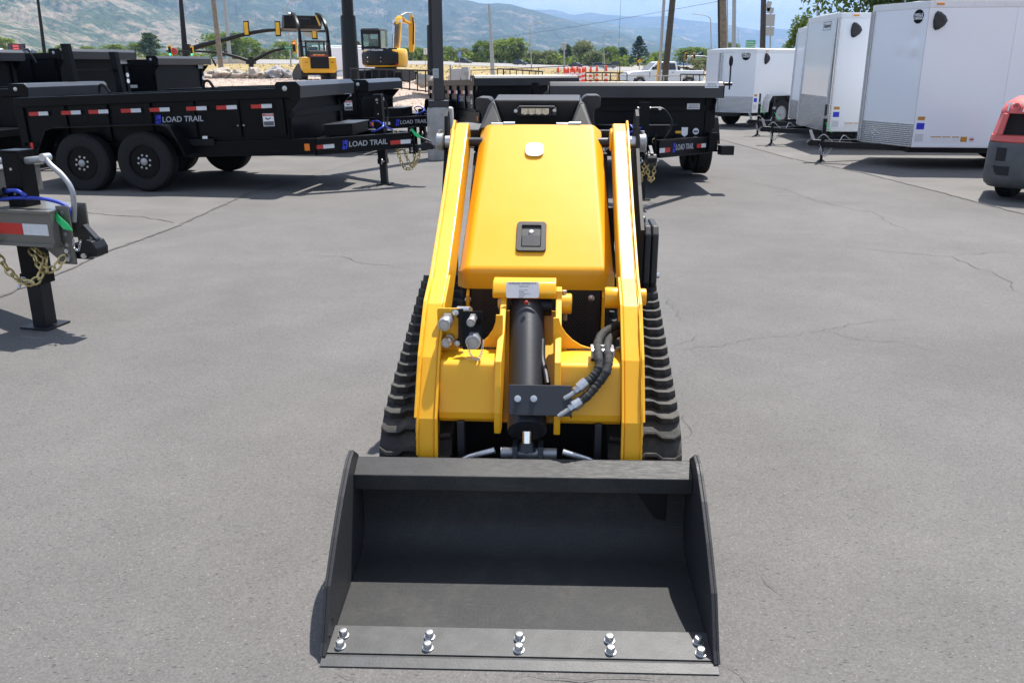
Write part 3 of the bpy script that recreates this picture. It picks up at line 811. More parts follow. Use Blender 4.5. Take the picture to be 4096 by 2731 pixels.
def tree_kind(h, w, z0, n, per, leaf, mt, shape, seed, trunk_r, label, cat):
    t = thing('tree' if shape != 'cone' else 'pine_tree', label, cat)
    cl = crown_clumps(h, w, z0, n, seed, shape)
    mb = MB(); vs, fs = leaf_mesh(cl, per, leaf, seed); mb.add(vs, fs)
    mb.build('crown', mt, t, recalc=False)
    mb = MB(); rr = random.Random(seed)
    top = h * (0.9 if shape == 'cone' else 0.72)
    mb.tube([(0, 0, -0.3), (0.02 * w, 0, h * 0.25), (0, 0.03 * w, h * 0.5), (0, 0, top)], [trunk_r * 1.25, trunk_r, trunk_r * .7, trunk_r * .15], 8)
    if shape != 'cone':
        for (c, r) in cl[::max(1, len(cl) // 9)]:
            zs = max(z0 * 0.6, min(c[2] - 0.15 * h, h * 0.6)); mb.tube([(0, 0, zs), (c[0] * .5, c[1] * .5, (zs + c[2]) / 2), c], [trunk_r * .5, trunk_r * .3, trunk_r * .1], 5)
    mb.build('trunk', M['bark'], t, smooth=True)
    return t
# ================================================================ THE MINI TRACK LOADER
# local axes: x to the right of the picture, y away from the camera, z up; origin on the ground under the bucket's edge
LX, LY, LROT = 0.02, 2.04, R(-3.15)
loader = thing('mini_track_loader', 'yellow stand-on mini track loader with black bucket lowered in the middle of the yard', 'mini loader', (LX, LY, 0), LROT)
_lm = Matrix.Translation((LX, LY, 0)) @ Matrix.Rotation(LROT, 4, 'Z')
_li = _lm.inverted()
_lo = _li @ Vector((0, 0, CAM_H))
def LU(px, py, u):
    d = _li.to_3x3() @ ray(px, py); return _lo + d * ((u - _lo.y) / d.y)
def LV(px, py, v):
    d = _li.to_3x3() @ ray(px, py); return _lo + d * ((v - _lo.x) / d.x)
def z3(x, y): return (1500 + x * .5527, 1050 + y * .5527)        # crops of the photo used for measuring
def z2(x, y): return (1650 + x * .5421, 350 + y * .5421)
def z4(x, y): return (1200 + x * .744, 1750 + y * .744)

# ---- bucket
def seat(mb, parts): pass
W = 0.549
prof = [(0.045, 0.012), (0.50, 0.040), (0.545, 0.055), (0.585, 0.088), (0.607, 0.135), (0.606, 0.30), (0.560, 0.425), (0.485, 0.388), (0.497, 0.345), (0.590, 0.322)]
inner = [(0.045, 0.020), (0.497, 0.048), (0.538, 0.062), (0.575, 0.093), (0.596, 0.137), (0.596, 0.30)]
def sweep(mb, pl, th, x0, x1):
    """bent plate: the polyline in (y, z) given thickness th"""
    n = len(pl); lo, hi = [], []
    for i in range(n):
        a = Vector(pl[max(i - 1, 0)]); c = Vector(pl[min(i + 1, n - 1)]); t = (c - a).normalized(); q = Vector((-t.y, t.x))
        p = Vector(pl[i]); lo.append(p); hi.append(p - q * th)
    ring = lo + hi[::-1]
    return mb.prism([tuple(p) for p in ring], 'x', x0, x1)
def arc(c, r, a0, a1, n):
    return [(c[0] + r * math.cos(R(a0 + (a1 - a0) * i / n)), c[1] + r * math.sin(R(a0 + (a1 - a0) * i / n))) for i in range(n + 1)]
mb = MB()
curve = [(0.10, 0.020)] + arc((0.50, 0.150), 0.108, -94, 0, 9) + [(0.610, 0.28), (0.575, 0.376)]
sweep(mb, curve, 0.008, -W, W)
sweep(mb, [(0.575, 0.376), (0.498, 0.349), (0.504, 0.302), (0.565, 0.288)], 0.006, -W, W)
bucket = mb.build('bucket', M['bucket_in'], loader, bevel=0.003, smooth=True, angle=28)
bucket.rotation_euler = (0, 0, R(1.3)); bucket.location = (-0.003, 0.012, 0)
side = [(0.020, 0.018), (0.045, 0.045), (0.125, 0.18), (0.24, 0.275), (0.35, 0.352), (0.44, 0.402), (0.480, 0.418), (0.525, 0.424), (0.585, 0.385), (0.618, 0.28), (0.622, 0.14), (0.59, 0.07), (0.53, 0.035), (0.10, 0.008)]
mb = MB(); mb.prism(side, 'x', -W - 0.010, -W + 0.0005); a = mb.build('side_plate', M['bucket'], bucket, bevel=0.002)
mb = MB(); mb.prism(side, 'x', W - 0.0005, W + 0.010); mb.build('side_plate', M['bucket'], bucket, bevel=0.002)
for sx in (-1, 1):                                                    # narrow stiffener along each outer rim
    mb = MB(); o = [(p[0], p[1]) for p in side[0:9]]; q = [(p[0] + 0.030, p[1] - 0.012) for p in o]
    mb.prism(o + q[::-1], 'x', sx * (W + 0.0105), sx * (W + 0.018)); mb.build('rim_strip', M['bucket'], bucket, bevel=0.001)
mb = MB(); mb.prism([(0.036, 0.020), (0.150, 0.0305), (0.150, 0.0215), (0.040, 0.012)], 'x', -0.5545, 0.5545); mb.build('cutting_edge', M['edge_steel'], bucket, bevel=0.0015)
mb = MB(); mb.prism([(-0.004, 0.004), (0.026, 0.016), (0.065, 0.0125), (0.060, 0.003)], 'x', -0.562, 0.562); mb.build('wear_edge', M['edge_steel'], bucket, bevel=0.0015)
for bx in (-0.515, -0.262, 0.0, 0.262, 0.518):
    for by, bz in ((0.060, 0.0225), (0.105, 0.0268)):
        mb = MB(); mb.lathe([(0.0001, 0), (0.0165, 0), (0.0165, 0.004), (0.0125, 0.0045), (0.0125, 0.017), (0.010, 0.022), (0.0001, 0.0235)], (bx, by, bz), (0, -0.09, 1), 12)
        mb.build('bolt', M['zinc'], bucket, smooth=True)
mb = MB()
for (yy, zz) in ((0.12, 0.075), (0.075, 0.047)): mb.cyl((-W + 0.0006, yy, zz), (-W + 0.003, yy, zz), 0.006, 10)
mb.build('bolt_hole', M['void'], bucket)

# ---- quick-attach plate, pivots and levers between bucket and arms
mb = MB(); mb.box(-0.47, 0.47, 0.630, 0.640, 0.10, 0.33); mb.build('attachment_plate', M['black_steel'], loader, bevel=0.003)
for vx in (-0.046, 0.040):
    mb = MB(); mb.prism([(0.64, 0.30), (0.75, 0.30), (0.76, 0.36), (0.71, 0.395), (0.66, 0.390), (0.635, 0.345)], 'x', vx - 0.009, vx + 0.009); mb.build('rod_clevis', M['dark_paint'], loader, bevel=0.003)
mb = MB(); mb.cyl((-0.095, 0.68, 0.358), (0.095, 0.68, 0.358), 0.020, 14); mb.build('clevis_pin', M['galv'], loader, smooth=True)
for s in (-1, 1):
    mb = MB(); mb.tube([(s * 0.115, 0.66, 0.376), (s * 0.20, 0.655, 0.352), (s * 0.235, 0.65, 0.336)], [0.011, 0.010, 0.009], 10); mb.build('lever', M['zinc'], loader, smooth=True)
    mb = MB(); mb.box(s * 0.235 - 0.012, s * 0.235 + 0.012, 0.70, 0.76, 0.10, 0.46); mb.build('hanger_bar', M['dark_paint'], loader, bevel=0.003)

# ---- lift arms
arm_front = [(0.640, 0.16), (0.640, 0.36), (0.660, 0.485), (0.775, 0.665), (0.935, 0.812), (1.100, 0.872), (1.40, 1.046), (1.67, 1.219), (1.865, 1.345), (1.93, 1.375), (1.985, 1.355)]
arm_back = [(2.000, 1.29), (1.96, 1.235), (1.72, 1.07), (1.44, 0.885), (1.14, 0.70), (1.02, 0.645), (0.92, 0.585), (0.80, 0.44), (0.745, 0.32), (0.735, 0.16)]
def arm(s):
    x0, x1 = s * 0.318, s * 0.376
    mb = MB(); mb.prism(arm_front + arm_back, 'x', x0, x1)
    a = mb.build('lift_arm', M['yellow'], loader, bevel=0.006, seg=3)
    # outer plate standing proud of the box section, with its weld
    def off(pl, d):
        out = []
        for i, p in enumerate(pl):
            t = (Vector(pl[min(i + 1, len(pl) - 1)]) - Vector(pl[max(i - 1, 0)])).normalized(); out.append((p[0] - t.y * d, p[1] + t.x * d))
        return out
    mb = MB(); mb.prism(off(arm_front[2:], 0.013) + off(arm_back[:-2], 0.010), 'x', s * 0.3765, s * 0.386); mb.build('outer_plate', M['yellow'], a, bevel=0.002)
    mb = MB(); mb.prism(off(arm_front[:6], 0.008) + off([(1.10, 0.86), (0.94, 0.80), (0.785, 0.65), (0.672, 0.478), (0.652, 0.36), (0.652, 0.16)], 0), 'x', s * 0.309, s * 0.3175); mb.build('inner_plate', M['yellow'], a, bevel=0.002)
    mb = MB(); rr = random.Random(3)
    pth = bez([(s * 0.376, p[0] - 0.002, p[1] + 0.001) for p in arm_front[1:9]], 14)
    mb.tube(pth, [0.0034 + 0.0016 * rr.random() for _ in pth], 6); mb.build('weld_bead', M['yellow'], a, smooth=True)
    mb = MB(); mb.lathe([(0.0001, -0.046), (0.044, -0.046), (0.050, -0.040), (0.050, 0.030), (0.044, 0.034), (0.0001, 0.034)], (s * 0.352, 1.925, 1.305), (1, 0, 0), 20); mb.build('pivot_boss', M['yellow'], a, smooth=True)
    return a
arm(-1); arm(1)
# cross bushing high on the right arm and lower pins
for (px, py, u, r, h0, h1, mt) in ((*z3(1722, 255), 1.06, 0.037, -0.03, 0.035, 'yellow'), (*z3(1900, 250), 1.06, 0.030, -0.01, 0.030, 'yellow')):
    p = LU(px, py, u); mb = MB(); mb.lathe([(0.0001, h0), (r, h0), (r * 1.06, h0 + .006), (r * 1.06, h1 - .006), (r, h1), (0.0001, h1)], p, (1, 0, 0), 18); mb.build('arm_bushing', M[mt], loader, smooth=True)

# ---- cross member: bent plate between the arms, with scooped gussets up to the cylinder mount
ct = [(0.885, 0.662), (0.800, 0.657), (0.778, 0.654), (0.764, 0.645), (0.756, 0.628), (0.722, 0.540), (0.706, 0.492), (0.709, 0.468), (0.726, 0.451), (0.86, 0.444)]
xl, xr = -0.108, 0.094
cross = None
for x0, x1 in ((-0.310, xl - 0.004), (xr + 0.004, 0.310)):
    mb = MB(); sweep(mb, ct[::-1], 0.010, x0, x1); cm = mb.build('cross_member', M['yellow'], loader, bevel=0.004, smooth=True, angle=24, seg=3); cross = cross or cm
mb = MB(); sweep(mb, [(0.775, 0.435), (0.84, 0.445), (1.10, 0.64), (1.12, 0.74)], 0.008, xl + 0.002, xr - 0.002); mb.build('channel_plate', M['yellow'], loader, bevel=0.002)
def gusset(s):
    """plate standing on the cross member: curved scoop from the mount's cheek out to the arm"""
    if s < 0: e = [(875, 380), (872, 430), (850, 490), (815, 540), (770, 580), (700, 612), (600, 632), (465, 640)]; b_ = [(465, 690), (925, 690), (925, 380)]
    else: e = [(1330, 400), (1345, 455), (1380, 510), (1430, 560), (1490, 598), (1560, 620), (1640, 630), (1765, 632)]; b_ = [(1765, 690), (1290, 690), (1290, 400)]
    pts = [LU(*z3(*p), 0.895) for p in e + b_]
    mb = MB(); mb.prism([(p.x, p.z) for p in pts], 'y', 0.893, 0.903); mb.build('gusset', M['yellow'], loader, bevel=0.002)
gusset(-1); gusset(1)
# grime in the weld groove
rr = random.Random(4)
for x0, x1 in ((-0.30, -0.11), (0.125, 0.21)):
    mb = MB(); p = [(x0 + (x1 - x0) * i / 30, 0.8895 + 0.002 * rr.random(), 0.6645) for i in range(31)]; mb.tube(p, [0.0016 + 0.002 * rr.random() for _ in p], 5); mb.build('weld_bead', M['crack'], cross)

# ---- tilt cylinder mount: two cheeks and the top block
def cheek(p2, u_front):
    return [LU(*z3(*p), u_front) for p in p2]
ck = [(p.y, p.z) for p in (LU(*z3(912, y), u) for y, u in ((262, 1.048), (480, 0.925), (640, 0.800), (715, 0.741), (900, 0.706), (1090, 0.680), (1190, 0.684), (1238, 0.690)))]
ck += [(0.75, ck[-1][1] - 0.004), (0.86, 0.445), (0.96, 0.60), (1.09, 0.72), (1.10, 0.84), (1.06, ck[0][1] + 0.03)]
for x0 in (xl, xr):
    mb = MB(); mb.prism(ck, 'x', x0 - 0.011, x0 + 0.011); mb.build('cylinder_bracket', M['yellow'], loader, bevel=0.003)
blk = [LU(*z3(855, 130), 1.08), LU(*z3(1312, 130), 1.08), LU(*z3(1312, 265), 1.045), LU(*z3(855, 265), 1.045)]
zt, zb = blk[0].z, blk[2].z
mb = MB(); mb.prism([(1.045, zb), (1.038, zb + 0.02), (1.052, zt - 0.012), (1.068, zt), (1.13, zt + 0.002), (1.135, zb + 0.01), (1.10, zb - 0.004)], 'x', blk[0].x, blk[1].x)
block = mb.build('mount_block', M['yellow'], loader, bevel=0.005, smooth=True, seg=3)
# paper label on the block
la, lb, lc, ld = (LU(*z3(949, 141), 1.049), LU(*z3(1187, 141), 1.049), LU(*z3(1187, 256), 1.034), LU(*z3(949, 256), 1.034))
u_ = (la - ld).normalized(); nrm = (lb - la).normalized().cross(u_)
if nrm.y > 0: nrm = -nrm
cx_ = (la + lb + lc + ld) / 4 + nrm * 0.006
Ml = frame(cx_, lb - la, u_)
lw, lh = (lb - la).length, (la - ld).length
mb = MB(); mb.prism([(-lw / 2, -lh / 2 + .004), (-lw / 2 + .004, -lh / 2), (lw / 2 - .004, -lh / 2), (lw / 2, -lh / 2 + .004), (lw / 2, lh / 2 - .004), (lw / 2 - .004, lh / 2), (-lw / 2 + .004, lh / 2), (-lw / 2, lh / 2 - .004)], 'z', -0.0015, 0, Ml)
lab = mb.build('serial_label', M['white'], block)
text('SMPSN03102MA01313', 0.0105, M['ink'], lab, Ml @ Matrix.Translation((0, lh * 0.40, 0.0008)), ext=0.0002)
for k, s in enumerate(('CARRIER:123456', 'NH C314 WTL', 'SNF00001', 'CNH AMERICA LLC', 'TACOMA', 'RETAIL')):
    text(s, 0.0050, M['ink'], lab, Ml @ Matrix.Translation((-lw * 0.11, lh * 0.22 - (k + (1 if k else 0)) * 0.0068, 0.0008)), ext=0.0002, align='LEFT')
# pin through the mount: boss with bolt on the right, washer on the left
pp = Vector(((xl + xr) / 2, 1.075, LU(*z3(1350, 300), 1.07).z))
mb = MB(); mb.lathe([(0.0001, 0), (0.034, 0), (0.038, 0.004), (0.038, 0.036), (0.034, 0.040), (0.0001, 0.040)], (xr + 0.008, pp.y, pp.z), (1, 0, 0), 20); boss = mb.build('pin_boss', M['yellow'], loader, smooth=True)
mb = MB(); mb.cyl((xr + 0.020, pp.y, pp.z + 0.034), (xr + 0.020, pp.y, pp.z + 0.05), 0.010, 6); mb.build('bolt', M['zinc'], boss)
mb = MB(); mb.cyl((xr + 0.024, pp.y - 0.004, pp.z - 0.036), (xr + 0.024, pp.y - 0.004, pp.z - 0.062), 0.009, 6); mb.build('bolt', M['zinc'], boss)
mb = MB(); mb.lathe([(0.0001, 0), (0.030, 0), (0.032, -0.006), (0.024, -0.014), (0.0001, -0.016)], (xl - 0.0085, pp.y, pp.z), (1, 0, 0), 20); mb.build('pin_washer', M['zinc'], loader, smooth=True)

# ---- tilt cylinder
ca_ = LU(*z3(1100, 325), 1.095); cb_ = LU(*z3(1100, 1215), 0.685)
mb = MB(); mb.cyl(ca_, cb_, 0.064, 28); ax = (cb_ - ca_).normalized()
mb.cyl(cb_ - ax * 0.045, cb_ + ax * 0.002, 0.067, 28)
cyl = mb.build('tilt_cylinder', M['dark_paint'], loader, smooth=True)
mb = MB(); hd = ca_ - ax * 0.012; mb.cyl((xl + 0.026, hd.y, hd.z), (xr - 0.026, hd.y, hd.z), 0.040, 22); mb.build('cylinder_eye', M['black_steel'], cyl, smooth=True)
rod_end = Vector((cb_.x, 0.668, 0.372))
mb = MB(); mb.cyl(cb_, rod_end, 0.0195, 20); mb.build('rod', M['chrome'], cyl, smooth=True)
mb = MB(); rax = (rod_end - cb_).normalized(); mb.lathe([(0.0001, -0.028), (0.022, -0.028), (0.026, -0.020), (0.027, -0.012), (0.032, 0.0), (0.0001, 0.01)], rod_end, rax, 18); mb.build('rod_end', M['dark_paint'], cyl, smooth=True)
c = LU(*z3(1095, 290), 1.0); mb = MB(); mb.ico(c, 0.008, 0.006, 0.008, 2); mb.build('red_cap', M['redcap'], cyl, smooth=True)
pts = [LU(*z3(1215, 560), 0.95), LU(*z3(1215, 700), 0.88), LU(*z3(1238, 800), 0.82), LU(*z3(1252, 880), 0.77)]
mb = MB(); mb.tube(bez(pts, 8), 0.0095, 10); mb.build('hose', M['dark_paint'], cyl, smooth=True)

# ---- bent guard plate over the hose ends on the cylinder
q = [LU(*z3(*p), u) for p, u in (((968, 880), .694), ((1425, 888), .694), ((1425, 1112), .640), ((968, 1103), .640))]
nq = (q[1] - q[0]).cross(q[3] - q[0]).normalized()
if nq.y > 0: nq = -nq
mb = MB(); mb.hexa([p for p in q], [p - nq * 0.006 for p in q])
tp = [q[0], q[1], q[1] - nq * 0.05, q[0] - nq * 0.05]; mb.hexa(tp, [p - Vector((0, 0, 0.006)) for p in tp])
rt = [q[1], q[2], q[2] - nq * 0.05, q[1] - nq * 0.05]; mb.hexa(rt, [p - Vector((0.005, 0, 0)) for p in rt])
guard = mb.build('hose_guard', M['dark_paint'], loader, bevel=0.003)
for (x, y) in ((1033, 985), (1149, 985)):
    t = (y - 880) / 225; p = LU(*z3(x, y), .694 - .054 * t); mb = MB(); mb.lathe([(0.0001, 0), (0.0115, 0), (0.0115, 0.003), (0.0088, 0.0035), (0.0088, 0.009), (0.0001, 0.0105)], p, nq, 14); mb.build('bolt', M['zinc'], guard, smooth=True)

# ---- sleeved hoses, clamp and fittings on the right
def hosepath(pts): return bez([LU(*z3(x, y), u) for x, y, u in pts], 10)
for pts in ([(1760, 452, 1.02), (1700, 480, .985), (1640, 525, .93), (1612, 595, .84), (1618, 680, .755), (1620, 760, .722), (1575, 830, .706), (1500, 888, .690)],
            [(1765, 498, 1.02), (1735, 520, .985), (1695, 560, .92), (1680, 620, .82), (1690, 700, .748), (1672, 790, .712), (1610, 880, .694), (1540, 960, .674), (1470, 1015, .662)]):
    p = hosepath(pts); rr = random.Random(6); mb = MB()
    mb.tube(p, [0.0150 + 0.0022 * math.sin(i * 1.9) * rr.random() + (0.001 if i % 7 < 3 else 0) for i in range(len(p))], 12); mb.build('hose', M['hose'], loader, smooth=True)
for a, b_ in (((1520, 870, .694), (1468, 915, .684)), ((1478, 1010, .663), (1428, 1045, .655))):
    pa, pb = LU(*z3(*a[:2]), a[2]), LU(*z3(*b_[:2]), b_[2]); d = (pb - pa).normalized()
    mb = MB(); mb.cyl(pa - d * 0.006, pb - d * 0.004, 0.0185, 6 * 3); mb.cyl(pb - d * 0.004, pb + d * 0.012, 0.014, 6); h = mb.build('hose_fitting', M['zinc'], loader, smooth=True)
    mb = MB(); e = pb + d * 0.030; mb.tube([pb + d * 0.008, e, e + Vector((-0.022, 0.0, -0.014))], 0.0085, 10); mb.build('hose_stub', M['galv'], h, smooth=True)
pc = LU(*z3(1645, 622), 0.815)
mb = MB(); mb.cbox((pc.x, pc.y, pc.z), 0.080, 0.060, 0.012); mb.cbox((pc.x, pc.y - 0.029, pc.z - 0.012), 0.080, 0.006, 0.03); clampo = mb.build('hose_clamp', M['alu'], loader, bevel=0.003)
mb = MB(); mb.lathe([(0.0001, 0), (0.008, 0), (0.008, 0.008), (0.0001, 0.010)], (pc.x, pc.y - 0.006, pc.z + 0.006), (0, 0, 1), 12); mb.build('bolt', M['zinc'], clampo, smooth=True)
mb = MB(); mb.cbox((pc.x, pc.y, pc.z - 0.024), 0.076, 0.050, 0.034); mb.build('clamp_block', M['black_steel'], clampo, bevel=0.003)

# ---- auxiliary coupler plates on the left
def plate_xz(pts, u, th, name, mt, parent, bev=0.002):
    p3 = [LU(*z3(*p), u) for p in pts]; mb = MB(); mb.prism([(p.x, p.z) for p in p3], 'y', u, u + th); return mb.build(name, mt, parent, bevel=bev)
cp = plate_xz([(456, 330), (448, 345), (456, 600), (462, 650), (610, 650), (610, 332)], 0.870, 0.008, 'coupler_plate', M['yellow'], loader)
br = plate_xz([(570, 345), (580, 335), (640, 335), (640, 612), (585, 612), (574, 602), (576, 570), (602, 548), (602, 405), (575, 380)], 0.862, 0.006, 'coupler_bracket', M['black_steel'], loader)
q = [LU(*z3(*p), u) for p, u in (((626, 352), .850), ((776, 352), .835), ((778, 630), .800), ((632, 630), .815))]
nb = (q[1] - q[0]).cross(q[3] - q[0]).normalized()
if nb.y > 0: nb = -nb
mb = MB(); mb.hexa(q, [p - nb * 0.005 for p in q]); mb.build('bracket_face', M['black_gloss'], br, bevel=0.003)
for (x, y) in ((584, 362), (593, 585)):
    p = LU(*z3(x, y), .861); mb = MB(); mb.lathe([(0.0001, 0), (0.0115, 0), (0.0115, 0.003), (0.0085, 0.0035), (0.0085, 0.010), (0.0001, 0.011)], p, (0, -1, 0.1), 6); mb.build('bolt', M['zinc'], br)
def coupling(x0, y0, x1, y1, u0, u1, r, name='quick_coupler'):
    a, b_ = LU(*z3(x0, y0), u0), LU(*z3(x1, y1), u1); d = (b_ - a).normalized(); L = (b_ - a).length
    mb = MB(); mb.cyl(a, a + d * L * 0.30, r * 1.06, 6); mb.lathe([(0.0001, L * .28), (r * .86, L * .28), (r * .9, L * .5), (r * .98, L * .52), (r, L * .58), (r, L * .96), (r * .93, L), (r * .78, L), (r * .76, L - .003), (r * .66, L - .003), (r * .64, L + .0005), (0.0001, L + .0005)], a, d, 20)
    mb.build(name, M['zinc'], cp, smooth=True)
coupling(530, 405, 500, 452, .868, .790, 0.0225)
coupling(545, 545, 512, 585, .868, .800, 0.0165)
coupling(712, 398, 692, 436, .838, .775, 0.0150)
coupling(722, 548, 708, 580, .825, .785, 0.0265)
mb = MB(); c = LU(*z3(655, 350), .90); mb.lathe([(0.0001, -.03), (0.016, -.03), (0.016, .02), (0.0001, .02)], c, (1, -.4, .1), 16); mb.build('hose_elbow', M['zinc'], cp, smooth=True)
# keeper chain of the cap
def chain(pts, r, L, name, mt, parent):
    """oval links, each turned a quarter against the last, joined along the path"""
    p = bez(pts, 30); s = [0]
    for a, b_ in zip(p[:-1], p[1:]): s.append(s[-1] + (b_ - a).length)
    n = max(2, int(s[-1] / (L * 0.74))); mb = MB(); j = 0
    for k in range(n):
        t = (k + 0.5) / n * s[-1]
        while s[j + 1] < t: j += 1
        f = (t - s[j]) / max(1e-9, s[j + 1] - s[j]); c = p[j].lerp(p[j + 1], f); d = (p[j + 1] - p[j]).normalized()
        e = d.cross(Vector((0.3, 1, 0.2)) if k % 2 else Vector((1, -0.2, 0.5))).normalized(); w = L * 0.30
        loop = [c + d * (L * 0.5 * math.cos(a)) * (1.0) + e * w * math.sin(a) * (1.15 if abs(math.cos(a)) < .9 else 1) for a in [2 * PI * q / 10 for q in range(10)]]
        mb.tube(loop, r, 5, closed=True)
    return mb.build(name, mt, parent, smooth=True)
chain([LU(*z3(672, 590), .79), LU(*z3(690, 660), .775), LU(*z3(735, 705), .765), LU(*z3(768, 660), .78), LU(*z3(785, 560), .81)], 0.0011, 0.0115, 'keeper_chain', M['zinc'], cp)

# ---- hood
def hood():
    d = Vector((-0.7675, -0.641)); n0 = Vector((-0.641, 0.7675)); S = Vector((1.375, 0.853)); E = Vector((1.985, 1.362))
    st = [(E.lerp(S, k / 5), n0, 0.232 + 0.040 * k / 5) for k in range(6)]
    c = S - n0 * 0.040
    for a in (140, 150, 160, 170, 180):
        n_ = Vector((math.cos(R(a)), math.sin(R(a)))); st.append((c + n_ * 0.040, n_, 0.272 + 0.0035 * (a - 130) / 50))
    st += [(Vector((c.x - 0.040, c.y - 0.02)), Vector((-1, 0)), 0.2760), (Vector((c.x - 0.041, c.y - 0.060)), Vector((-1, 0)), 0.2765)]
    half = [(0.043, 0.19), (0.038, 0.050), (0.0365, 0.041), (0.032, 0.033), (0.012, 0.0105), (0.006, 0.0048), (-0.002, 0.0010), (-0.012, 0.0)]
    rings = []
    for p, n_, w in st:
        rows = [(-w - x, dp) for x, dp in half] + [(-w * .5, -0.0008), (0, -0.001), (w * .5, -0.0008)] + [(w + x, dp) for x, dp in half[::-1]]
        rings.append([(x, (p - n_ * dp).x, (p - n_ * dp).y) for x, dp in rows])
    mb = MB(); mb.loft(rings, closed=False, caps=False)
    o = mb.build('hood', M['yellow'], loader, smooth=True, angle=60, recalc=False)
    m = o.modifiers.new('solid', 'SOLIDIFY'); m.thickness = 0.004; m.offset = -1
    m = o.modifiers.new('normals', 'WEIGHTED_NORMAL'); m.weight = 70; m.keep_sharp = True
    return o
hd_ = hood()
hn_ = Vector((0, -math.sin(R(40)), math.cos(R(40))))                     # outward normal of the sloping top
hup = Vector((0, math.cos(R(40)), math.sin(R(40))))
def hood_pt(px, py):
    """where the line of sight meets the hood's top"""
    d = _li.to_3x3() @ ray(px, py); p0 = Vector((0, 1.70, 1.126)); n0 = Vector((0, -0.6425, 0.7663))
    return _lo + d * ((p0 - _lo).dot(n0) / d.dot(n0)) + n0 * 0.009
# white oval badge with a leaf-like emblem
bc = hood_pt(*z2(901, 470)); Mb = frame(bc, (1, 0, 0), hup)
el = [(0.0405 * math.copysign(abs(math.cos(a)) ** .7, math.cos(a)), 0.041 * math.copysign(abs(math.sin(a)) ** .7, math.sin(a))) for a in [2 * PI * k / 40 for k in range(40)]]
mb = MB(); mb.prism(el, 'z', -0.001, 0.0035, Mb); badge = mb.build('badge', M['white'], hd_, bevel=0.001)
mb = MB()
for s in (-1, 1):
    for k in range(3):
        x0 = s * 0.003; mb.prism([(x0, -0.026 + k * .012), (x0 + s * .019, -0.012 + k * .013), (x0 + s * .024, 0.0 + k * .012), (x0 + s * .010, -0.010 + k * .013)][::s], 'z', 0.0036, 0.0040, Mb)
mb.build('emblem', M['silver_refl'], badge)
# recessed paddle latch
lc_ = hood_pt(*z2(877, 1113)); Mk = frame(lc_, (1, 0, 0), hup)
def rrect(w, h, r, n=5):
    out = []
    for cx, cy, a0 in ((w - r, h - r, 0), (-w + r, h - r, 90), (-w + r, -h + r, 180), (w - r, -h + r, 270)):
        out += [(cx + r * math.cos(R(a0 + 90 * k / n)), cy + r * math.sin(R(a0 + 90 * k / n))) for k in range(n + 1)]
    return out
mb = MB(); o1, i1 = rrect(0.061, 0.0775, 0.014), rrect(0.0405, 0.058, 0.005)
rings = [[(x, y, 0.0) for x, y in o1], [(x * .97, y * .97, 0.007) for x, y in o1], [(x, y, 0.007) for x, y in i1], [(x * .98, y * .98, -0.0015) for x, y in i1]]
mb.loft(rings, True, False, Mk); mb.add([(x * .98, y * .98, -0.0012) for x, y in i1], [tuple(range(len(i1)))], Mk)
latch = mb.build('hood_latch', M['plastic'], hd_, smooth=True)
mb = MB(); mb.prism([(-0.038, -0.052), (0.038, -0.052), (0.038, 0.004), (0.012, 0.006), (0.008, 0.016), (-0.008, 0.016), (-0.012, 0.006), (-0.038, 0.004)], 'z', -0.001, 0.0055, Mk); mb.build('paddle', M['dark_paint'], latch, bevel=0.0015)
mb = MB(); mb.lathe([(0.0001, 0), (0.0105, 0), (0.0105, 0.006), (0.008, 0.008), (0.0001, 0.008)], Mk @ Vector((0, 0.024, 0.0)), hn_, 16); mb.build('lock', M['zinc'], latch, smooth=True)
# hinges: two barrels each
for xs in ((582, 668, 672, 756), (1062, 1150, 1154, 1243)):
    hg = None
    for a, b_, yy in ((xs[0], xs[1], 277), (xs[2], xs[3], 271)):
        pa, pb = LU(*z2(a, yy), 1.992), LU(*z2(b_, yy), 1.992); mb = MB(); mb.cyl(pa, pb, 0.0105, 16)
        hg = mb.build('hinge', M['zinc'], hd_, smooth=True)

# ---- chassis, front grille
mb = MB(); mb.prism([(1.42, 0.30), (1.42, 0.78), (1.95, 1.24), (2.42, 1.24), (2.46, 0.25)], 'x', -0.30, 0.30); mb.box(-0.27, 0.27, 0.98, 1.55, 0.16, 0.42); mb.build('chassis', M['void'], loader)
mb = MB(); mb.box(-0.262, 0.262, 1.362, 1.372, 0.40, 0.80); gr = mb.build('front_panel', M['dark_paint'], loader, bevel=0.004)
mb = MB(); mb.box(-0.213, 0.205, 1.357, 1.3615, 0.405, 0.795); mb.build('grille', M['grille'], gr)
for (x, y) in ((674, 268), (1566, 258)):
    p = LU(*z3(x, y), 1.3615); mb = MB(); mb.lathe([(0.0001, 0), (0.0135, 0), (0.0135, 0.003), (0.010, 0.005), (0.0001, 0.0065)], p, (0, -1, 0), 16); bo = mb.build('bolt', M['zinc'], gr, smooth=True)
for s in (-1, 1):                                                        # yellow frame cheeks beside the panel
    mb = MB(); mb.prism([(1.33, 0.74), (1.33, 0.55), (1.50, 0.42), (1.60, 0.42), (1.60, 0.86), (1.48, 0.83)], 'x', s * 0.266, s * 0.278); mb.build('frame_cheek', M['yellow'], loader, bevel=0.002)
# hoses running down beside the engine on the right
for k, (x0, x1) in enumerate(((1432, 1450), (1452, 1468), (1474, 1440))):
    pts = [LU(*z2(x0, 905), 1.86), LU(*z2(x0 + 12, 990), 1.80), LU(*z2(x1, 1080), 1.74), LU(*z2(x1 - 6, 1180), 1.66), LU(*z2(x1 + 8, 1300), 1.55), LU(*z2(x1, 1420), 1.42)]
    mb = MB(); mb.tube(bez(pts, 6), 0.016, 9); mb.build('hose', M['hose'], loader, smooth=True)

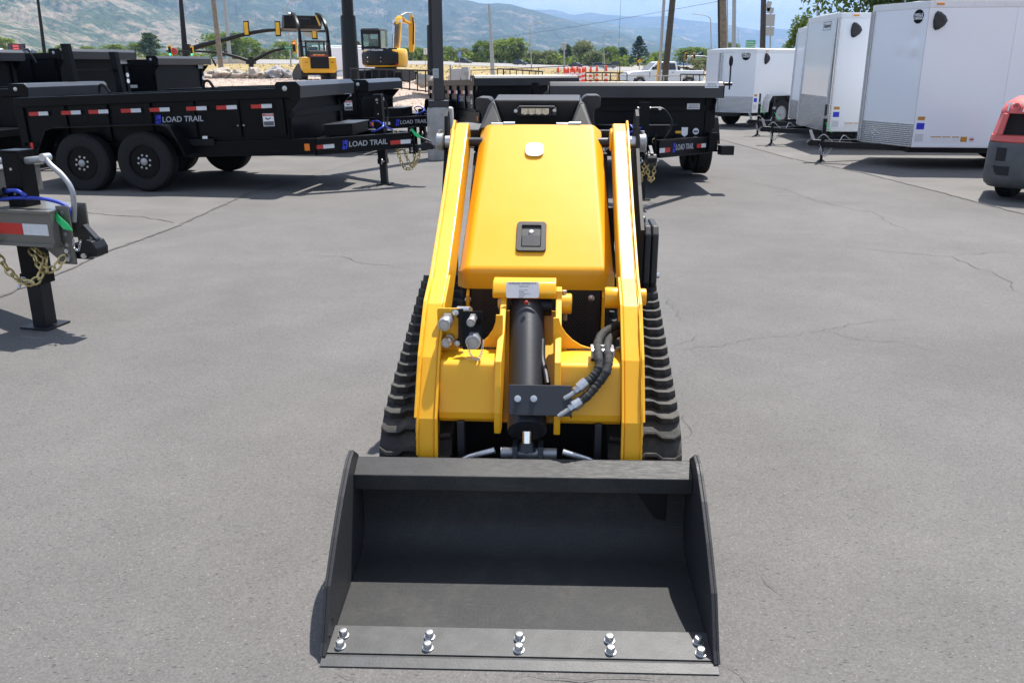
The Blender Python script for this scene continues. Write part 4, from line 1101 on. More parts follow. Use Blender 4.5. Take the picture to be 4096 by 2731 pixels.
# ---- rear upright plates with pin bosses
def upright(s):
    if s < 0: pts = [(240, 240), (250, 230), (268, 229), (277, 240), (292, 300), (292, 345), (275, 480), (265, 760), (240, 760), (240, 400)]; u = 2.02
    else: pts = [(1596, 206), (1602, 199), (1615, 199), (1620, 206), (1628, 500), (1640, 900), (1640, 1380), (1560, 1380), (1548, 900), (1560, 330), (1582, 290)]; u = 2.02
    x = -0.428 if s < 0 else 0.430
    q = [(1.97, 1.405), (2.03, 1.43), (2.09, 1.40), (2.2, 1.2), (2.3, 1.0), (2.3, .55), (1.52, .55), (1.50, .98), (1.72, 1.13), (1.90, 1.27)] if s > 0 else [(1.99, 1.40), (2.03, 1.425), (2.07, 1.41), (2.10, 1.33), (2.16, 1.20), (2.30, 1.02), (2.30, 0.60), (1.72, 0.55), (1.74, 0.86), (1.86, 1.10), (1.96, 1.26)]
    mb = MB(); mb.prism(q, 'x', x - 0.007, x + 0.007); return mb.build('upright_plate', M['black_matt'], loader), x
for s in (-1, 1):
    pl, x = upright(s)
    mb = MB(); mb.cyl((x - 0.0073, 2.035, 1.355), (x + 0.0073, 2.035, 1.355), 0.020, 16); mb.build('plate_hole', M['void'], pl)
    mb = MB(); mb.lathe([(0.0001, 0), (0.036, 0), (0.040, 0.004), (0.040, 0.028), (0.034, 0.033), (0.022, 0.035), (0.0001, 0.035)], (x + s * 0.0075, 1.955, 1.290), (s, 0, 0), 20); pb_ = mb.build('pin_boss', M['galv'], pl, smooth=True)
    mb = MB(); mb.cyl((x + s * 0.022, 1.955, 1.326), (x + s * 0.022, 1.955, 1.342), 0.011, 6); mb.build('bolt', M['zinc'], pb_)
    mb = MB(); mb.cyl((s * 0.388, 1.955, 1.290), (x, 1.955, 1.290), 0.028, 16); mb.build('pin_sleeve', M['zinc'], pl, smooth=True)
    if s > 0:
        p = LU(*z2(1658, 1000), 1.80); mb = MB(); mb.lathe([(0.0001, 0), (0.033, 0), (0.036, 0.004), (0.036, 0.026), (0.03, 0.03), (0.0001, 0.032)], (x + 0.0075, p.y, p.z), (1, 0, 0), 20); b2 = mb.build('pin_boss', M['dark_paint'], pl, smooth=True)
        mb = MB(); mb.cyl((x + .02, p.y, p.z + .034), (x + .02, p.y, p.z + .046), 0.010, 6); mb.build('bolt', M['zinc'], b2)
        mb = MB(); mb.cyl((x + .022, p.y, p.z - .034), (x + .022, p.y, p.z - .055), 0.009, 6); mb.build('bolt', M['zinc'], b2)
# axle stub between arm and hood at the top pivots, cross tube behind
mb = MB(); mb.cyl((-0.33, 1.955, 1.290), (-0.245, 1.955, 1.290), 0.020, 16); mb.cyl((0.245, 1.955, 1.290), (0.33, 1.955, 1.290), 0.022, 16); mb.build('pivot_tube', M['dark_paint'], loader, smooth=True)
mb = MB(); mb.box(-0.345, 0.345, 2.07, 2.13, 1.305, 1.335); mb.build('rear_cross_bar', M['black_steel'], loader, bevel=0.004)
# three suitcase weights at the right rear
wts = []
for k in range(3):
    mb = MB(); x0 = 0.424 + k * 0.0315
    mb.prism([(1.66, 0.72), (1.66, 0.93), (1.69, 0.965), (1.88, 0.965), (1.91, 0.93), (1.91, 0.72), (1.88, 0.69), (1.69, 0.69)], 'x', x0, x0 + 0.0285)
    mb.build('counterweight', M['plastic'], loader, bevel=0.007, seg=3)
mb = MB(); mb.cyl((0.515, 1.70, 0.745), (0.530, 1.70, 0.745), 0.012, 6); mb.build('bolt', M['zinc'], loader)

# ---- control tower with light bar
def tower():
    mb = MB()
    # front face leaning back, wings running down to the hood's corners
    def m(p): return (-p[0] + 0.0, p[1], p[2])
    tl = LU(*z2(598, 104), 2.09); tm = LU(*z2(720, 92), 2.09); bl = LU(*z2(672, 268), 2.02); wl_ = LU(*z2(530, 140), 2.16); bo = LU(*z2(492, 288), 2.00)
    cx = LU(*z2(918, 100), 2.1).x
    def pair(p): return (p.x - cx, p.y, p.z)
    T, Tm, B_, Wg, Bo = map(pair, (tl, tm, bl, wl_, bo))
    back = 2.46
    def P(x, y, z): return (x + cx, y, z)
    # central block with recessed face
    hw = abs(Tm[0]); zt_ = tm.z
    ht = abs(T[0]); hb = abs(B_[0])
    face = [P(-ht, 2.085, zt_), P(ht, 2.085, zt_), P(hb, 2.135, 1.33), P(-hb, 2.135, 1.33)]
    bk = [P(-ht - .01, back, zt_ + 0.012), P(ht + .01, back, zt_ + 0.012), P(hb, back, 1.20), P(-hb, back, 1.20)]
    mb.hexa(face, bk)
    for s in (-1, 1):
        f = [P(s * (ht - .004), 2.083, zt_ - 0.004), P(s * (ht + .022), 2.10, zt_ - 0.02), P(s * abs(Bo[0]), 1.985, 1.345), P(s * hb, 1.995, 1.348)]
        g = [P(s * (ht - .004), 2.44, zt_ + .004), P(s * (ht + .022), 2.44, zt_ - 0.01), P(s * (abs(Bo[0]) + .01), 2.44, 1.20), P(s * (hb + .002), 2.44, 1.20)]
        mb.hexa(f, g)
        # skirt down beside the hood
        f = [P(s * (ht + .022), 2.10, zt_ - 0.021), P(s * (abs(Bo[0]) + .002), 1.99, 1.344), P(s * (abs(Bo[0]) + .035), 2.02, 1.24), P(s * (abs(T[0]) + .048), 2.30, 1.24)]
        g = [P(s * (ht - .01), 2.15, zt_ - 0.04), P(s * (abs(Bo[0]) - .03), 2.05, 1.33), P(s * (abs(Bo[0])), 2.06, 1.23), P(s * (abs(T[0]) + .02), 2.32, 1.23)]
        mb.hexa(f, g)
    o = mb.build('control_tower', M['plastic'], loader, bevel=0.012, seg=3)
    # horn-like hand rests at both ends
    for s, top in ((-1, [(466, 95), (476, 76), (500, 70), (560, 74), (578, 86), (596, 122)]), (1, [(1390, 80), (1382, 62), (1362, 54), (1290, 55), (1265, 66), (1240, 100)])):
        pts = [LU(*z2(*p), 2.26) for p in top]
        zlow = min(p.z for p in pts)
        fr = [(p.x, p.z) for p in pts]
        xi, xo = pts[-1].x, pts[0].x
        low = [(xi + s * 0.012, zlow - 0.05), (xi + s * 0.045, zlow - 0.17), (xi + s * 0.075, zlow - 0.17), (xo - s * 0.032, zlow - 0.075), (xo - s * 0.030, zlow - 0.040), (xo - s * 0.004, zlow - 0.028)]
        mb = MB(); mb.prism(fr + low, 'y', 2.225, 2.42); mb.build('hand_rest', M['plastic'], o, bevel=0.010, seg=3)
    # light bar
    def F_(x, y, du=0.0):
        return LU(*z2(x, y), 2.055)
        d = _li.to_3x3() @ ray(*z2(x, y)); a = Vector((0, 2.19, zt_)); n_ = Vector((0, -(zt_ - 1.345), 0.145)).normalized()
        n_ = Vector((0, -(zt_ - 1.345), (2.19 - 2.045))).normalized()
        n_ = Vector((0, -0.9, 0.42)).normalized()
        return _lo + d * ((Vector((0, 2.115, 1.405)) - _lo).dot(Vector((0, -1, 0))) / d.dot(Vector((0, -1, 0))))
    a, c = F_(768, 130), F_(1062, 212); yb = 2.055
    mb = MB(); mb.box(a.x, c.x, yb, yb + 0.09, c.z, a.z - 0.012); mb.box(a.x + .008, c.x - .008, yb - 0.016, yb + .05, a.z - 0.014, a.z - 0.004)
    lbx = mb.build('light_bar', M['plastic'], o, bevel=0.004)
    l0, l1 = LU(*z2(802, 155), yb - 0.004), LU(*z2(1008, 202), yb - 0.004)
    mb = MB(); Mf = frame(((l0.x + l1.x) / 2, yb - 0.001, (l0.z + l1.z) / 2), (1, 0, 0), (0, 0, 1)); mb.loft([[(x, y, -0.002) for x, y in rrect((l1.x - l0.x) / 2 + .012, (l0.z - l1.z) / 2 + .008, .008)], [(x, y, 0.008) for x, y in rrect((l1.x - l0.x) / 2 + .010, (l0.z - l1.z) / 2 + .006, .008)]], True, True, Mf); mb.build('light_bezel', M['black_steel'], lbx)
    wdt = (l1.x - l0.x) / 4
    for k in range(4):
        mb = MB(); x0 = l0.x + k * wdt; pts = [(x0 + .0012 + (wdt - .0024) * i / 8, l1.z + 0.004 * (math.cos(2 * PI * i / 8) * .5 + .5)) for i in range(9)] + [(x0 + wdt - .0012, l0.z), (x0 + .0012, l0.z)]
        mb.prism(pts, 'y', yb - 0.0135, yb - 0.008); mb.build('lamp_lens', M['lens_clear'], lbx)
    for (x, y) in ((762, 176), (1047, 171)):
        p = LU(*z2(x, y), yb - 0.001); mb = MB(); mb.lathe([(0.0001, 0), (0.0085, 0), (0.0085, 0.004), (0.006, 0.0055), (0.0001, 0.0055)], p, (0, -1, 0), 14); mb.build('screw', M['zinc'], lbx, smooth=True)
tower()

# ---- rubber tracks
def track_path():
    pts = []
    c1, r1 = (0.925, 0.225), 0.215; c2, r2 = (1.80, 0.475), 0.205; c3, r3 = (2.08, 0.205), 0.190
    def ext(ca, ra, cb, rb):                                          # outer tangent going from a to b, keeping the circles on the right
        d = Vector((cb[0] - ca[0], cb[1] - ca[1])); L = d.length; d /= L; n = Vector((-d.y, d.x)); k = (ra - rb) / L
        m = d * k + n * math.sqrt(1 - k * k); return Vector(ca) + m * ra, Vector(cb) + m * rb, math.degrees(math.atan2(m.y, m.x))
    a1, a2, g12 = ext(c1, r1, c2, r2); b2, b3, g23 = ext(c2, r2, c3, r3); e3, e1, g31 = ext(c3, r3, c1, r1)
    def arcp(c, r, s, e):
        while e > s: e -= 360
        n = max(3, int(abs(e - s) / 7)); return [Vector((c[0] + r * math.cos(R(s + (e - s) * i / n)), c[1] + r * math.sin(R(s + (e - s) * i / n)))) for i in range(n + 1)]
    path = arcp(c1, r1, g31, g12) + arcp(c2, r2, g12, g23) + arcp(c3, r3, g23, g31)
    return path
TP = track_path()
def resample(path, step):
    p = path + [path[0]]; s = [0]
    for a, b_ in zip(p[:-1], p[1:]): s.append(s[-1] + (b_ - a).length)
    n = int(s[-1] / step); out = []; j = 0
    for k in range(n):
        t = k / n * s[-1]
        while s[j + 1] < t: j += 1
        f = (t - s[j]) / max(1e-9, s[j + 1] - s[j]); q = p[j].lerp(p[j + 1], f); out.append(q)
    return out
TWID = 0.255
# lug: shallow wave across the belt, sides bevelled
def lug_mesh(mirror):
    w = TWID / 2; t = 0.019
    front = [(-w, -.010), (-w * .62, -.016), (-w * .45, -.004), (-w * .12, -.002), (0.0, .012), (w * .30, .012), (w * .48, -.004), (w * .80, -.004), (w, .012)]
    back = [(x, y + t) for x, y in front]
    lo = front + back[::-1]
    hi = [(x * .97, y + .003) for x, y in front] + [(x * .97, y - .003) for x, y in back[::-1]]
    if mirror: lo = [(-x, y) for x, y in lo]; hi = [(-x, y) for x, y in hi]
    return [(x, y, 0.0) for x, y in lo], [(x, y, 0.027) for x, y in hi]
LUG = {}
for s in (-1, 1):
    xc = s * 0.400
    pth = resample(TP, 0.028); n = len(pth); mb = MB(); outer, inner_ = [], []
    for i, p in enumerate(pth):
        t = (pth[(i + 1) % n] - pth[i - 1]).normalized(); nn = Vector((-t.y, t.x)); outer.append(p); inner_.append(p - nn * 0.024)
    vs, fs = [], []
    for i in range(n):
        o, q = outer[i], inner_[i]
        vs += [(xc - TWID / 2, o.x, o.y), (xc + TWID / 2, o.x, o.y), (xc + TWID / 2, q.x, q.y), (xc - TWID / 2, q.x, q.y)]
    for i in range(n):
        a, b_ = 4 * i, 4 * ((i + 1) % n)
        for k in range(4): fs.append((a + k, a + (k + 1) % 4, b_ + (k + 1) % 4, b_ + k))
    mb.add(vs, fs); tr = mb.build('track', M['rubber'], loader, smooth=True, angle=50)
    lp = resample(TP, 0.0705); n = len(lp); proto = None
    for i, p in enumerate(lp):
        t = (lp[(i + 1) % n] - lp[i - 1]).normalized(); nn = Vector((-t.y, t.x))
        Mx = Matrix(((1, 0, 0, xc), (0, t.x, nn.x, p.x), (0, t.y, nn.y, p.y), (0, 0, 0, 1)))
        if proto is None:
            lo, hi = lug_mesh(s < 0); m2 = MB(); m2.hexa(lo, hi); proto = m2.build('lug', M['rubber'], tr, bevel=0.002); proto.matrix_local = Mx
        else: inst(proto, 'lug', tr, Mx)
    mb = MB(); mb.prism([(0.90, 0.12), (0.95, 0.36), (1.74, 0.56), (2.05, 0.30), (2.05, 0.08)], 'x', xc - 0.07, xc + 0.07); mb.build('track_frame', M['black_matt'], loader)
    for k, (cy, cz, r) in enumerate(((0.925, 0.225, 0.186), (1.80, 0.475, 0.175), (2.08, 0.205, 0.162))):
        mb = MB(); mb.lathe([(0.0001, -.05), (r * .5, -.05), (r, -.04), (r, .04), (r * .5, .05), (0.0001, .05)], (xc, cy, cz), (1, 0, 0), 24); mb.build('track_wheel', M['black_matt'], loader, smooth=True)
    for k in range(4):
        mb = MB(); mb.lathe([(0.0001, -.06), (.07, -.06), (.075, -.05), (.075, .05), (.07, .06), (0.0001, .06)], (xc, 1.14 + .24 * k, 0.103), (1, 0, 0), 18); mb.build('track_roller', M['black_matt'], loader, smooth=True)
# ================================================================ TRAILERS
# trailer axes: x forward (towards the coupler), y to the trailer's left, z up; origin on the ground under the axles
def wheel(parent, x, y, side, r=0.385, w=0.235, rim='black_gloss', nuts=8, style='mod', z=None):
    """tyre with dished rim, hub and nuts; side = +1/-1 tells which way the rim's face looks"""
    mb = MB(); rr_ = r * 0.56
    pr = [(rr_, -w * .42), (r * .80, -w * .5), (r * .93, -w * .47), (r, -w * .36), (r, w * .36), (r * .93, w * .47), (r * .80, w * .5), (rr_, w * .42)]
    mb.lathe(pr, (0, 0, 0), (0, 1, 0), 40, caps=False)
    t = mb.build('wheel', M['tyre'], parent, smooth=True, angle=25); t.location = (x, y, r if z is None else z)
    mb = MB(); s = side
    for k in (-0.24, 0.0, 0.24):                                     # tread grooves standing as ribs between them
        mb.lathe([(r - .004, (k - .085) * w), (r + .005, (k - .08) * w), (r + .005, (k + .08) * w), (r - .004, (k + .085) * w)], (0, 0, 0), (0, 1, 0), 40)
    mb.build('tread', M['tyre'], t)
    mb = MB()
    mb.lathe([(rr_ * 1.01, s * w * .40), (rr_ * 1.02, s * w * .46), (rr_ * .93, s * w * .46), (rr_ * .88, s * w * .22), (rr_ * .62, s * w * .20), (rr_ * .50, s * w * .30), (rr_ * .22, s * w * .30), (0.0001, s * w * .30)], (0, 0, 0), (0, 1, 0), 32)
    rm = mb.build('rim', M[rim], t, smooth=True, angle=30)
    mb = MB(); mb.lathe([(rr_ * .24, s * w * .28), (rr_ * .22, s * w * .46), (rr_ * .14, s * w * .50), (0.0001, s * w * .50)], (0, 0, 0), (0, 1, 0), 18); mb.build('hub', M['galv'], t, smooth=True)
    mb = MB()
    for k in range(nuts):
        a = 2 * PI * k / nuts + .2; c = (rr_ * .40 * math.cos(a), s * w * .29, rr_ * .40 * math.sin(a)); mb.cyl(c, (c[0], s * w * .42, c[2]), rr_ * .07, 6)
    mb.build('lug_nuts', M['zinc'], t)
    mb = MB()
    for k in range(8):
        a = 2 * PI * k / 8; c = Vector((rr_ * .75 * math.cos(a), s * w * .212, rr_ * .75 * math.sin(a))); mb.cyl(c, c + Vector((0, s * .004, 0)), rr_ * .085, 10)
    mb.build('rim_holes', M['void'], t)
    return t
def logo(parent, Mx, h):
    """blue two-stroke mark and the name in silver letters"""
    mb = MB(); u = h / 10.0
    k = 0.16
    def q(x0, x1, y0, y1): mb.prism([(x0 * u + y0 * u * k, y0 * u), (x1 * u + y0 * u * k, y0 * u), (x1 * u + y1 * u * k, y1 * u), (x0 * u + y1 * u * k, y1 * u)], 'z', 0, 0.002, Mx)
    q(-8.6, -7.2, -1.2, 7); q(-8.6, -4.0, -7, -1.9); q(-5.9, -.4, 1.0, 7); q(-2.7, -.6, -7, .2)
    mb.build('logo', M['blue'], parent)
    text('LOAD TRAIL', h * 1.18, M['grey_print'], parent, Mx @ Matrix.Translation((u * 1.2, -u * .2, 0)), ext=0.001, align='LEFT', sx=1.02, bold=h * .012, shear=0.10)
def tape(parent, Mx, L, h, flip=False):
    """red and silver reflective strip"""
    for k, mt in ((0, 'red'), (1, 'silver_refl')):
        kk = 1 - k if flip else k
        mb = MB(); mb.box(-L / 2 + kk * L / 2, kk * L / 2, -h / 2, h / 2, 0, 0.0015, Mx); mb.build('reflector_strip', M[mt], parent)
def danger_label(parent, Mx, w, h):
    mb = MB(); mb.box(-w / 2, w / 2, -h / 2, h / 2, 0, 0.0015, Mx); d = mb.build('danger_label', M['white'], parent)
    mb = MB(); mb.box(-w / 2 + .004, w / 2 - .004, h * .30, h / 2 - .004, .0015, .0025, Mx); mb.build('label_band', M['red'], d)
    text('DANGER', h * .16, M['white'], d, Mx @ Matrix.Translation((w * .06, h * .39, .003)), ext=.0003)
    mb = MB(); mb.box(-w / 2 + .006, w / 2 - .006, -h * .46, -h * .12, .0015, .0025, Mx); mb.prism([(-w * .3, h * .10), (-w * .05, -h * .02), (w * .25, h * .12), (w * .2, h * .2), (0, h * .1), (-w * .25, h * .2)], 'z', .0015, .0025, Mx); mb.build('label_print', M['ink'], d)
def jack(parent, x, y, ztop, zfoot, a=0.115, mt='black_gloss', crank=1, big=True):
    """drop-leg jack: outer tube, inner leg on a foot plate, gear head with crank"""
    mb = MB(); mb.box(x - a / 2, x + a / 2, y - a / 2, y + a / 2, zfoot + .30, ztop); mb.box(x - a * .56, x + a * .56, y - a * .56, y + a * .56, zfoot + .29, zfoot + .36)
    mb.box(x - a * .54, x + a * .54, y - a * .54, y + a * .54, ztop, ztop + .012)
    j = mb.build('jack', M[mt], parent, bevel=.004)
    mb = MB(); b_ = a * .40; mb.box(x - b_, x + b_, y - b_, y + b_, zfoot + .012, zfoot + .31); mb.build('jack_leg', M['black_steel'], j, bevel=.003)
    mb = MB(); mb.box(x - .105, x + .105, y - .105, y + .105, zfoot + .002, zfoot + .014); mb.build('foot_plate', M['black_steel'], j, bevel=.003)
    if crank:
        s = crank; z = ztop - .06
        mb = MB(); mb.cyl((x, y - .5 * a - .03, z), (x, y + .5 * a + .02, z), .017, 12); mb.build('crank_shaft', M['galv'], j, smooth=True)
        yy = y - s * (.5 * a + .03) if big else y - s * (.5 * a + .02)
        pts = [(x, y - s * .5 * a, z), (x, y - s * (.5 * a + .13), z), (x + .012, y - s * (.5 * a + .20), z - .03), (x + .02, y - s * (.5 * a + .27), z - .13), (x + .02, y - s * (.5 * a + .28), z - .23), (x + .02, y - s * (.5 * a + .22), z - .34), (x + .02, y - s * (.5 * a + .16), z - .44)]
        mb = MB(); mb.tube(bez(pts, 6), .0135, 10); mb.build('crank_handle', M['galv' if mt != 'black_gloss' else 'black_steel'], j, smooth=True)
        mb = MB(); mb.cyl((x - .025, y - s * (.5 * a + .13), z), (x + .025, y - s * (.5 * a + .13), z), .022, 12); mb.build('crank_knuckle', M['zinc'], j, smooth=True)
    mb = MB()
    for zz in (ztop - .10, ztop - .25): mb.cyl((x, y - a / 2 - .006, zz), (x, y + a / 2 + .006, zz), .009, 6)
    mb.cyl((x - a / 2 - .006, y, zfoot + .33), (x + a / 2 + .006, y, zfoot + .33), .012, 8)
    mb.build('jack_bolts', M['zinc'], j)
    mb = MB(); mb.tube([(x + a * .3, y - a * .5, zfoot + .325), (x + a * .3, y - a * .5 - .06, zfoot + .325)], .011, 8); mb.tube(bez([(x + a * .3, y - a * .5 - .06, zfoot + .325), (x + a * .3, y - a * .5 - .10, zfoot + .36), (x + a * .3, y - a * .5 - .14, zfoot + .30)], 5), .009, 8); mb.build('pull_pin', M['zinc'], j, smooth=True)
    return j
def coupler(parent, x, z, tag=True, mt='black_gloss', ln=1.0):
    """channel bracket with holes, ball coupler with latch lever, green inspection tag"""
    mb = MB()
    for s in (-1, 1): mb.box(x - .06, x + .03, s * .075 - .007, s * .075 + .007, z - .20, z + .16)
    c = mb.build('coupler_bracket', M[mt], parent, bevel=.003)
    mb = MB()
    for s in (-1, 1):
        for k in range(5): mb.cyl((x - .015, s * .083, z + .12 - k * .066), (x - .015, s * .0845, z + .12 - k * .066), .013, 10)
    mb.build('bracket_holes', M['galv'], c)
    mb = MB(); mb.prism([(x - .03, z - .17), (x + .16 * ln, z - .17), (x + .20 * ln, z - .15), (x + .28 * ln, z - .15), (x + .29 * ln, z - .10), (x + .25 * ln, z - .055), (x + .17 * ln, z - .045), (x + .10 * ln, z - .08), (x - .03, z - .08)], 'y', -.058, .058); mb.build('coupler', M['black_steel'], c, bevel=.014 * ln, seg=3)
    mb = MB(); mb.prism([(x + .05, z + .02), (x + .07, z + .04), (x + .25 * ln, z - .04), (x + .26 * ln, z - .055), (x + .22 * ln, z - .055)], 'y', -.02, .02); mb.build('coupler_latch', M['dark_paint'], c, bevel=.004)
    mb = MB()
    for s in (-1, 1):
        for q in ((x - .015, z - .115), (x - .015, z - .165), (x + .10, z - .14)): mb.cyl((q[0], s * .082, q[1]), (q[0], s * .098, q[1]), .016, 6)
    mb.build('coupler_bolts', M['zinc'], c)
    if tag:
        mb = MB(); p = [(x + .0, -.088, z + .155), (x + .05, -.10, z + .10), (x + .13, -.095, z + .04), (x + .115, -.10, z + .00), (x + .04, -.105, z + .05), (x - .005, -.09, z + .11)]; mb.hexa(p, [(a, b_ - .002, d) for a, b_, d in p]); mb.build('inspection_tag', M['green_tag'], c)
    return c
def dump_trailer(name, label, pose, xf=2.38, xr=-1.38, zt=1.25, hw=1.02, zfl=.66, jackx=3.33, cx=3.80, paint='black_gloss', axles=(-.45, .45), group=None, signs=True, front=True, crank=-1, fx=.0, tongue=True, shroud='shroud', fz=.0, posts=None, ends=True, jt=1.10):
    X, Y, yaw, pit = pose
    t = thing(name, label, 'dump trailer', (X, Y, 0), group=group, rot=(0, -pit, yaw))
    P_ = M[paint]
    mb = MB(); mb.box(xr, xf, -hw + .03, hw - .03, zfl - .05, zfl); mb.build('bed_floor', P_, t)
    for s in (-1, 1):
        y0, y1 = sorted((s * hw, s * (hw - .03)))
        mb = MB(); mb.box(xr, xf, y0, y1, zfl, zt - .03); sd = mb.build('side_wall', P_, t)
        mb = MB(); a, b_ = sorted((s * (hw + .045), s * (hw - .055))); mb.prism([(a, zt - .125), (b_, zt - .125), (b_, zt - .02), (b_ - s * .0, zt), (a, zt), (a, zt - .02)], 'x', xr, xf); mb.build('top_rail', P_, sd, bevel=.008)
        n = posts or max(3, int((xf - xr) / .62))
        for k in range(n + 1):
            xx = xr + .05 + (xf - xr - .1) * k / n; a, b_ = sorted((s * hw, s * (hw + .035))); mb = MB(); mb.box(xx - .045, xx + .045, a, b_, zfl, zt - .125); mb.build('side_post', P_, sd, bevel=.004)
        a, b_ = sorted((s * (hw - .10), s * (hw + .012))); mb = MB(); mb.box(xr, xf + .35, a, b_, .41, zfl - .052); mb.box(xr, xf + .35, a - .02, b_ + .02, .405, .425); mb.build('frame_rail', P_, t, bevel=.004)
        # fender over the wheels
        ax0, ax1 = axles[0], axles[-1]; a, b_ = sorted((s * (hw + .002), s * (hw + .30)))
        if s * 1 == -1 or True:
            o = [(ax0 - .62, .46), (ax0 - .56, .60), (ax0 - .42, .83), (ax0 - .30, .86), (ax1 + .30, .86), (ax1 + .42, .83), (ax1 + .58, .58), (ax1 + .62, .46)]
            i_ = [(ax1 + .60, .46), (ax1 + .565, .575), (ax1 + .408, .818), (ax1 + .295, .846), (ax0 - .295, .846), (ax0 - .408, .818), (ax0 - .545, .595), (ax0 - .60, .46)]
            mb = MB(); mb.prism(o + i_, 'y', a, b_); fe = mb.build('fender', P_, t, bevel=.003)
        for xx in axles: wheel(t, xx, s * (hw + .15), s)
    mb = MB()
    for xx in axles: mb.cyl((xx, -hw - .1, .385), (xx, hw + .1, .385), .05, 10)
    mb.build('axle', M['black_matt'], t)
    mb = MB(); mb.box(xr - .05, xr, -hw, hw, zfl - .05, zt - .01); mb.build('tailgate', P_, t, bevel=.004)
    # bulkhead with rolled-tarp shroud
    mb = MB(); mb.box(xf, xf + .03, -hw, hw, zfl - .2, zt - .02); bk = mb.build('front_bulkhead', P_, t, bevel=.003)
    mb = MB(); mb.box(xf + .03, xf + .07, -hw, hw, zfl + .22, zfl + .30); mb.box(xf + .03, xf + .07, -hw + .02, -hw + .11, zfl - .2, zt - .13); mb.box(xf + .03, xf + .07, hw - .11, hw - .02, zfl - .2, zt - .13); mb.build('bulkhead_frame', P_, bk, bevel=.004)
    zs = zt + fz
    sh = [(xf - .06, zs - .11), (xf + .25, zs - .13), (xf + .265, zs + .02), (xf + .215, zs + .075), (xf - .04, zs + .08), (xf - .07, zs + .05)]
    mb = MB(); mb.prism(sh, 'y', -hw - .07, hw + .07); sr = mb.build('tarp_shroud', M[shroud], t, bevel=.006)
    for s in (-1, 1):
        mb = MB(); y0 = s * (hw + .0705); mb.prism([(a + (0.0 if a > xf else -.0), b_) for a, b_ in sh], 'y', y0, y0 + s * .012); e = mb.build('shroud_end', P_, sr, bevel=.003)
        mb = MB(); mb.lathe([(0.0001, 0), (.032, 0), (.032, .006), (.02, .008), (0.0001, .008)], (xf + .06, y0 + s * .012, zs - .005), (0, s, 0), 16); mb.build('roller_axle', M['zinc'], e, smooth=True)
    # brace triangles under the shroud
    for s in (-1, 1):
        mb = MB(); a, b_ = sorted((s * hw, s * (hw - .02))); mb.prism([(xf + .03, zs - .14), (xf + .23, zs - .14), (xf + .03, zs - .34)], 'y', a, b_); mb.build('shroud_brace', P_, t)
    # tongue
    zf0, zf1 = .40, .585
    if tongue:
        for s in (-1, 1):
            a0, a1 = Vector((xf + .30, s * .93)), Vector((cx - .03, s * .085)); d = (a1 - a0).normalized(); nq = Vector((-d.y, d.x)) * .045
            lo = [(a0.x - nq.x, a0.y - nq.y), (a1.x - nq.x, a1.y - nq.y), (a1.x + nq.x, a1.y + nq.y), (a0.x + nq.x, a0.y + nq.y)]
            mb = MB(); mb.prism(lo, 'z', zf0, zf1); nf = nq * 1.3
            for z0, z1 in ((zf0 - .012, zf0 + .004), (zf1 - .004, zf1 + .012)):
                l2 = [(a0.x - nf.x, a0.y - nf.y), (a1.x - nf.x, a1.y - nf.y), (a1.x + nf.x, a1.y + nf.y), (a0.x + nf.x, a0.y + nf.y)]; mb.prism(l2, 'z', z0, z1)
            tg = mb.build('tongue_rail', P_, t, bevel=.003)
            out = Vector((-d.y, d.x, 0)) * s
            dd = Vector((d.x, d.y, 0)) * (1 if s < 0 else -1)                # reading direction seen from outside
            L = (a1 - a0).length
            def on(f, z, lift=.0595 * 0 + .046): 
                q = a0.lerp(a1, f); return frame((q.x + out.x * lift, q.y + out.y * lift, z), dd, (0, 0, 1))
            if signs:
                logo(tg, on(.33 if s < 0 else .70, .495), .082)
                tape(tg, on(.085 if s < 0 else .16, .49), .30, .052); tape(tg, on(.88 if s < 0 else .90, .475), .30, .055, flip=(s > 0))
        mb = MB(); mb.box(xf + .20, xf + .30, -hw + .05, hw - .05, .41, .585); mb.build('front_cross_beam', P_, t, bevel=.003)
        mb = MB(); mb.prism([(xf + .32, -.52), (xf + .32, .52), (xf + .66, .36), (xf + .66, -.36)], 'z', .60, .74); bx = mb.build('pump_box', P_, t, bevel=.006)
        mb = MB(); mb.prism([(xf + .31, -.54), (xf + .31, .54), (xf + .68, .37), (xf + .68, -.37)], 'z', .742, .756); mb.build('pump_box_lid', M['shroud'], bx, bevel=.003)
        # amber marker lamps at the corners of the frame
        for s in (-1, 1):
            mb = MB(); a, b_ = sorted((s * (hw + .014), s * (hw + .03))); mb.box(xf + .22, xf + .29, a, b_, .455, .545); mb.build('marker_lamp', M['orange'], t, bevel=.006)
        if ends:
            zgr = -jackx * math.tan(pit)
            jack(t, jackx, 0, jt, zgr, crank=crank)
            coupler(t, cx, .50)
            mb = MB(); pts = bez([(jackx + .06, -.04, .73), (jackx + .08, -.16, .68), (jackx - .02, -.20, .63), (jackx - .10, -.10, .62)], 8); mb.tube(pts, .012, 8); pts = bez([(jackx - .08, -.06, .66), (jackx - .1, -.14, .74), (jackx + .02, -.17, .76), (jackx + .10, -.10, .68), (jackx + .2, -.03, .62)], 8); mb.tube(pts, .010, 8); mb.build('wiring_cable', M['blue_hose'], t, smooth=True)
            xx = jackx + .22
            chain([(xx, -.10, .62), (xx + .02, -.125, .50), (xx + .04, -.13, .35), (xx + .10, -.11, .13), (xx + .2, -.08, .10), (xx + .30, -.06, .22), (xx + .34, -.05, .36)], .0075, .062, 'safety_chain', M['gold_chain'], t)
            chain([(xx, .10, .60), (xx + .05, .12, .40), (xx + .14, .08, .14), (xx + .22, .02, .16), (xx + .26, -.02, .38)], .0075, .062, 'safety_chain', M['gold_chain'], t)
    return t
def fmat(x, s, hw, z, d=.002):
    """frame on a side wall, reading from outside"""
    return frame((x, s * (hw + d), z), (-s, 0, 0), (0, 0, 1))

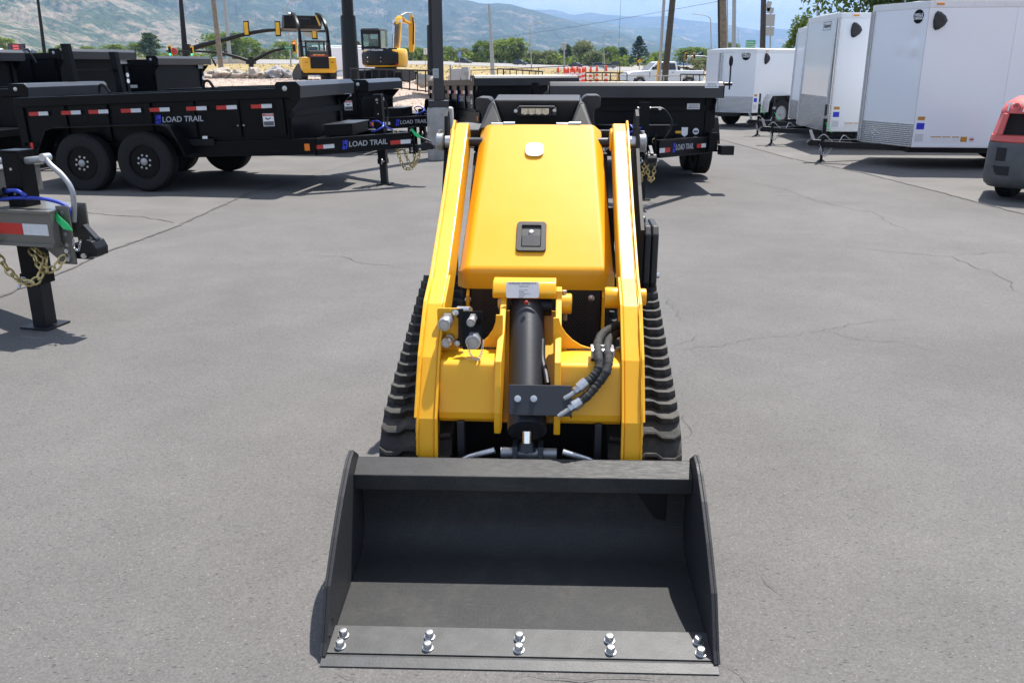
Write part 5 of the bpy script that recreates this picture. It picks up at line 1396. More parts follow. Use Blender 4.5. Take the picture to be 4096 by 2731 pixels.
# ---- the long black dump trailer on the left, seen from its right side
TB = (-5.112, 13.014, -0.145, 0.037)
tB = dump_trailer('dump_trailer', 'nearest long black dump trailer with tandem wheels and silver lettering beside the concrete pillar base', TB, xr=-1.42, zt=1.25, group='black dump trailers on the lot')
for k in range(8):
    xs = (-1.10, -.62, -.22, .25, .66, 1.18, 1.60, 2.08)[k]; tape(tB, frame((xs, -1.059, 1.035), (1, 0, 0), (0, 0, 1)), .285, .05)
logo(tB, frame((.66, -1.058, .905), (1, 0, 0), (0, 0, 1)), .086)
danger_label(tB, frame((2.14, -1.024, .86), (1, 0, 0), (0, 0, 1)), .15, .16)
mb = MB()
for xs in (1.72, 1.80): mb.ico((xs, -1.045, .80), .014, .014, .014, 2)
mb.build('stud_bolts', M['zinc'], tB, smooth=True)
mb = MB(); mb.box(-1.30, -1.26, -1.075, -1.060, .58, .66); mb.build('side_marker', M['taillight'], tB)
mb = MB(); mb.box(.95, 1.36, -1.062, -1.035, .555, .64); mb.build('step_plate', M['black_matt'], tB, bevel=.004)
mb = MB(); mb.box(1.21, 1.28, -1.064, -1.0625, .645, .68); mb.build('capacity_label', M['white'], tB)
for xs in (-1.40, .35):                                                # tarp clips on the far rail
    mb = MB(); mb.tube(bez([(xs - .08, .98, 1.26), (xs - .05, .97, 1.36), (xs + .03, .97, 1.37), (xs + .10, .97, 1.26)], 6), .022, 8); mb.build('tarp_bow', M['black_matt'], tB, smooth=True)
mb = MB(); mb.tube([(3.05, -.28, .40), (3.05, -.28, .35), (3.15, -.26, .35), (3.15, -.26, .40)], .006, 6); mb.build('chain_ring', M['black_steel'], tB)
# ---- its twin behind it
tC = dump_trailer('dump_trailer', 'black dump trailer parked right behind the nearest one, lettered tongue ending behind the pillar', (-5.05, 18.3, -0.165, 0.026), xr=-1.42, zt=1.22, group='black dump trailers on the lot', crank=0, jt=.7)
danger_label(tC, frame((2.20, -1.024, .84), (1, 0, 0), (0, 0, 1)), .16, .17)
tape(tC, frame((2.14, -1.06, 1.03), (1, 0, 0), (0, 0, 1)), .285, .05)
# ---- taller ones at the far left
tF = dump_trailer('dump_trailer', 'low black dump trailer behind the long one, its tarp housing before the tall uprights', (-9.15, 15.45, -0.13, 0.01), xf=1.50, xr=-2.2, zt=1.25, group='black dump trailers on the lot', signs=False, ends=False)
tD = dump_trailer('dump_trailer', 'tall-sided black dump trailer at the left with a brown glare on its lettered flank', (-11.15, 20.4, -0.30, 0.015), xf=2.2, xr=-2.2, zt=1.83, zfl=.70, group='black dump trailers on the lot', signs=False, ends=False)
logo(tD, frame((-.10, -1.058, 1.38), (1, 0, 0), (0, 0, 1)), .15)
tape(tD, frame((.55, -1.06, 1.10), (1, 0, 0), (0, 0, 1)), .40, .07)
tE = dump_trailer('dump_trailer', 'tall black dump trailer with a grey-lit tarp housing just left of the chain-link fence', (-10.65, 23.9, -0.27, 0.01), xf=2.2, xr=-2.2, zt=1.73, zfl=.70, group='black dump trailers on the lot', signs=False, ends=False, shroud='shroud')
tape(tE, frame((1.55, -1.06, 1.10), (1, 0, 0), (0, 0, 1)), .40, .07)
tG = dump_trailer('dump_trailer', 'black dump trailer cut off by the left edge, tarp crank hanging from its housing', (-12.2, 17.6, -0.28, 0.01), xf=2.2, xr=-2.0, zt=1.80, zfl=.70, group='black dump trailers on the lot', signs=False, ends=False)
for tr, xf, zs in ((tG, 2.2, 1.80), (tE, 2.2, 1.73)):                  # cranks on the tarp rollers
    mb = MB(); mb.tube(bez([(xf + .10, 1.09, zs), (xf + .12, 1.20, zs + .06), (xf + .14, 1.30, zs + .10), (xf + .16, 1.34, zs - .02)], 6), .012, 8); mb.cyl((xf + .16, 1.34, zs), (xf + .20, 1.40, zs - .16), .024, 10); mb.build('tarp_crank', M['black_steel'], tr, smooth=True)
for tr, xf, zs, yy in ((tD, 2.2, 1.83, 1.02), (tE, 2.2, 1.73, 1.02)):  # price and safety stickers on the bulkheads
    mb = MB(); mb.box(xf + .072, xf + .074, yy - .24, yy - .02, zs - .22, zs - .12); mb.build('sticker', M['white'], tr)
    for k in range(2):
        mb = MB(); mb.lathe([(0.0001, 0), (.05, 0), (.05, .002), (0.0001, .002)], (xf + .072, yy - .07, zs - .46 - .13 * k), (1, 0, 0), 18); mb.build('sticker', M['white'], tr)
# an equipment trailer with stand-up ramps between them
t = thing('equipment_trailer', 'black equipment trailer whose two tall stand-up ramp uprights rise between the tarp housings', 'flat trailer', (-8.1, 16.9, 0), R(-14))
mb = MB(); mb.box(-2.6, .5, -1.0, 1.0, .52, .62); mb.build('deck', M['black_gloss'], t, bevel=.01)
for yy in (-.55, .70):
    mb = MB(); mb.prism([(.40, .60), (.53, .60), (.40, 1.92 + (.06 if yy < 0 else -.06)), (.27, 1.92 + (.06 if yy < 0 else -.06))], 'y', yy - .06, yy + .06); mb.build('ramp_upright', M['black_gloss'], t, bevel=.006)
mb = MB(); mb.box(.30, .36, -.55, .70, 1.50, 1.54); mb.build('ramp_bar', M['black_gloss'], t)
for s in (-1, 1): wheel(t, -.9, s * 1.15, s)
# low trailer whose rear corner shows at the very left edge
t = thing('flatbed_trailer', 'low black flatbed trailer cut off by the left edge with silver-lettered side', 'flat trailer', (-7.95, 12.85, 0), R(-6))
mb = MB(); mb.box(-3.0, .35, -1.0, 1.0, .60, .70); mb.box(-3.0, .30, -1.0, -.93, .40, .60); mb.box(-3.0, .30, .93, 1.0, .40, .60); mb.build('deck', M['black_gloss'], t, bevel=.006)
text('LOAD TRAIL', .13, M['grey_print'], t, frame((-.30, -1.003, .50), (1, 0, 0), (0, 0, 1)), shear=.1, bold=.001)
mb = MB(); mb.box(.05, .30, -1.003, -1.0005, .62, .68); mb.build('rating_label', M['white'], t)
for xx in (-2.3, -1.5):
    for s in (-1, 1): wheel(t, xx, s * .80, s, r=.36)

# ---- the black dump trailer behind the loader on the right, facing the camera
tR = dump_trailer('dump_trailer', 'black dump trailer facing the camera behind the loader, with a wide blue-grey tarp housing', (1.66, 14.45, R(-90.5), 0.045), xf=2.35, xr=-1.6, zt=1.22, hw=1.07, zfl=.70, axles=(.05, .93), jackx=3.42, cx=3.95, group='black dump trailers on the lot', crank=-1, jt=1.02)
mb = MB(); mb.box(2.68, 2.90, 1.09, 1.26, .37, .49); mb.build('side_step', M['black_matt'], tR, bevel=.006)
for yy, zz, w_, h_ in ((.98, 1.255, .18, .075), (.79, .985, .17, .075)):
    xx = 2.616 if zz > 1.2 else 2.422; mb = MB(); mb.box(xx, xx + .002, yy - w_ / 2, yy + w_ / 2, zz - h_ / 2, zz + h_ / 2); st = mb.build('price_sticker', M['white'], tR)
    mb = MB(); mb.box(xx + .002, xx + .003, yy - w_ * .42, yy + w_ * .42, zz - h_ * .30, zz - h_ * .22); mb.build('sticker_line', M['ink'], st)
    text('307572', .04, M['ink'], st, frame((xx + .0025, yy, zz + .004), (0, 1, 0), (0, 0, 1)), ext=.0003)
for k, (zz, r, mt) in enumerate(((.66, .042, 'white'), (.54, .055, 'sign_back'))):
    mb = MB(); mb.lathe([(0.0001, 0), (r, 0), (r, .002), (0.0001, .002)], (2.422, .84, zz), (1, 0, 0), 20); d = mb.build('round_sticker', M[mt], tR)
    mb = MB(); mb.box(2.424, 2.425, .84 - r * .7, .84 + r * .7, zz - r * .35, zz + r * .25); mb.build('sticker_print', M['blue' if k else 'ink'], d)
mb = MB(); mb.box(2.80, 2.802, .50, .62, .645, .675); mb.build('yellow_sticker', M['sign_yellow'], tR)
mb = MB(); mb.prism([(.58, .63), (.62, .60), (.66, .63), (.66, .72), (.58, .72)], 'x', 2.803, 2.805); mb.build('shield_sticker', M['white'], tR)
# crank of the tarp roller at the right end
mb = MB(); mb.cyl((2.45, 1.16, 1.27), (2.45, 1.28, 1.27), .022, 10); mb.tube([(2.45, 1.25, 1.20), (2.45, 1.25, 1.55)], .011, 8); mb.ico((2.45, 1.25, 1.56), .028, .028, .075, 2); mb.build('tarp_crank', M['black_steel'], tR, smooth=True)
mb = MB(); mb.tube(bez([(3.55, -.02, .585), (3.62, -.03, .57), (3.66, -.03, .50), (3.64, .0, .42), (3.60, .02, .44), (3.58, .0, .55)], 6), .006, 8); mb.build('snap_hook', M['zinc'], tR, smooth=True)
# ---- second one behind it
tS = dump_trailer('dump_trailer', 'black dump trailer with tan glare on its striped flank right of the brown lamp post', (-.55, 21.6, R(-72), 0.022), xf=2.6, xr=-1.6, zt=1.28, hw=1.07, zfl=.68, group='black dump trailers on the lot', ends=True, crank=0, jt=1.2)
for k in range(7): tape(tS, frame((-1.3 + k * .62, -1.113, 1.02), (1, 0, 0), (0, 0, 1)), .30, .07)
logo(tS, frame((1.28, -1.075, .88), (1, 0, 0), (0, 0, 1)), .14)
danger_label(tS, frame((2.35, -1.075, .80), (1, 0, 0), (0, 0, 1)), .15, .17)
mb = MB(); mb.cyl((-.2, -1.13, .70), (-.2, -1.16, .70), .02, 8); mb.cyl((-.1, -1.13, .70), (-.1, -1.16, .70), .02, 8); mb.build('stud_bolts', M['zinc'], tS)

# ---- grey trailer tongue in the left foreground
t = thing('equipment_trailer', 'grey equipment trailer in the left foreground, tongue standing on a black drop-leg jack', 'flat trailer', (-3.10, 5.46, 0), R(-14))
gb = Vector((0, 0))
mb = MB(); mb.box(-1.3, .375, -.16, -.10, .575, .775); mb.box(-1.3, .375, -.175, -.085, .765, .785); mb.box(-1.3, .375, -.175, -.085, .563, .583); tr1 = mb.build('tongue_rail', M['grey_trailer'], t, bevel=.003)
mb = MB(); mb.prism([(-1.6, 1.0), (-1.6, .90), (.15, .10), (.375, .10), (.375, .16)], 'z', .575, .775); mb.build('tongue_rail', M['grey_trailer'], t, bevel=.004)
mb = MB(); mb.box(-.22, .375, -.10, .10, .772, .784); mb.build('tongue_plate', M['grey_trailer'], t, bevel=.002)
mb = MB(); mb.box(-1.6, -.28, -.11, .55, .80, .97); mb.box(-1.62, -.26, -.13, .57, .97, .985); mb.build('tool_box', M['grey_trailer'], t, bevel=.006)
tape(t, frame((.165, -.1602, .668), (1, 0, 0), (0, 0, 1)), .36, .068)
jack(t, 0.06, 0.0, 1.115, 0.0, a=.125, crank=0)
j0 = [o for o in TREE[t.name] if o.name.startswith('jack')][0]
mb = MB(); mb.cyl((-.08, 0, 1.055), (-.02, 0, 1.055), .021, 12); mb.cyl((.12, 0, 1.06), (.26, 0, 1.075), .022, 12); mb.build('crank_shaft', M['galv'], j0, smooth=True)
mb = MB(); mb.cyl((-.30, -.005, 1.05), (-.02, -.005, 1.055), .018, 12); mb.build('crank_tube', M['galv'], j0, smooth=True)
mb = MB(); mb.cyl((.265, -.03, 1.085), (.265, .03, 1.085), .024, 14); mb.build('crank_knuckle', M['zinc'], j0, smooth=True)
mb = MB(); mb.tube(bez([(.265, -.01, 1.09), (.31, -.015, 1.04), (.385, -.02, .98), (.435, -.02, .90), (.435, -.02, .80), (.415, -.02, .70)], 8), .0165, 12); mb.build('crank_handle', M['galv'], j0, smooth=True)
coupler(t, .410, .645, tag=False, mt='grey_trailer', ln=.58)
mb = MB(); p = [(.365, -.10, .785), (.40, -.12, .755), (.465, -.12, .70), (.485, -.12, .665), (.43, -.13, .675), (.38, -.12, .72)]; mb.hexa(p, [(a, b_ - .002, c) for a, b_, c in p]); mb.build('inspection_tag', M['green_tag'], t)
mb = MB(); mb.tube(bez([(-.06, -.06, .835), (.04, -.10, .885), (.11, -.10, .89), (.16, -.09, .86)], 8), .012, 10); mb.tube(bez([(-.20, -.10, .80), (-.05, -.11, .83), (.10, -.09, .845), (.26, -.06, .84), (.38, -.03, .80), (.42, -.02, .72)], 8), .011, 10); mb.build('brake_cable', M['blue_hose'], t, smooth=True)
mb = MB(); mb.cyl((-.12, -.14, .845), (.03, -.11, .885), .027, 14); mb.build('cable_plug', M['black_steel'], t, smooth=True)
chain([(-.14, -.19, .84), (-.11, -.20, .76), (-.05, -.205, .60), (.04, -.205, .42), (.14, -.20, .345), (.22, -.17, .36), (.25, -.12, .48), (.17, -.10, .53)], .0072, .060, 'safety_chain', M['gold_chain'], t)
chain([(.14, -.10, .53), (.20, -.13, .46), (.25, -.15, .42), (.33, -.14, .43), (.38, -.10, .50)], .0072, .060, 'safety_chain', M['gold_chain'], t)
mb = MB(); mb.lathe([(0.0001, 0), (.016, 0), (.016, .012), (0.0001, .014)], (-.14, -.176, .83), (0, -1, 0), 12); mb.build('chain_bolt', M['gold_chain'], t)
mb = MB(); mb.prism([(.22, .555), (.38, .555), (.38, .46), (.34, .46)], 'y', -.09, -.075); mb.build('gusset_plate', M['grey_trailer'], t)
chain([(.455, -.09, .605), (.46, -.10, .56), (.485, -.10, .54), (.505, -.09, .60)], .002, .018, 'pin_chain', M['zinc'], t)
# a bolt-up deck and wheels outside the picture carry its rear end
mb = MB(); mb.box(-5.4, -1.55, -1.0, 1.0, .60, .76); mb.build('deck', M['grey_trailer'], t, bevel=.006)
for xx in (-4.1, -3.2):
    for s in (-1, 1): wheel(t, xx, s * 1.16, s, r=.37)

# ================================================================ WHITE CARGO TRAILERS
def spot(mb, pts, d, Mx): mb.prism(pts, 'z', 0, d, Mx)
def cargo_trailer(label, corner, yaw, W_, L_, zb, zt, nose, guard_h, wheels, badge, vent, r=.36, slant=.0, tongue=1.15, side=1, dent=False, jack_on=True, frame_top=.10, seams=3, name_text=None, lamp=True, nosejack=None):
    """box trailer; corner = its near front corner on the ground, side = +1 when its left flank faces the camera"""
    f = Vector((math.cos(yaw), math.sin(yaw))); l_ = Vector((-f.y, f.x)); c = Vector(corner) - l_ * side * W_ / 2
    t = thing('cargo_trailer', label, 'cargo trailer', (c.x, c.y, 0), yaw, 'white enclosed cargo trailers')
    hw = W_ / 2
    mb = MB(); mb.box(-L_, 0, -hw + .02, hw - .02, zb + .005, zt - .005); mb.build('body_core', M['white_trim'], t)
    for s in (-1, 1):                                                 # flank sheets with narrow joints
        n = seams
        for k in range(n):
            x0, x1 = -L_ + L_ * k / n + .0015, -L_ + L_ * (k + 1) / n - .0015; a, b_ = sorted((s * (hw - .02), s * hw)); mb = MB(); mb.box(x0, x1, a, b_, zb + .03, zt - .10); mb.build('side_panel', M['white_skin'], t)
        a, b_ = sorted((s * (hw - .02), s * (hw + .006))); mb = MB(); mb.box(-L_, 0, a, b_, zt - .0985, zt); mb.build('top_trim', M['white_trim'], t, bevel=.006)
        mb = MB(); mb.box(-L_, 0, a, b_, zb, zb + .0285); mb.build('bottom_trim', M['white_trim'], t, bevel=.003)
    mb = MB(); mb.box(-L_ - .02, -L_, -hw, hw, zb, zt); mb.build('rear_door', M['white_skin'], t, bevel=.01)
    mb = MB(); mb.prism([(-hw, zt - .004), (-hw * .5, zt + .03), (0, zt + .04), (hw * .5, zt + .03), (hw, zt - .004)], 'x', -L_, 0.0); mb.build('roof', M['white_trim'], t)
    # nose
    tipw = hw * .05 if nose > .05 else hw - .02
    pl = [(0, -hw), (nose, -tipw), (nose, tipw), (0, hw)] if nose > .05 else [(0, -hw), (.05, -hw + .05), (.05, hw - .05), (0, hw)]
    sl = slant
    lo = [(x + (sl if i in (1, 2) else 0), y, zb) for i, (x, y) in enumerate(pl)]; hi = [(x, y, zt) for x, y in pl]
    ins = .012
    mb = MB(); mb.hexa([(x - ins * (i in (1, 2)), y * (1 - .01), z + .004) for i, (x, y, z) in enumerate(lo)], [(x - ins * (i in (1, 2)), y * .99, z - .004) for i, (x, y, z) in enumerate(hi)]); mb.build('nose_core', M['white_trim'], t)
    nose_faces = [(1, 0), (2, 1), (3, 2)]
    for (i, j) in nose_faces:
        A, B_ = Vector(lo[i]), Vector(lo[j]); A2, B2 = Vector(hi[i]), Vector(hi[j])
        d = (B_ - A); wd = d.length
        if wd < .05: continue
        g = guard_h / (zt - zb); tp_ = 1 - .10 / (zt - zb)
        def q(u, v): return (A.lerp(B_, u)).lerp(A2.lerp(B2, u), v)
        nrm = (B_ - A).cross(A2 - A).normalized()
        if nrm.dot(Vector((1, 0, 0)) + Vector((0, A.y + B_.y, 0)) * .3) < 0: nrm = -nrm
        # sheet
        NX, NZ = (26, 40) if dent else (1, 1); vs = []; fs = []
        for b2 in range(NZ + 1):
            for a2 in range(NX + 1):
                u, v = a2 / NX, g + (tp_ - g) * b2 / NZ; p = q(u, v) + nrm * .004
                if dent and side * (A.y + B_.y) > 0:
                    for (cu, cv, su, sv, am) in ((.80, .76, .10, .05, -.010), (.82, .69, .07, .05, .012), (.84, .62, .06, .03, -.008), (.55, .70, .05, .03, .006), (.55, .63, .05, .02, -.006)):
                        p = p + nrm * am * math.exp(-((u - (1 - cu)) / su) ** 2 - ((v - cv) / sv) ** 2)
                vs.append(p)
        for b2 in range(NZ):
            for a2 in range(NX): fs.append((b2 * (NX + 1) + a2, b2 * (NX + 1) + a2 + 1, (b2 + 1) * (NX + 1) + a2 + 1, (b2 + 1) * (NX + 1) + a2))
        mb = MB(); mb.add(vs, fs); mb.build('nose_panel', M['white_skin'], t, smooth=True, angle=60)
        mb = MB(); mb.hexa([q(0, 0) + nrm * .003, q(1, 0) + nrm * .003, q(1, g) + nrm * .003, q(0, g) + nrm * .003], [q(0, 0) + nrm * .009, q(1, 0) + nrm * .009, q(1, g) + nrm * .009, q(0, g) + nrm * .009]); mb.build('stone_guard', M['diamond'], t)
        mb = MB(); mb.hexa([q(0, tp_) + nrm * .003, q(1, tp_) + nrm * .003, q(1, 1) + nrm * .003, q(0, 1) + nrm * .003], [q(0, tp_) + nrm * .012, q(1, tp_) + nrm * .012, q(1, 1) + nrm * .012, q(0, 1) + nrm * .012]); mb.build('top_trim', M['white_trim'], t, bevel=.003)
    for i in (1, 2):                                                   # bright corner strips
        A, A2 = Vector(lo[i]), Vector(hi[i]); mb = MB(); mb.tube([A + Vector((.012, 0, .02)), A2 + Vector((.012, 0, -.10))], .022, 8); mb.build('corner_strip', M['diamond' if nose > .05 else 'alu'], t, smooth=True)
    if nose <= .05:
        for y in (-hw + .012, hw - .012):
            mb = MB(); mb.box(.004, .056, y - .024, y + .024, zb, zt - .10); mb.build('corner_post', M['diamond'], t, bevel=.004)
    s = side
    # vent, lamp, badge, stickers on the near flank
    def on(x, z, d=.0005): return frame((x, s * (hw + d), z), (-s, 0, 0), (0, 0, 1))
    vx, vz, vs_ = vent
    vp = [(-.10, .0), (-.085, .105), (-.05, .145), (0.01, .13), (.09, .07), (.125, .0), (.09, -.07), (.01, -.13), (-.05, -.145), (-.085, -.105)]
    vp = [(a * vs_, b_ * vs_) for a, b_ in vp]; mb = MB(); Mv = on(vx, vz); mb.hexa([Mv @ Vector((a, b_, 0)) for a, b_ in vp], [Mv @ Vector((a * .62 - .02 * vs_, b_ * .7, .06 * vs_)) for a, b_ in vp]); ve = mb.build('side_vent', M['plastic'], t, bevel=.008)
    if lamp:
        mb = MB(); mb.box(-.055, .055, -.014, .014, 0, .018, on(vx + .02 * vs_, zt - .045, .007)); mb.build('clearance_lamp', M['amber'], t, bevel=.006)
    zs = zb + .06
    for k, (x, w_, h_, mt) in enumerate(((-.10, .11, .055, 'orange_brown'), (-.10, .12, .10, 'blue'), (-.10, .13, .12, 'silver_refl'), (-.36, .16, .085, 'white'), (-.52, .12, .085, 'white'), (-.66, .11, .085, 'white'), (-.79, .10, .08, 'orange_brown'))):
        zz = zs + (.42, .30, .12, .10, .10, .10, .10)[k]; mb = MB(); mb.box(-w_ / 2, w_ / 2, -h_ / 2, h_ / 2, 0, .0015, on(x, zz - .03)); st = mb.build('sticker', M[mt], t)
        if mt == 'white': mb = MB(); mb.box(-w_ / 2, w_ / 2, h_ * .32, h_ / 2, .0015, .0025, on(x, zz - .03)); mb.build('sticker_band', M['orange_brown'], st)
    mb = MB(); Ms = on(-.91, zs + .07); mb.prism([(.045 * math.cos(a), .045 * math.sin(a)) for a in [2 * PI * k / 20 for k in range(20)]], 'z', 0, .0015, Ms); st = mb.build('round_sticker', M['silver_refl'], t); mb = MB(); mb.box(-.03, .03, -.012, .012, .0015, .0025, Ms); mb.build('sticker_print', M['red'], st)
    # roof-rail screws
    mb = MB()
    for k in range(int(L_ / .45)): mb.ico((-.2 - k * .45, s * (hw + .007), zt - .06), .007, .004, .007, 1)
    mb.build('trim_screws', M['galv'], t)
    # name
    if badge:
        txt, where, sz = badge
        A, B_ = Vector(lo[3 if s > 0 else 0]), Vector(lo[2 if s > 0 else 1]); A2, B2 = Vector(hi[3 if s > 0 else 0]), Vector(hi[2 if s > 0 else 1])
        if txt == 'WELLS\nCARGO':
            p = A.lerp(B_, where[0]).lerp(A2.lerp(B2, where[0]), where[1]); xd = (A - B_).normalized(); up = (A2 - A).normalized(); Mb_ = frame(p, xd, up); Mb_ = Mb_ @ Matrix.Translation((0, 0, .006))
            mb = MB(); mb.prism([(sz * math.cos(a), sz * math.sin(a)) for a in [2 * PI * k / 32 for k in range(32)]], 'z', 0, .003, Mb_); bd = mb.build('badge', M['black_gloss'], t)
            for k, w_ in enumerate(('WELLS', 'CARGO')): text(w_, sz * .56, M['white'], bd, Mb_ @ Matrix.Translation((0, sz * (.22 - .46 * k), .0035)), ext=.0004, bold=.002)
        else:
            A, B_, A2, B2 = Vector(lo[1]), Vector(lo[2]), Vector(hi[1]), Vector(hi[2])
            p = A.lerp(B_, where[0]).lerp(A2.lerp(B2, where[0]), where[1]); xd = (B_ - A).normalized(); 
            if s > 0: xd = xd
            Mb_ = frame(p, xd, (A2 - A).normalized()); Mb_ = Mb_ @ Matrix.Translation((0, 0, .008)); w2, h2 = sz * 2.6, sz * .75
            mb = MB(); rg = [(-w2, -h2), (w2 * .93, -h2), (w2, h2), (-w2 * .93, h2)]; ri = [(a * .97, b_ * .9) for a, b_ in rg]
            mb.loft([[Mb_ @ Vector((a, b_, 0)) for a, b_ in rg], [Mb_ @ Vector((a, b_, .003)) for a, b_ in rg], [Mb_ @ Vector((a, b_, .003)) for a, b_ in ri], [Mb_ @ Vector((a, b_, 0)) for a, b_ in ri]], True, False); bd = mb.build('badge', M['ink'], t)
            text(txt, sz * 1.05, M['ink'], bd, Mb_, ext=.0008, bold=.002)
    # undercarriage
    mb = MB(); mb.box(-L_, .02, -hw + .08, hw - .08, zb - .09, zb - .002); mb.build('under_frame', M['black_matt'], t)
    for x in wheels:
        for s2 in (-1, 1):
            wheel(t, x, s2 * (hw - .16), s2, r=r, w=.2, rim='galv', nuts=5)
    mb = MB()
    for x in wheels: mb.cyl((x, -hw + .2, r), (x, hw - .2, r), .035, 8)
    mb.build('axle', M['black_matt'], t)
    # tongue and jack
    x1 = nose + tongue
    for s2 in (-1, 1):
        a0, a1 = Vector((-.1, s2 * hw * .62)), Vector((x1 - .1, s2 * .05)); d = (a1 - a0).normalized(); nq = Vector((-d.y, d.x)) * .035
        mb = MB(); mb.prism([(a0.x - nq.x, a0.y - nq.y), (a1.x - nq.x, a1.y - nq.y), (a1.x + nq.x, a1.y + nq.y), (a0.x + nq.x, a0.y + nq.y)], 'z', zb - .095, zb + .005); mb.build('tongue_rail', M['black_steel'], t, bevel=.003)
    mb = MB(); mb.prism([(x1 - .2, zb - .08), (x1 + .08, zb - .08), (x1 + .12, zb - .03), (x1 + .06, zb + .03), (x1 - .2, zb + .02)], 'y', -.05, .05); cpl = mb.build('coupler', M['black_steel'], t, bevel=.012)
    mb = MB(); mb.prism([(x1 - .03, zb + .02), (x1 + .05, zb + .19), (x1 + .09, zb + .18), (x1 + .03, zb + .02)], 'y', -.012, .012); mb.build('coupler_latch', M['zinc'], cpl)
    xj = x1 - .16
    mb = MB(); mb.cyl((xj, 0, .25), (xj, 0, zb + .38), .032, 14); jk = mb.build('jack', M['black_steel'], t, smooth=True)
    mb = MB(); mb.cyl((xj, 0, .012), (xj, 0, .26), .025, 12); mb.lathe([(.028, .05), (.075, .012), (.085, .002), (0.0001, .002)], (xj, 0, 0), (0, 0, 1), 16); mb.build('jack_leg', M['black_steel'], jk, smooth=True)
    mb = MB(); mb.cyl((xj, 0, zb + .38), (xj, 0, zb + .42), .036, 12); mb.tube([(xj, 0, zb + .41), (xj + .02, .07 * s, zb + .44)], .012, 8); mb.build('jack_crank', M['zinc'], jk, smooth=True)
    mb = MB(); mb.cyl((xj + .02, .07 * s, zb + .43), (xj + .02, .07 * s, zb + .62), .022, 10); mb.build('crank_grip', M['plastic'], jk, smooth=True)
    chain([(xj + .06, .06 * s, zb), (xj + .04, .10 * s, zb - .15), (xj - .03, .11 * s, zb - .24), (xj - .12, .10 * s, zb - .12), (xj - .16, .06 * s, zb - .02)], .006, .05, 'safety_chain', M['zinc'], t)
    mb = MB(); mb.tube(bez([(xj + .1, .05 * s, zb + .05), (xj + .02, .11 * s, zb + .12), (xj - .1, .09 * s, zb + .03), (xj - .22, .10 * s, zb - .05), (xj - .32, .06 * s, zb + .10), (xj - .45, .04 * s, zb + .03)], 8), .008, 8); mb.build('light_cable', M['zinc'], t, smooth=True)
    mb = MB(); mb.hexa([(xj - .02, .05 * s, zb + .30), (xj + .02, .06 * s, zb + .33), (xj - .10, .07 * s, zb + .16), (xj - .13, .06 * s, zb + .14)], [(xj - .02, .052 * s, zb + .30), (xj + .02, .062 * s, zb + .33), (xj - .10, .072 * s, zb + .16), (xj - .13, .062 * s, zb + .14)]); mb.build('inspection_tag', M['green_tag'], t)
    return t
cargo_trailer('largest white cargo trailer at the right with dented nose sheet and round black badge', (6.42, 14.30), R(174), 2.15, 5.2, .36, 2.56, .52, .36, (-2.1, -2.95), ('WELLS\nCARGO', (.17, .90), .105), (-.17, 2.27, 1.0), dent=True, tongue=.77, seams=4)
w2 = cargo_trailer('tall narrow white cargo trailer with a flat bright-edged nose and boxed name plate', (6.30, 17.75), R(177), 2.15, 4.9, .36, 2.57, .04, .66, (-2.0, -2.8), ('Haulmark', (.70, .905), .105), (-.30, 2.26, 1.0), tongue=.98, slant=.03, seams=3)
cargo_trailer('white cargo trailer showing only a narrow strip of nose behind the boxed-name one', (6.85, 20.35), R(177), 1.95, 4.9, .36, 2.46, .04, .45, (-2.0, -2.8), None, (-.30, 2.2, 1.0), tongue=1.15, slant=.03)
w4 = cargo_trailer('low white cargo trailer farthest left, with open wheel arch and round badge', (6.40, 24.0), R(214), 1.75, 3.8, .40, 2.02, .36, .42, (-.95,), ('WELLS\nCARGO', (.30, .90), .12), (-.42, 1.78, 1.05), tongue=1.0, seams=2, r=.36)
mb = MB(); mb.prism([(-1.5, .42), (-1.48, .70), (-1.36, .86), (-0.54, .86), (-0.42, .70), (-0.4, .42), (-0.43, .42), (-0.45, .68), (-0.56, .83), (-1.34, .83), (-1.45, .68), (-1.47, .42)], 'y', .876, 1.06); mb.build('fender', M['alu'], w4, bevel=.004)
mb = MB(); mb.prism([(-1.46, .44), (-1.44, .69), (-1.34, .825), (-0.56, .825), (-0.46, .69), (-0.44, .44)], 'y', .8765, .882); mb.build('wheel_well', M['void'], w4)
wheel(w4, -.95, .97, 1, r=.36, w=.2, rim='galv', nuts=5)
text('F', .17, M['taillight'], w4, frame((-3.05, .877, 1.80), (-1, 0, 0), (0, 0, 1)), shear=.2, bold=.004)
# ================================================================ LIGHT POLE ON ITS CONCRETE BASE
def up(px0, py0, Y, py1):
    """foot and height of something upright seen from row py0 (foot) to row py1 (top) in column px0 at the distance Y"""
    a = gy(px0, py0, Y); return a, gy(px0, py1, Y).z - a.z
def dirpole(name, label, cat, Y, foot, top, r0, r1, mt, sides=12, zfoot=None, parts=None, group=None):
    """pole whose foot and top are given as seen in the photo"""
    a, b_ = gy(foot[0], foot[1], Y), gy(top[0], top[1], Y)
    if zfoot is not None: k = (zfoot - a.z) / (b_.z - a.z); a = a.lerp(b_, k)
    t = thing(name, label, cat, a, group=group)
    mb = MB(); mb.tube([(0, 0, 0), (b_ - a) * .5, b_ - a], [r0, (r0 + r1) / 2, r1], sides); mb.build('pole', M[mt], t, smooth=True)
    return t, b_ - a, a
pb = gz(1762, 640); pb = Vector((pb.x, pb.y + .22, 0))
t = thing('lamp_post', 'square brown lamp post bolted on a worn concrete base behind the loader', 'lamp post', pb, R(4))
mb = MB(); n = 40; pr = []
def sq(r, k): return [(r * math.copysign(abs(math.cos(a)) ** k, math.cos(a)), r * math.copysign(abs(math.sin(a)) ** k, math.sin(a))) for a in [2 * PI * i / n for i in range(n)]]
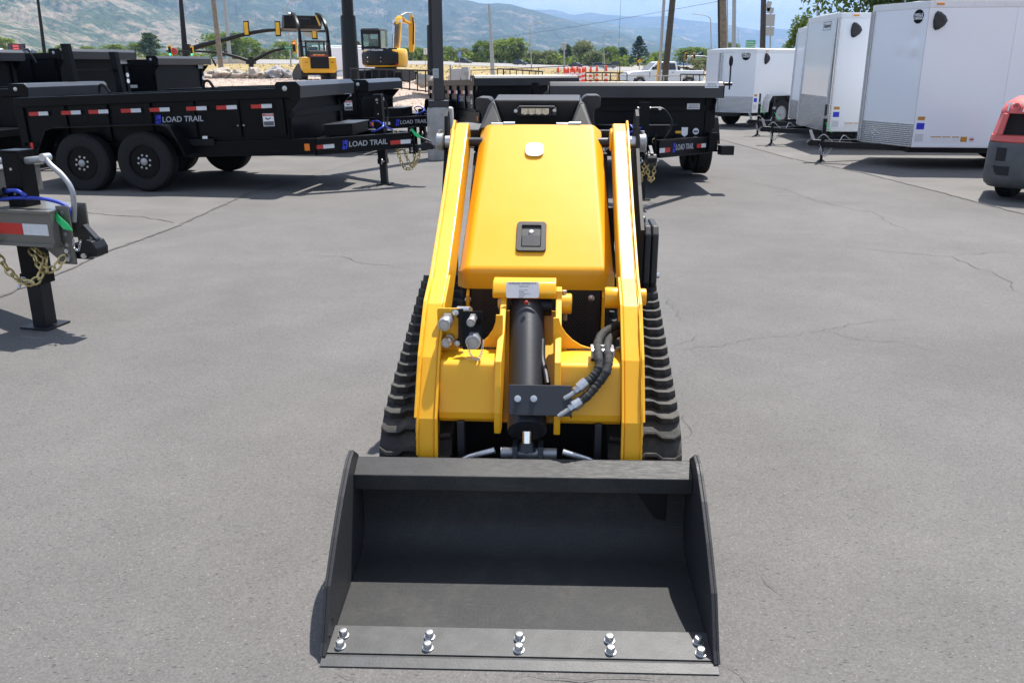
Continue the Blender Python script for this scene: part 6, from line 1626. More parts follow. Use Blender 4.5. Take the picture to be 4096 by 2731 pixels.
mb.loft([[(x, y, z) for x, y in sq(r, .55)] for z, r in ((0, .245), (.25, .243), (.5, .24), (.84, .236), (.89, .228), (.905, .205))], True, True)
mb.build('concrete_base', M['concrete'], t, smooth=True, angle=40)
mb = MB(); rr = random.Random(2); p = [(-.25 + .5 * i / 24, -.2465 + .03 * 0, .22 + .02 * math.sin(i * .9) - .0012 * i + .01 * rr.random()) for i in range(25)]; mb.tube(p, .0055, 5); mb.build('base_crack', M['void'], t)
mb = MB(); mb.box(-.205, .155, -.20, .16, .90, 1.02); mb.build('base_cover', M['bronze'], t, bevel=.006)
mb = MB(); mb.box(-.105, .075, -.11, .07, 1.02, 6.4); mb.build('pole', M['bronze'], t, bevel=.006)
mb = MB(); mb.box(-.115, -.01, -.135, -.11, 1.40, 1.56); ob = mb.build('outlet_box', M['box_grey'], t, bevel=.008)
for k in range(2):
    mb = MB(); mb.box(-.09, -.035, -.142, -.135, 1.425 + .07 * k, 1.465 + .07 * k); mb.build('outlet_cover', M['galv'], ob, bevel=.004)
mb = MB(); mb.box(-.25, .22, -1.0, .0, 6.4, 6.55); mb.build('lamp_head', M['bronze'], t, bevel=.02)

# ================================================================ TALL SIGN POSTS ON THE GRAVEL BANK
for lab, px, ry, Y, s in (('big round black sign post with a wider sleeve, between the raised loader and the digger', 1405, 312, 37.5, 1.0), ('big round black sign post half hidden behind the brown lamp post', 1742, 318, 38.5, 1.0)):
    a = gy(px, ry, Y); a.z = berm_z(a.x, a.y) - .1
    t = thing('sign_post', lab, 'sign post', a, group='black sign posts on the gravel bank')
    mb = MB(); mb.lathe([(0.0001, 0), (.345, 0), (.33, 1.2), (.305, 2.95), (.30, 3.0), (0.0001, 3.0)], (0, 0, 0), (0, 0, 1), 28); mb.build('sleeve', M['pole_black'], t, smooth=True)
    mb = MB(); mb.cyl((0, 0, 2.9), (0, 0, 9.5), .235, 28, .22); mb.build('pole', M['pole_black'], t, smooth=True)

# ================================================================ RAISED TRACK LOADER AND DIGGER ON DISPLAY
def belt(mb, prof, x0, x1): mb.prism(prof, 'x', x0, x1)
Yc = 43.5; a = gy(1270, 318, Yc); zc = berm_z(a.x, a.y)
ctl = thing('track_loader', 'yellow and black compact track loader on the gravel bank with its bucket raised high', 'track loader', (a.x - .12, a.y, zc - .03), R(27)); ctl.scale = (.85, .85, .82)
# local axes: rear faces -y (towards the camera), x to the right
for s in (-1, 1):
    x0, x1 = sorted((s * .62, s * 1.0)); prof = [(-.85, .08), (-1.0, .25), (-.95, .55), (-.62, .86), (-.30, .92), (.9, .50), (1.15, .28), (1.05, .06), (.8, 0), (-.6, 0)]
    mb = MB(); mb.prism(prof, 'x', x0, x1); tr = mb.build('track', M['rubber'], ctl, bevel=.05, seg=3)
    rp = resample([Vector(p) for p in prof], .105); n = len(rp); pro = None
    for i, p in enumerate(rp):
        tt = (rp[(i + 1) % n] - rp[i - 1]).normalized(); nn = Vector((tt.y, -tt.x))
        Mx = Matrix(((1, 0, 0, (x0 + x1) / 2), (0, tt.x, nn.x, p.x), (0, tt.y, nn.y, p.y), (0, 0, 0, 1)))
        if (Vector((0.0, .4)) - p).dot(nn) > 0: Mx = Matrix(((1, 0, 0, (x0 + x1) / 2), (0, tt.x, -nn.x, p.x), (0, tt.y, -nn.y, p.y), (0, 0, 0, 1)))
        if pro is None:
            mb = MB(); mb.prism([(-.03, -.005), (.03, -.005), (.02, .03), (-.02, .03)], 'x', -.185, .185); pro = mb.build('lug', M['rubber'], tr); pro.matrix_local = Mx
        else: inst(pro, 'lug', tr, Mx)
mb = MB(); mb.box(-.6, .6, -.9, 1.0, .30, 1.0); mb.build('chassis', M['black_matt'], ctl, bevel=.03)
mb = MB(); mb.hexa([(-.86, -1.12, .42), (.86, -1.12, .42), (.86, -.5, .42), (-.86, -.5, .42)], [(-.98, -1.20, .62), (.98, -1.20, .62), (.98, -.5, .62), (-.98, -.5, .62)]); mb.hexa([(-.98, -1.20, .62), (.98, -1.20, .62), (.98, -.5, .62), (-.98, -.5, .62)], [(-.95, -1.12, 1.28), (.95, -1.12, 1.28), (.95, -.5, 1.28), (-.95, -.5, 1.28)]); mb.build('rear_body', M['yellow_far'], ctl, bevel=.03, seg=3)
mb = MB(); mb.box(-.50, .52, -1.235, -1.15, .66, 1.30); dr = mb.build('rear_grille', M['black_steel'], ctl, bevel=.02)
mb = MB()
for k in range(14): mb.box(-.42, .44, -1.243, -1.236, .70 + k * .038, .712 + k * .038)
mb.build('grille_slats', M['void'], dr)
mb = MB(); mb.prism([(-1.2, 1.30), (-1.14, 1.42), (-1.05, 1.62), (-.45, 1.66), (-.45, 1.2), (-1.1, 1.2)], 'x', -.52, .54); hb = mb.build('engine_cover', M['black_steel'], ctl, bevel=.025)
text('NEW HOLLAND', .085, M['sign_yellow'], hb, frame((0.0, -1.155, 1.40), (1, 0, 0), (0, .35, 1)), bold=.003)
for x in (-.72, .74):
    mb = MB(); mb.box(x - .075, x + .075, -1.172, -1.15, .98, 1.02); mb.build('tail_lamp', M['taillight'], ctl)
mb = MB(); mb.box(-.47, .49, -1.20, -1.05, 1.32, 1.37); mb.build('lamp_strip', M['taillight'], hb)
# cab
mb = MB()
for x in (-.50, .52):
    for y0, y1 in ((-.45, -.37), (.55, .63)): mb.box(x - .045, x + .045, y0, y1, 1.2, 2.10)
cab = mb.build('cab_frame', M['black_steel'], ctl, bevel=.02)
mb = MB(); mb.box(-.58, .60, -.52, .70, 2.08, 2.20); mb.build('cab_roof', M['shroud'], cab, bevel=.04)
mb = MB(); mb.box(-.45, .47, -.43, -.42, 1.66, 2.08); mb.build('rear_window', M['window_teal'], cab)
mb = MB(); mb.box(-.25, .27, .0, .12, 1.2, 1.85); mb.build('seat', M['void'], cab, bevel=.03)
# lift arms raised: curve up from rear towers, over the cab and forward to the bucket
for s in (-1, 1):
    x = s * .78
    mb = MB(); mb.prism([(-.62, .9), (-.30, .9), (-.12, 1.5), (-.20, 2.15), (-.45, 2.2), (-.60, 1.6)], 'x', x - .09, x + .09); tw = mb.build('lift_tower', M['black_steel'], ctl, bevel=.02)
    pts = bez([(x, -.38, 2.05), (x, -.30, 2.6), (x * .99, -.05, 3.02), (x * .97, .42, 3.40), (x * .92, .90, 3.62), (x * .88, 1.45, 3.70)], 6)
    lo, hi = [], []; rings = []
    for i, p in enumerate(pts):
        d = (pts[min(i + 1, len(pts) - 1)] - pts[max(i - 1, 0)]).normalized(); nv = Vector((0, -d.z, d.y)); w = .125 - .04 * abs(i / len(pts) - .4)
        rings.append([p + Vector((-.065, 0, 0)) + nv * w, p + Vector((.065, 0, 0)) + nv * w, p + Vector((.065, 0, 0)) - nv * w, p + Vector((-.065, 0, 0)) - nv * w])
    mb = MB(); mb.loft(rings); ar = mb.build('lift_arm', M['black_gloss'], ctl, bevel=.012)
    mb = MB(); mb.cyl((x + s * .02, .2, 1.25), (x + s * .02, -.02, 2.3), .055, 12); mb.cyl((x + s * .02, -.02, 2.3), (x + s * .02, -.06, 3.0), .03, 12); mb.build('lift_cylinder', M['chrome'], ctl, smooth=True)
    mb = MB(); mb.cyl((x - s * .16, .55, 3.05), (x - s * .16, 1.25, 3.62), .05, 12); mb.build('tilt_cylinder', M['yellow_far'], ctl, smooth=True)
    mb = MB(); mb.cyl((x - .1, -.38, 2.02), (x + .1, -.38, 2.02), .07, 14); mb.build('arm_pin', M['zinc'], ctl, smooth=True)
    mb = MB(); mb.cyl((x - .1, 1.42, 3.68), (x + .1, 1.42, 3.68), .07, 14); mb.build('arm_pin', M['zinc'], ctl, smooth=True)
mb = MB(); mb.box(-.85, .80, 1.50, 1.58, 3.05, 3.60); mb.box(-.35, .35, 1.42, 1.52, 3.15, 3.45); mb.build('attachment_plate', M['black_steel'], ctl, bevel=.02)
mb = MB(); W2 = 1.0
pr = [(1.60, 3.62), (1.62, 3.12), (1.75, 2.92), (2.35, 2.82)]
sweep(mb, pr, .03, -W2 - .12, W2)
bk = mb.build('bucket', M['black_steel'], ctl)
for x in (-W2 - .13, W2):
    mb = MB(); mb.prism([(1.58, 3.64), (1.60, 3.11), (1.75, 2.90), (2.36, 2.81), (2.30, 3.0), (1.95, 3.60)], 'x', x, x + .02); mb.build('side_plate', M['black_steel'], bk)
for k in range(12):
    mb = MB(); mb.box(-.35 + k * .06, -.33 + k * .06, 1.49, 1.51, 3.06, 3.20)
    if k == 11: mb.build('hose', M['black_matt'], ctl)

# digger
Yd = 41.0; a = gy(1545, 308, Yd); zd = berm_z(a.x, a.y)
dig = thing('mini_excavator', 'yellow and black mini excavator seen from behind beside the black railing', 'excavator', (a.x, a.y, zc - .02), R(-9)); dig.scale = (.98, .98, .82)
for s in (-1, 1):
    x0, x1 = sorted((s * .62 - .05 + (s * .45), s * .62 + .45 * s - s * .42)) if False else sorted((s * .55, s * .98))
    mb = MB(); mb.prism([(-1.15, .30), (-1.0, .06), (-.8, 0), (.9, 0), (1.15, .15), (1.2, .35), (1.0, .55), (-.9, .55), (-1.1, .47)], 'x', x0 + s * .10, x1 + s * .10); tr = mb.build('track', M['tyre'], dig, bevel=.05, seg=3)
    mb = MB()
    for k in range(18): mb.box(x0 + s * .10 - .004, x1 + s * .10 + .004, -1.13 + k * .13, -1.07 + k * .13, .545, .572)
    for k in range(4): mb.box(x0 + s * .10 - .004, x1 + s * .10 + .004, -1.19 + .02 * abs(k - 2), -1.13, .07 + k * .12, .12 + k * .12)
    mb.build('track_lugs', M['tyre'], tr)
mb = MB(); mb.box(-.5, .5, -.7, .7, .22, .62); mb.cyl((0, 0, .60), (0, 0, .78), .5, 24); mb.build('undercarriage', M['black_matt'], dig, bevel=.02)
mb = MB(); mb.box(-1.1, 1.1, 1.35, 1.42, .05, .50); mb.build('blade', M['black_matt'], dig, bevel=.02)
def ringr(z, r, cx=0, sq_=.85, f=1.0): return [(cx + r * math.copysign(abs(math.cos(q)) ** sq_, math.cos(q)) * 1.02, (r * math.copysign(abs(math.sin(q)) ** sq_, math.sin(q)) * f), z) for q in [2 * PI * i / 32 for i in range(32)]]
mb = MB(); mb.loft([ringr(z, r) for z, r in ((.74, .88), (.80, .95), (1.05, .985), (1.40, .98), (1.62, .95), (1.68, .90))], True, True); bd = mb.build('upper_body', M['yellow_far'], dig, smooth=True, angle=50)
mb = MB(); mb.loft([[(x, y, z) for x, y, z in [(r * math.sin(q), -r * math.cos(q) * 1.0, z) for q in [R(-60 + 120 * i / 16 - 10) for i in range(17)]] + [(r * .8 * math.sin(q), -r * .8 * math.cos(q), z) for q in [R(60 - 120 * i / 16 - 10) for i in range(17)]]] for z, r in ((.82, 1.00), (.90, 1.06), (1.40, 1.07), (1.52, 1.02), (1.70, .98))], True, True); cw = mb.build('counterweight', M['black_steel'], dig, smooth=True, angle=50)
text('NEW HOLLAND', .12, M['white'], cw, frame((-.22, -1.045, 1.60), (1, 0, 0), (0, .2, 1)), bold=.004)
mb = MB()
for x in (-.52, .10):
    for z in (1.02, 1.22): mb.ico((x, -1.03 if x < -.4 else -1.075, z), .028, .02, .028, 2)
mb.build('bolt_caps', M['zinc'], cw, smooth=True)
mb = MB(); mb.box(.12, .42, -.93, -.85, 1.66, 1.74); mb.build('latch_cover', M['galv'], bd, bevel=.02)
mb = MB(); mb.box(.70, .80, -.80, -.70, .82, .90); mb.build('tail_lamp', M['taillight'], bd)
# cab: posts, roof and panes
mb = MB()
for x, y in ((-.92, -.42), (-.12, -.42), (-.92, .62), (-.12, .62)): mb.box(x - .05, x + .05, y - .05, y + .05, 1.6, 2.62)
mb.box(-.97, -.07, -.47, -.37, 1.62, 1.80); mb.box(-.97, -.07, -.47, -.37, 2.42, 2.66); cb = mb.build('cab_frame', M['black_steel'], dig, bevel=.02)
mb = MB(); mb.hexa([(-1.0, -.50, 2.60), (-.05, -.50, 2.60), (-.05, .75, 2.60), (-1.0, .75, 2.60)], [(-.92, -.42, 2.72), (-.14, -.42, 2.72), (-.14, .66, 2.72), (-.92, .66, 2.72)]); mb.build('cab_roof', M['black_steel'], cb, bevel=.02)
mb = MB(); mb.box(-.87, -.17, -.43, -.42, 1.80, 2.42); mb.build('rear_window', M['window_teal'], cb)
mb = MB(); mb.box(-.07, -.06, -.37, .57, 1.68, 2.60); mb.build('side_window', M['window_teal'], cb)
mb = MB(); mb.box(-.98, -.97, -.37, .57, 1.68, 2.60); mb.build('side_window', M['window_teal'], cb)
mb = MB(); mb.box(-.72, -.32, -.05, .10, 1.6, 2.20); mb.build('seat', M['void'], cb, bevel=.04)
# boom rising straight up from the middle, then the stick folding down on the right
mb = MB(); mb.loft([[(.34 - w, y - .13, z), (.34 + w, y - .13, z), (.34 + w, y + .13, z), (.34 - w, y + .13, z)] for z, y, w in ((1.50, .55, .16), (2.2, .80, .18), (2.9, 1.00, .17), (3.35, 1.25, .15))]); bo = mb.build('boom', M['yellow_far'], dig, bevel=.02)
mb = MB()
for k in range(5): mb.tube([(.22 + .06 * k, .52, 1.70), (.23 + .055 * k, .66, 2.4), (.24 + .05 * k, .84, 3.0)], .022, 8)
mb.build('boom_hoses', M['wood'], bo, smooth=True)
mb = MB(); mb.cyl((.24, .42, 1.62), (.24, .72, 2.9), .05, 12); mb.build('boom_cylinder', M['chrome'], bo, smooth=True)
for x in (.20, .50):
    mb = MB(); mb.lathe([(0.0001, 0), (.085, 0), (.095, .05), (.06, .12), (0.0001, .13)], (x, 1.0, 3.12), (0, -1, .1), 18); mb.build('work_lamp', M['chrome'], bo, smooth=True)
mb = MB(); mb.prism([(1.15, 3.25), (1.30, 3.45), (1.75, 3.42), (2.3, 3.25), (2.25, 3.08), (1.6, 3.18)], 'x', .24, .44); mb.build('boom_head', M['yellow_far'], bo, bevel=.02)
mb = MB(); mb.loft([[(.66 - w, y - d, z), (.66 + w, y - d, z), (.66 + w, y + d, z), (.66 - w, y + d, z)] for z, y, w, d in ((1.55, 2.15, .10, .10), (1.9, 2.2, .12, .14), (2.9, 2.3, .12, .18), (3.25, 2.35, .09, .12), (3.55, 2.35, .06, .06))]); stk = mb.build('stick', M['yellow_far'], dig, bevel=.02)
mb = MB(); mb.tube([(.40, 1.4, 3.45), (.54, 1.9, 3.62), (.66, 2.3, 3.62)], .05, 12); mb.build('stick_cylinder', M['galv'], dig, smooth=True)
mb = MB(); mb.tube([(.44, 1.7, 3.20), (.56, 2.1, 3.12), (.66, 2.3, 3.05)], .09, 10); mb.build('boom_link', M['yellow_far'], dig, smooth=True)
mb = MB(); mb.tube(bez([(.78, 2.1, 3.4), (.83, 2.0, 3.0), (.81, 2.0, 2.5), (.79, 2.0, 1.95)], 6), .035, 8); mb.build('hose', M['black_matt'], stk, smooth=True)

# ================================================================ CAMPER
Yr = 58.0; a = gy(1400, 318, Yr)
rv = thing('camper', 'white camper with dark swooshes standing between the raised loader and the digger', 'camper', (a.x, a.y, .45), R(8))
mb = MB(); mb.prism([(-2.4, .35), (2.1, .35), (2.55, .9), (2.6, 1.6), (2.1, 2.15), (-2.4, 2.25)], 'y', -1.2, 1.2); sh_ = mb.build('body', M['white_skin'], rv, bevel=.06, seg=3)
mb = MB(); mb.box(-2.2, 1.6, -.9, .9, 2.24, 2.34); mb.box(.9, 1.5, -.3, .3, 2.32, 2.55); mb.build('roof', M['white_trim'], rv, bevel=.04)
for k, (pts) in enumerate(([(-2.2, 1.15), (-1.2, 1.18), (-1.2, 1.10), (-2.2, 1.08)], [(-2.0, .50), (-.8, .85), (.3, .95), (-.6, .75), (-1.7, .45)], [(1.0, 1.95), (1.6, 1.75), (2.2, 1.0), (2.5, .9), (2.58, 1.2), (2.3, 1.75), (1.9, 2.1), (1.2, 2.1)])):
    mb = MB(); mb.prism(pts, 'y', -1.206, -1.2005); mb.build('swoosh', M['dark_paint' if k != 1 else 'box_grey'], rv)
for x in (-.8, .1):
    wheel(rv, x, -1.05, -1, r=.34, w=.2, rim='galv', nuts=5); wheel(rv, x, 1.05, 1, r=.34, w=.2, rim='galv', nuts=5)

# ================================================================ RAILINGS, FENCES, BOULDERS
def railing(name, label, cat, Y, p0, p1, py_b0, py_b1, step, r=.022, mt='rail_black', Y1=None, rail2=True, group=None, w=None):
    """flat bar railing; top rail from p0 to p1, feet on rows py_b0 / py_b1"""
    Y1 = Y if Y1 is None else Y1
    A, B_ = gy(*p0, Y), gy(*p1, Y1); a, b_ = gy(p0[0], py_b0, Y), gy(p1[0], py_b1, Y1); L = (B_ - A).length
    t = thing(name, label, cat, a, group=group); A0 = Vector(a)
    mb = MB(); mb.tube([A - A0, B_ - A0], r * 1.3, 6); mb.build('rail', M[mt], t)
    if rail2: mb = MB(); q0, q1 = a.lerp(A, .06) - A0, b_.lerp(B_, .06) - A0; mb.tube([q0, q1], r, 6); mb.build('rail', M[mt], t)
    n = max(1, round(L / step))
    pro = None
    for i in range(n + 1):
        f = i / n; u, v = a.lerp(b_, f) - A0, A.lerp(B_, f) - A0
        mb = MB(); mb.tube([u, v], r, 6); mb.build('upright', M[mt], t)
    return t
railing('railing', 'black railing in front of the mini excavator', 'railing', 35.5, (1402, 275), (1735, 284), 330, 375, .42, .025, Y1=32.5)
railing('railing', 'black railing with sloping top, seen over the left shoulder of the control tower', 'railing', 27.0, (1990, 276), (2170, 287), 325, 325, .24, .016, Y1=26.0)
railing('railing', 'low black railing in front of the traffic cones', 'railing', 27.0, (2343, 291), (2508, 293), 325, 325, .24, .016)
railing('railing', 'low black railing below the tailgate of the white pickup', 'railing', 27.0, (2722, 298), (2850, 300), 330, 330, .20, .016)
def chainlink(label, Y, p0, p1, hgt, Y1=None, step=2.6, top=.03, mesh=True, mt='mesh_galv', dens=.17, group='chain-link fences', post='galv'):
    Y1 = Y if Y1 is None else Y1
    A, B_ = gy(*p0, Y), gy(*p1, Y1); t = thing('chain_link_fence', label, 'fence', A - Vector((0, 0, hgt)), group=group); L = (B_ - A).length; D = B_ - A; H = Vector((0, 0, hgt))
    mb = MB(); mb.tube([H, D + H], top, 6); mb.build('rail', M[post], t)
    n = max(1, round(L / step))
    for i in range(n + 1):
        p = D * (i / n); mb = MB(); mb.tube([p + Vector((0, 0, -.3)), p + H], top * 1.1, 6); mb.build('post', M[post], t)
    if mesh:
        mb = MB(); m = int(L / dens); w = .0045
        dn = D.normalized()
        k = int(hgt / dens)
        for i in range(-k, m):
            for sg in (1, -1):
                s0 = i * dens if sg > 0 else (i + k) * dens; s1 = s0 + sg * hgt
                z0, z1 = 0.0, hgt
                def clip(s0, z0, s1, z1):
                    if s0 < 0: f = (0 - s0) / (s1 - s0); s0, z0 = 0, z0 + (z1 - z0) * f
                    if s1 < 0: f = (0 - s0) / (s1 - s0); s1, z1 = 0, z0 + (z1 - z0) * f
                    if s1 > L: f = (L - s0) / (s1 - s0); s1, z1 = L, z0 + (z1 - z0) * f
                    if s0 > L: f = (L - s0) / (s1 - s0); s0, z0 = L, z0 + (z1 - z0) * f
                    return s0, z0, s1, z1
                if max(s0, s1) <= 0 or min(s0, s1) >= L: continue
                s0, z0, s1, z1 = clip(s0, z0, s1, z1)
                a, b_ = dn * s0 + Vector((0, 0, z0)), dn * s1 + Vector((0, 0, z1)); n0 = len(mb.v)
                mb.v += [tuple(a - dn * w), tuple(a + dn * w), tuple(b_ + dn * w), tuple(b_ - dn * w)]; mb.f.append((n0, n0 + 1, n0 + 2, n0 + 3))
        props(mb.build('wire_mesh', M[mt], t, recalc=False), kind='stuff')
    return t
chainlink('chain-link fence with silver top rail along the boulders, left of the raised loader', 52.0, (780, 293), (1260, 297), 1.05)
chainlink('chain-link fence with silver top rail running between the utility cabinet and the white pickup', 46.0, (1795, 304), (2870, 304), 1.0)
chainlink('taller dark chain-link fence receding behind the traffic cones', 70.0, (1884, 283), (2480, 256), 1.5, Y1=58.0, step=4.0, top=.03, dens=.30, post='rail_black')
chainlink('dark chain-link fence beyond the bed of the white pickup', 110.0, (2735, 247), (2850, 241), 1.9, step=4.0, top=.04, dens=.35, post='rail_black')
BL = [(836, 320, 1.15, .52, 'boulder', 'pale flat boulder nearest the dump trailers'), (893, 305, 1.25, .62, 'boulder', 'pale boulder at the foot of the wooden utility pole'), (918, 316, .55, .34, 'boulder', 'small pale boulder between two larger ones'),
      (955, 309, 1.05, .55, 'boulder', 'sharp pale boulder left of the short signal pole'), (1022, 307, 1.0, .66, 'boulder', 'tall pale boulder right of the short signal pole'), (1060, 312, .8, .40, 'boulder', 'low pale boulder beside the grey ones'),
      (1105, 307, 1.35, .72, 'boulder_grey', 'rounded grey boulder left of the raised loader'), (1150, 310, .75, .62, 'boulder_grey', 'grey boulder half hidden by the raised loader’s track'), (1700, 330, 1.0, .6, 'boulder', 'pale boulder behind the black railing near the brown lamp post')]
for i, (px, py, w_, h_, mt, lab) in enumerate(BL):
    Yb = 47.5 if px < 1600 else 38; a = gy(px, py, Yb); z = berm_z(a.x, a.y)
    mb = MB(); mb.ico((0, 0, h_ * .25), w_ * .46, w_ * .38, h_ * .50, 3, jit=.55, seed=i + 2)
    for k, q in enumerate(mb.v): mb.v[k] = (q[0], q[1], max(q[2], -.15))
    o = mb.build('boulder', M[mt], smooth=True, angle=24); o.location = (a.x, a.y, max(z, a.z - .1) + .02); o.rotation_euler = (0, 0, i * 1.3); props(o, lab.replace('’', "'"), 'boulder', 'boulders along the chain-link fence')

# ================================================================ UTILITY CABINET, CONES
a = gy(1852, 332, 42.0); t = thing('utility_cabinet', 'grey utility cabinet with a meter box, right of the brown lamp post', 'utility cabinet', (a.x, a.y, -.02), R(-6))
zz = a.z + .02
mb = MB(); mb.box(-.50, -.02, -.3, .3, 0, zz + .62); mb.build('cabinet', M['box_grey'], t, bevel=.015)
mb = MB(); mb.box(-.02, .30, -.32, .3, 0, zz + .70); mb.build('meter_pedestal', M['box_grey'], t, bevel=.015)
mb = MB(); mb.box(.14, .34, -.46, -.32, zz + .35, zz + .54); mb.cyl((.24, -.46, zz + .45), (.24, -.54, zz + .45), .075, 16); mb.build('meter', M['galv'], t, bevel=.006)
mb = MB(); mb.cyl((.28, -.36, 0), (.28, -.36, zz + .35), .04, 10); mb.build('conduit', M['galv'], t)
mb = MB(); mb.box(-.08, -.05, -.315, -.30, zz + .10, zz + .22); mb.build('handle', M['black_steel'], t)
mb = MB(); mb.cyl((-.58, 0, 0), (-.58, 0, zz + .78), .045, 10); mb.build('bollard', M['galv'], t, smooth=True)
CN = [(2232, 270, 311), (2258, 272, 309), (2266, 277, 311), (2272, 271, 308), (2284, 272, 311), (2289, 266, 309), (2294, 275, 311), (2298, 272, 308), (2309, 265, 309), (2312, 275, 310), (2319, 273, 311), (2331, 269, 311), (2340, 267, 309), (2362, 268, 309), (2387, 264, 311), (2424, 262, 312)]
CL = ['leftmost orange traffic cone, standing apart from the cluster', None, None, None, None, None, None, None, None, None, None, None, None, 'orange traffic cone standing between the cluster and the last two', 'second orange traffic cone from the right end, above the low railing', 'rightmost orange traffic cone, above the low railing']
cone0 = None
for i, (px, y0, y1) in enumerate(CN):
    Y = 44.0 + (i * 7 % 5) * .5; a = gy(px, 309, Y); z = -.02; h = gy(px, y0, Y).z - z
    lab = CL[i] or 'orange traffic cone in the crowded cluster behind the fence, %s from its left' % ('first', 'second', 'third', 'fourth', 'fifth', 'sixth', 'seventh', 'eighth', 'ninth', 'tenth', 'eleventh', 'twelfth')[i - 1]
    if cone0 is None:
        t = thing('traffic_cone', lab, 'traffic cone', (a.x, a.y, z), group='orange traffic cones'); cone0 = t; cone_h = h
        mb = MB(); mb.lathe([(.16, 0), (.155, .05), (.10, .06), (.09, h * .55), (.055, h * .92), (.06, h * .94), (.03, h * .96), (.05, h * .985), (.03, h), (0.0001, h)], (0, 0, 0), (0, 0, 1), 16); mb.build('body', M['cone_orange'], t, smooth=True)
        for k in (.62, .76):
            mb = MB(); mb.lathe([(.098 - .05 * (k - .4), h * k), (.092 - .05 * (k - .4), h * (k + .07))], (0, 0, 0), (0, 0, 1), 16); mb.build('band', M['white'], t, smooth=True)
    else:
        t = dup(cone0); t.location = (a.x, a.y, z); t.scale = (1, 1, h / cone_h); t['label'] = lab

# ================================================================ POLES, SIGNALS AND SIGNS
dirpole('street_lamp', 'tall thin black street lamp at the left, in front of the hills', 'street lamp', 62, (183, 252), (150, -10), .14, .085, 'pole_black', zfoot=.3)
def signal(parent, p, facing, s=1.0, lit=None, back=True):
    """three-light head: housing, back plate or visors; facing = -1 shows lenses to the camera, +1 shows its back"""
    mb = MB(); mb.box(p[0] - .17 * s, p[0] + .17 * s, p[1] - .1, p[1] + .1, p[2] - .55 * s, p[2] + .55 * s); h = mb.build('signal_head', M['signal_yellow'], parent, bevel=.02)
    y = p[1] + (.101 if facing > 0 else -.101) * 1
    mb = MB(); b0 = p[1] + .04 * facing; w_ = .26 * s if facing > 0 else .205 * s
    mb.box(p[0] - w_, p[0] + w_, p[1] + .06, p[1] + .08, p[2] - .68 * s, p[2] + .68 * s); mb.build('back_plate', M['black_matt' if facing > 0 else 'signal_yellow'], h)
    if facing < 0:
        mb = MB(); mb.box(p[0] - .15 * s, p[0] + .15 * s, p[1] - .103, p[1] - .1, p[2] - .52 * s, p[2] + .52 * s); mb.build('lens_panel', M['black_matt'], h)
        for k in range(3):
            z = p[2] + (.34 - .34 * k) * s; mb = MB(); mb.lathe([(0.0001, 0), (.12 * s, 0), (.12 * s, .01), (0.0001, .02)], (p[0], p[1] - .103, z), (0, -1, 0), 16)
            mb.build('lens', M[('red_on' if k == 0 and lit == 'r' else 'green_on' if k == 2 and lit == 'g' else 'black_steel')], h, smooth=True)
            mb = MB(); mb.box(p[0] - .14 * s, p[0] + .14 * s, p[1] - .30, p[1] - .1, z + .12 * s, z + .14 * s); mb.build('visor', M['black_matt'], h)
Ys = 72.0
t, v, a0 = dirpole('traffic_signal', 'tall black signal mast carrying a long curved arm over the trailers', 'traffic signal', Ys, (744, 250), (722, -12), .27, .15, 'pole_black', zfoot=.3)
def rel(px, py, Y): return gy(px, py, Y) - a0
mb = MB(); mb.tube(bez([rel(742, 205, Ys), rel(800, 185, Ys), rel(900, 160, Ys), rel(985, 137, Ys), (rel(1060, 124, Ys)), rel(1120, 121, Ys), rel(1230, 124, Ys), rel(1305, 126, Ys)], 6), [.20 - .0027 * i for i in range(43)], 12); mb.build('mast_arm', M['pole_black'], t, smooth=True)
mb = MB(); p = rel(748, 200, Ys); mb.cbox(p, .55, .5, .85); mb.build('arm_bracket', M['pole_black'], t, bevel=.03)
for px, py in ((985, 115), (1111, 116), (1257, 128)):
    signal(t, rel(px, py, Ys - .25), 1, .82)
mb = MB(); p = rel(1240, 129, Ys); mb.cbox(p, .9, .03, .75); mb.build('lane_sign', M['sign_back'], t)
mb = MB(); p = rel(1268, 122, Ys); mb.cyl(p - Vector((.15, 0, -.1)), p + Vector((.2, 0, .25)), .10, 10); mb.build('camera', M['white_trim'], t, smooth=True)
Y2 = 66.0
t, v, a0 = dirpole('traffic_signal', 'short black signal pole with two drooping arms behind the boulders', 'traffic signal', Y2, (1008, 318), (1003, 229), .17, .17, 'pole_black', zfoot=.2)
mb = MB(); mb.tube(bez([rel(1003, 248, Y2), rel(960, 233, Y2), rel(900, 217, Y2), rel(850, 210, Y2), rel(770, 206, Y2), rel(665, 206, Y2)], 6), [.13 - .0026 * i for i in range(31)], 10); mb.build('mast_arm', M['pole_black'], t, smooth=True)
mb = MB(); mb.tube(bez([rel(1006, 247, Y2), rel(1045, 228, Y2), rel(1085, 208, Y2), rel(1130, 197, Y2), rel(1200, 189, Y2), rel(1290, 186, Y2)], 6), [.13 - .0026 * i for i in range(31)], 10); mb.build('mast_arm', M['pole_black'], t, smooth=True)
mb = MB(); p = rel(1004, 248, Y2); mb.cbox(p, .62, .5, .34); mb.build('arm_bracket', M['pole_black'], t, bevel=.03)
mb = MB(); p = rel(998, 300, Y2); mb.cbox(p, .35, .3, .45); mb.build('control_box', M['black_matt'], t, bevel=.02)
signal(t, rel(681, 206, Y2 - .2), -1, .62, 'g'); signal(t, rel(768, 208, Y2 - .2), -1, .55, 'g'); signal(t, rel(1178, 187, Y2 - .2), -1, .68, 'r')
p = rel(697, 206, Y2 - .2); mb = MB(); mb.lathe([(0.0001, 0), (.24, 0), (.24, .02), (0.0001, .02)], p, (0, -1, 0), 20); sg = mb.build('turn_sign', M['white'], t)
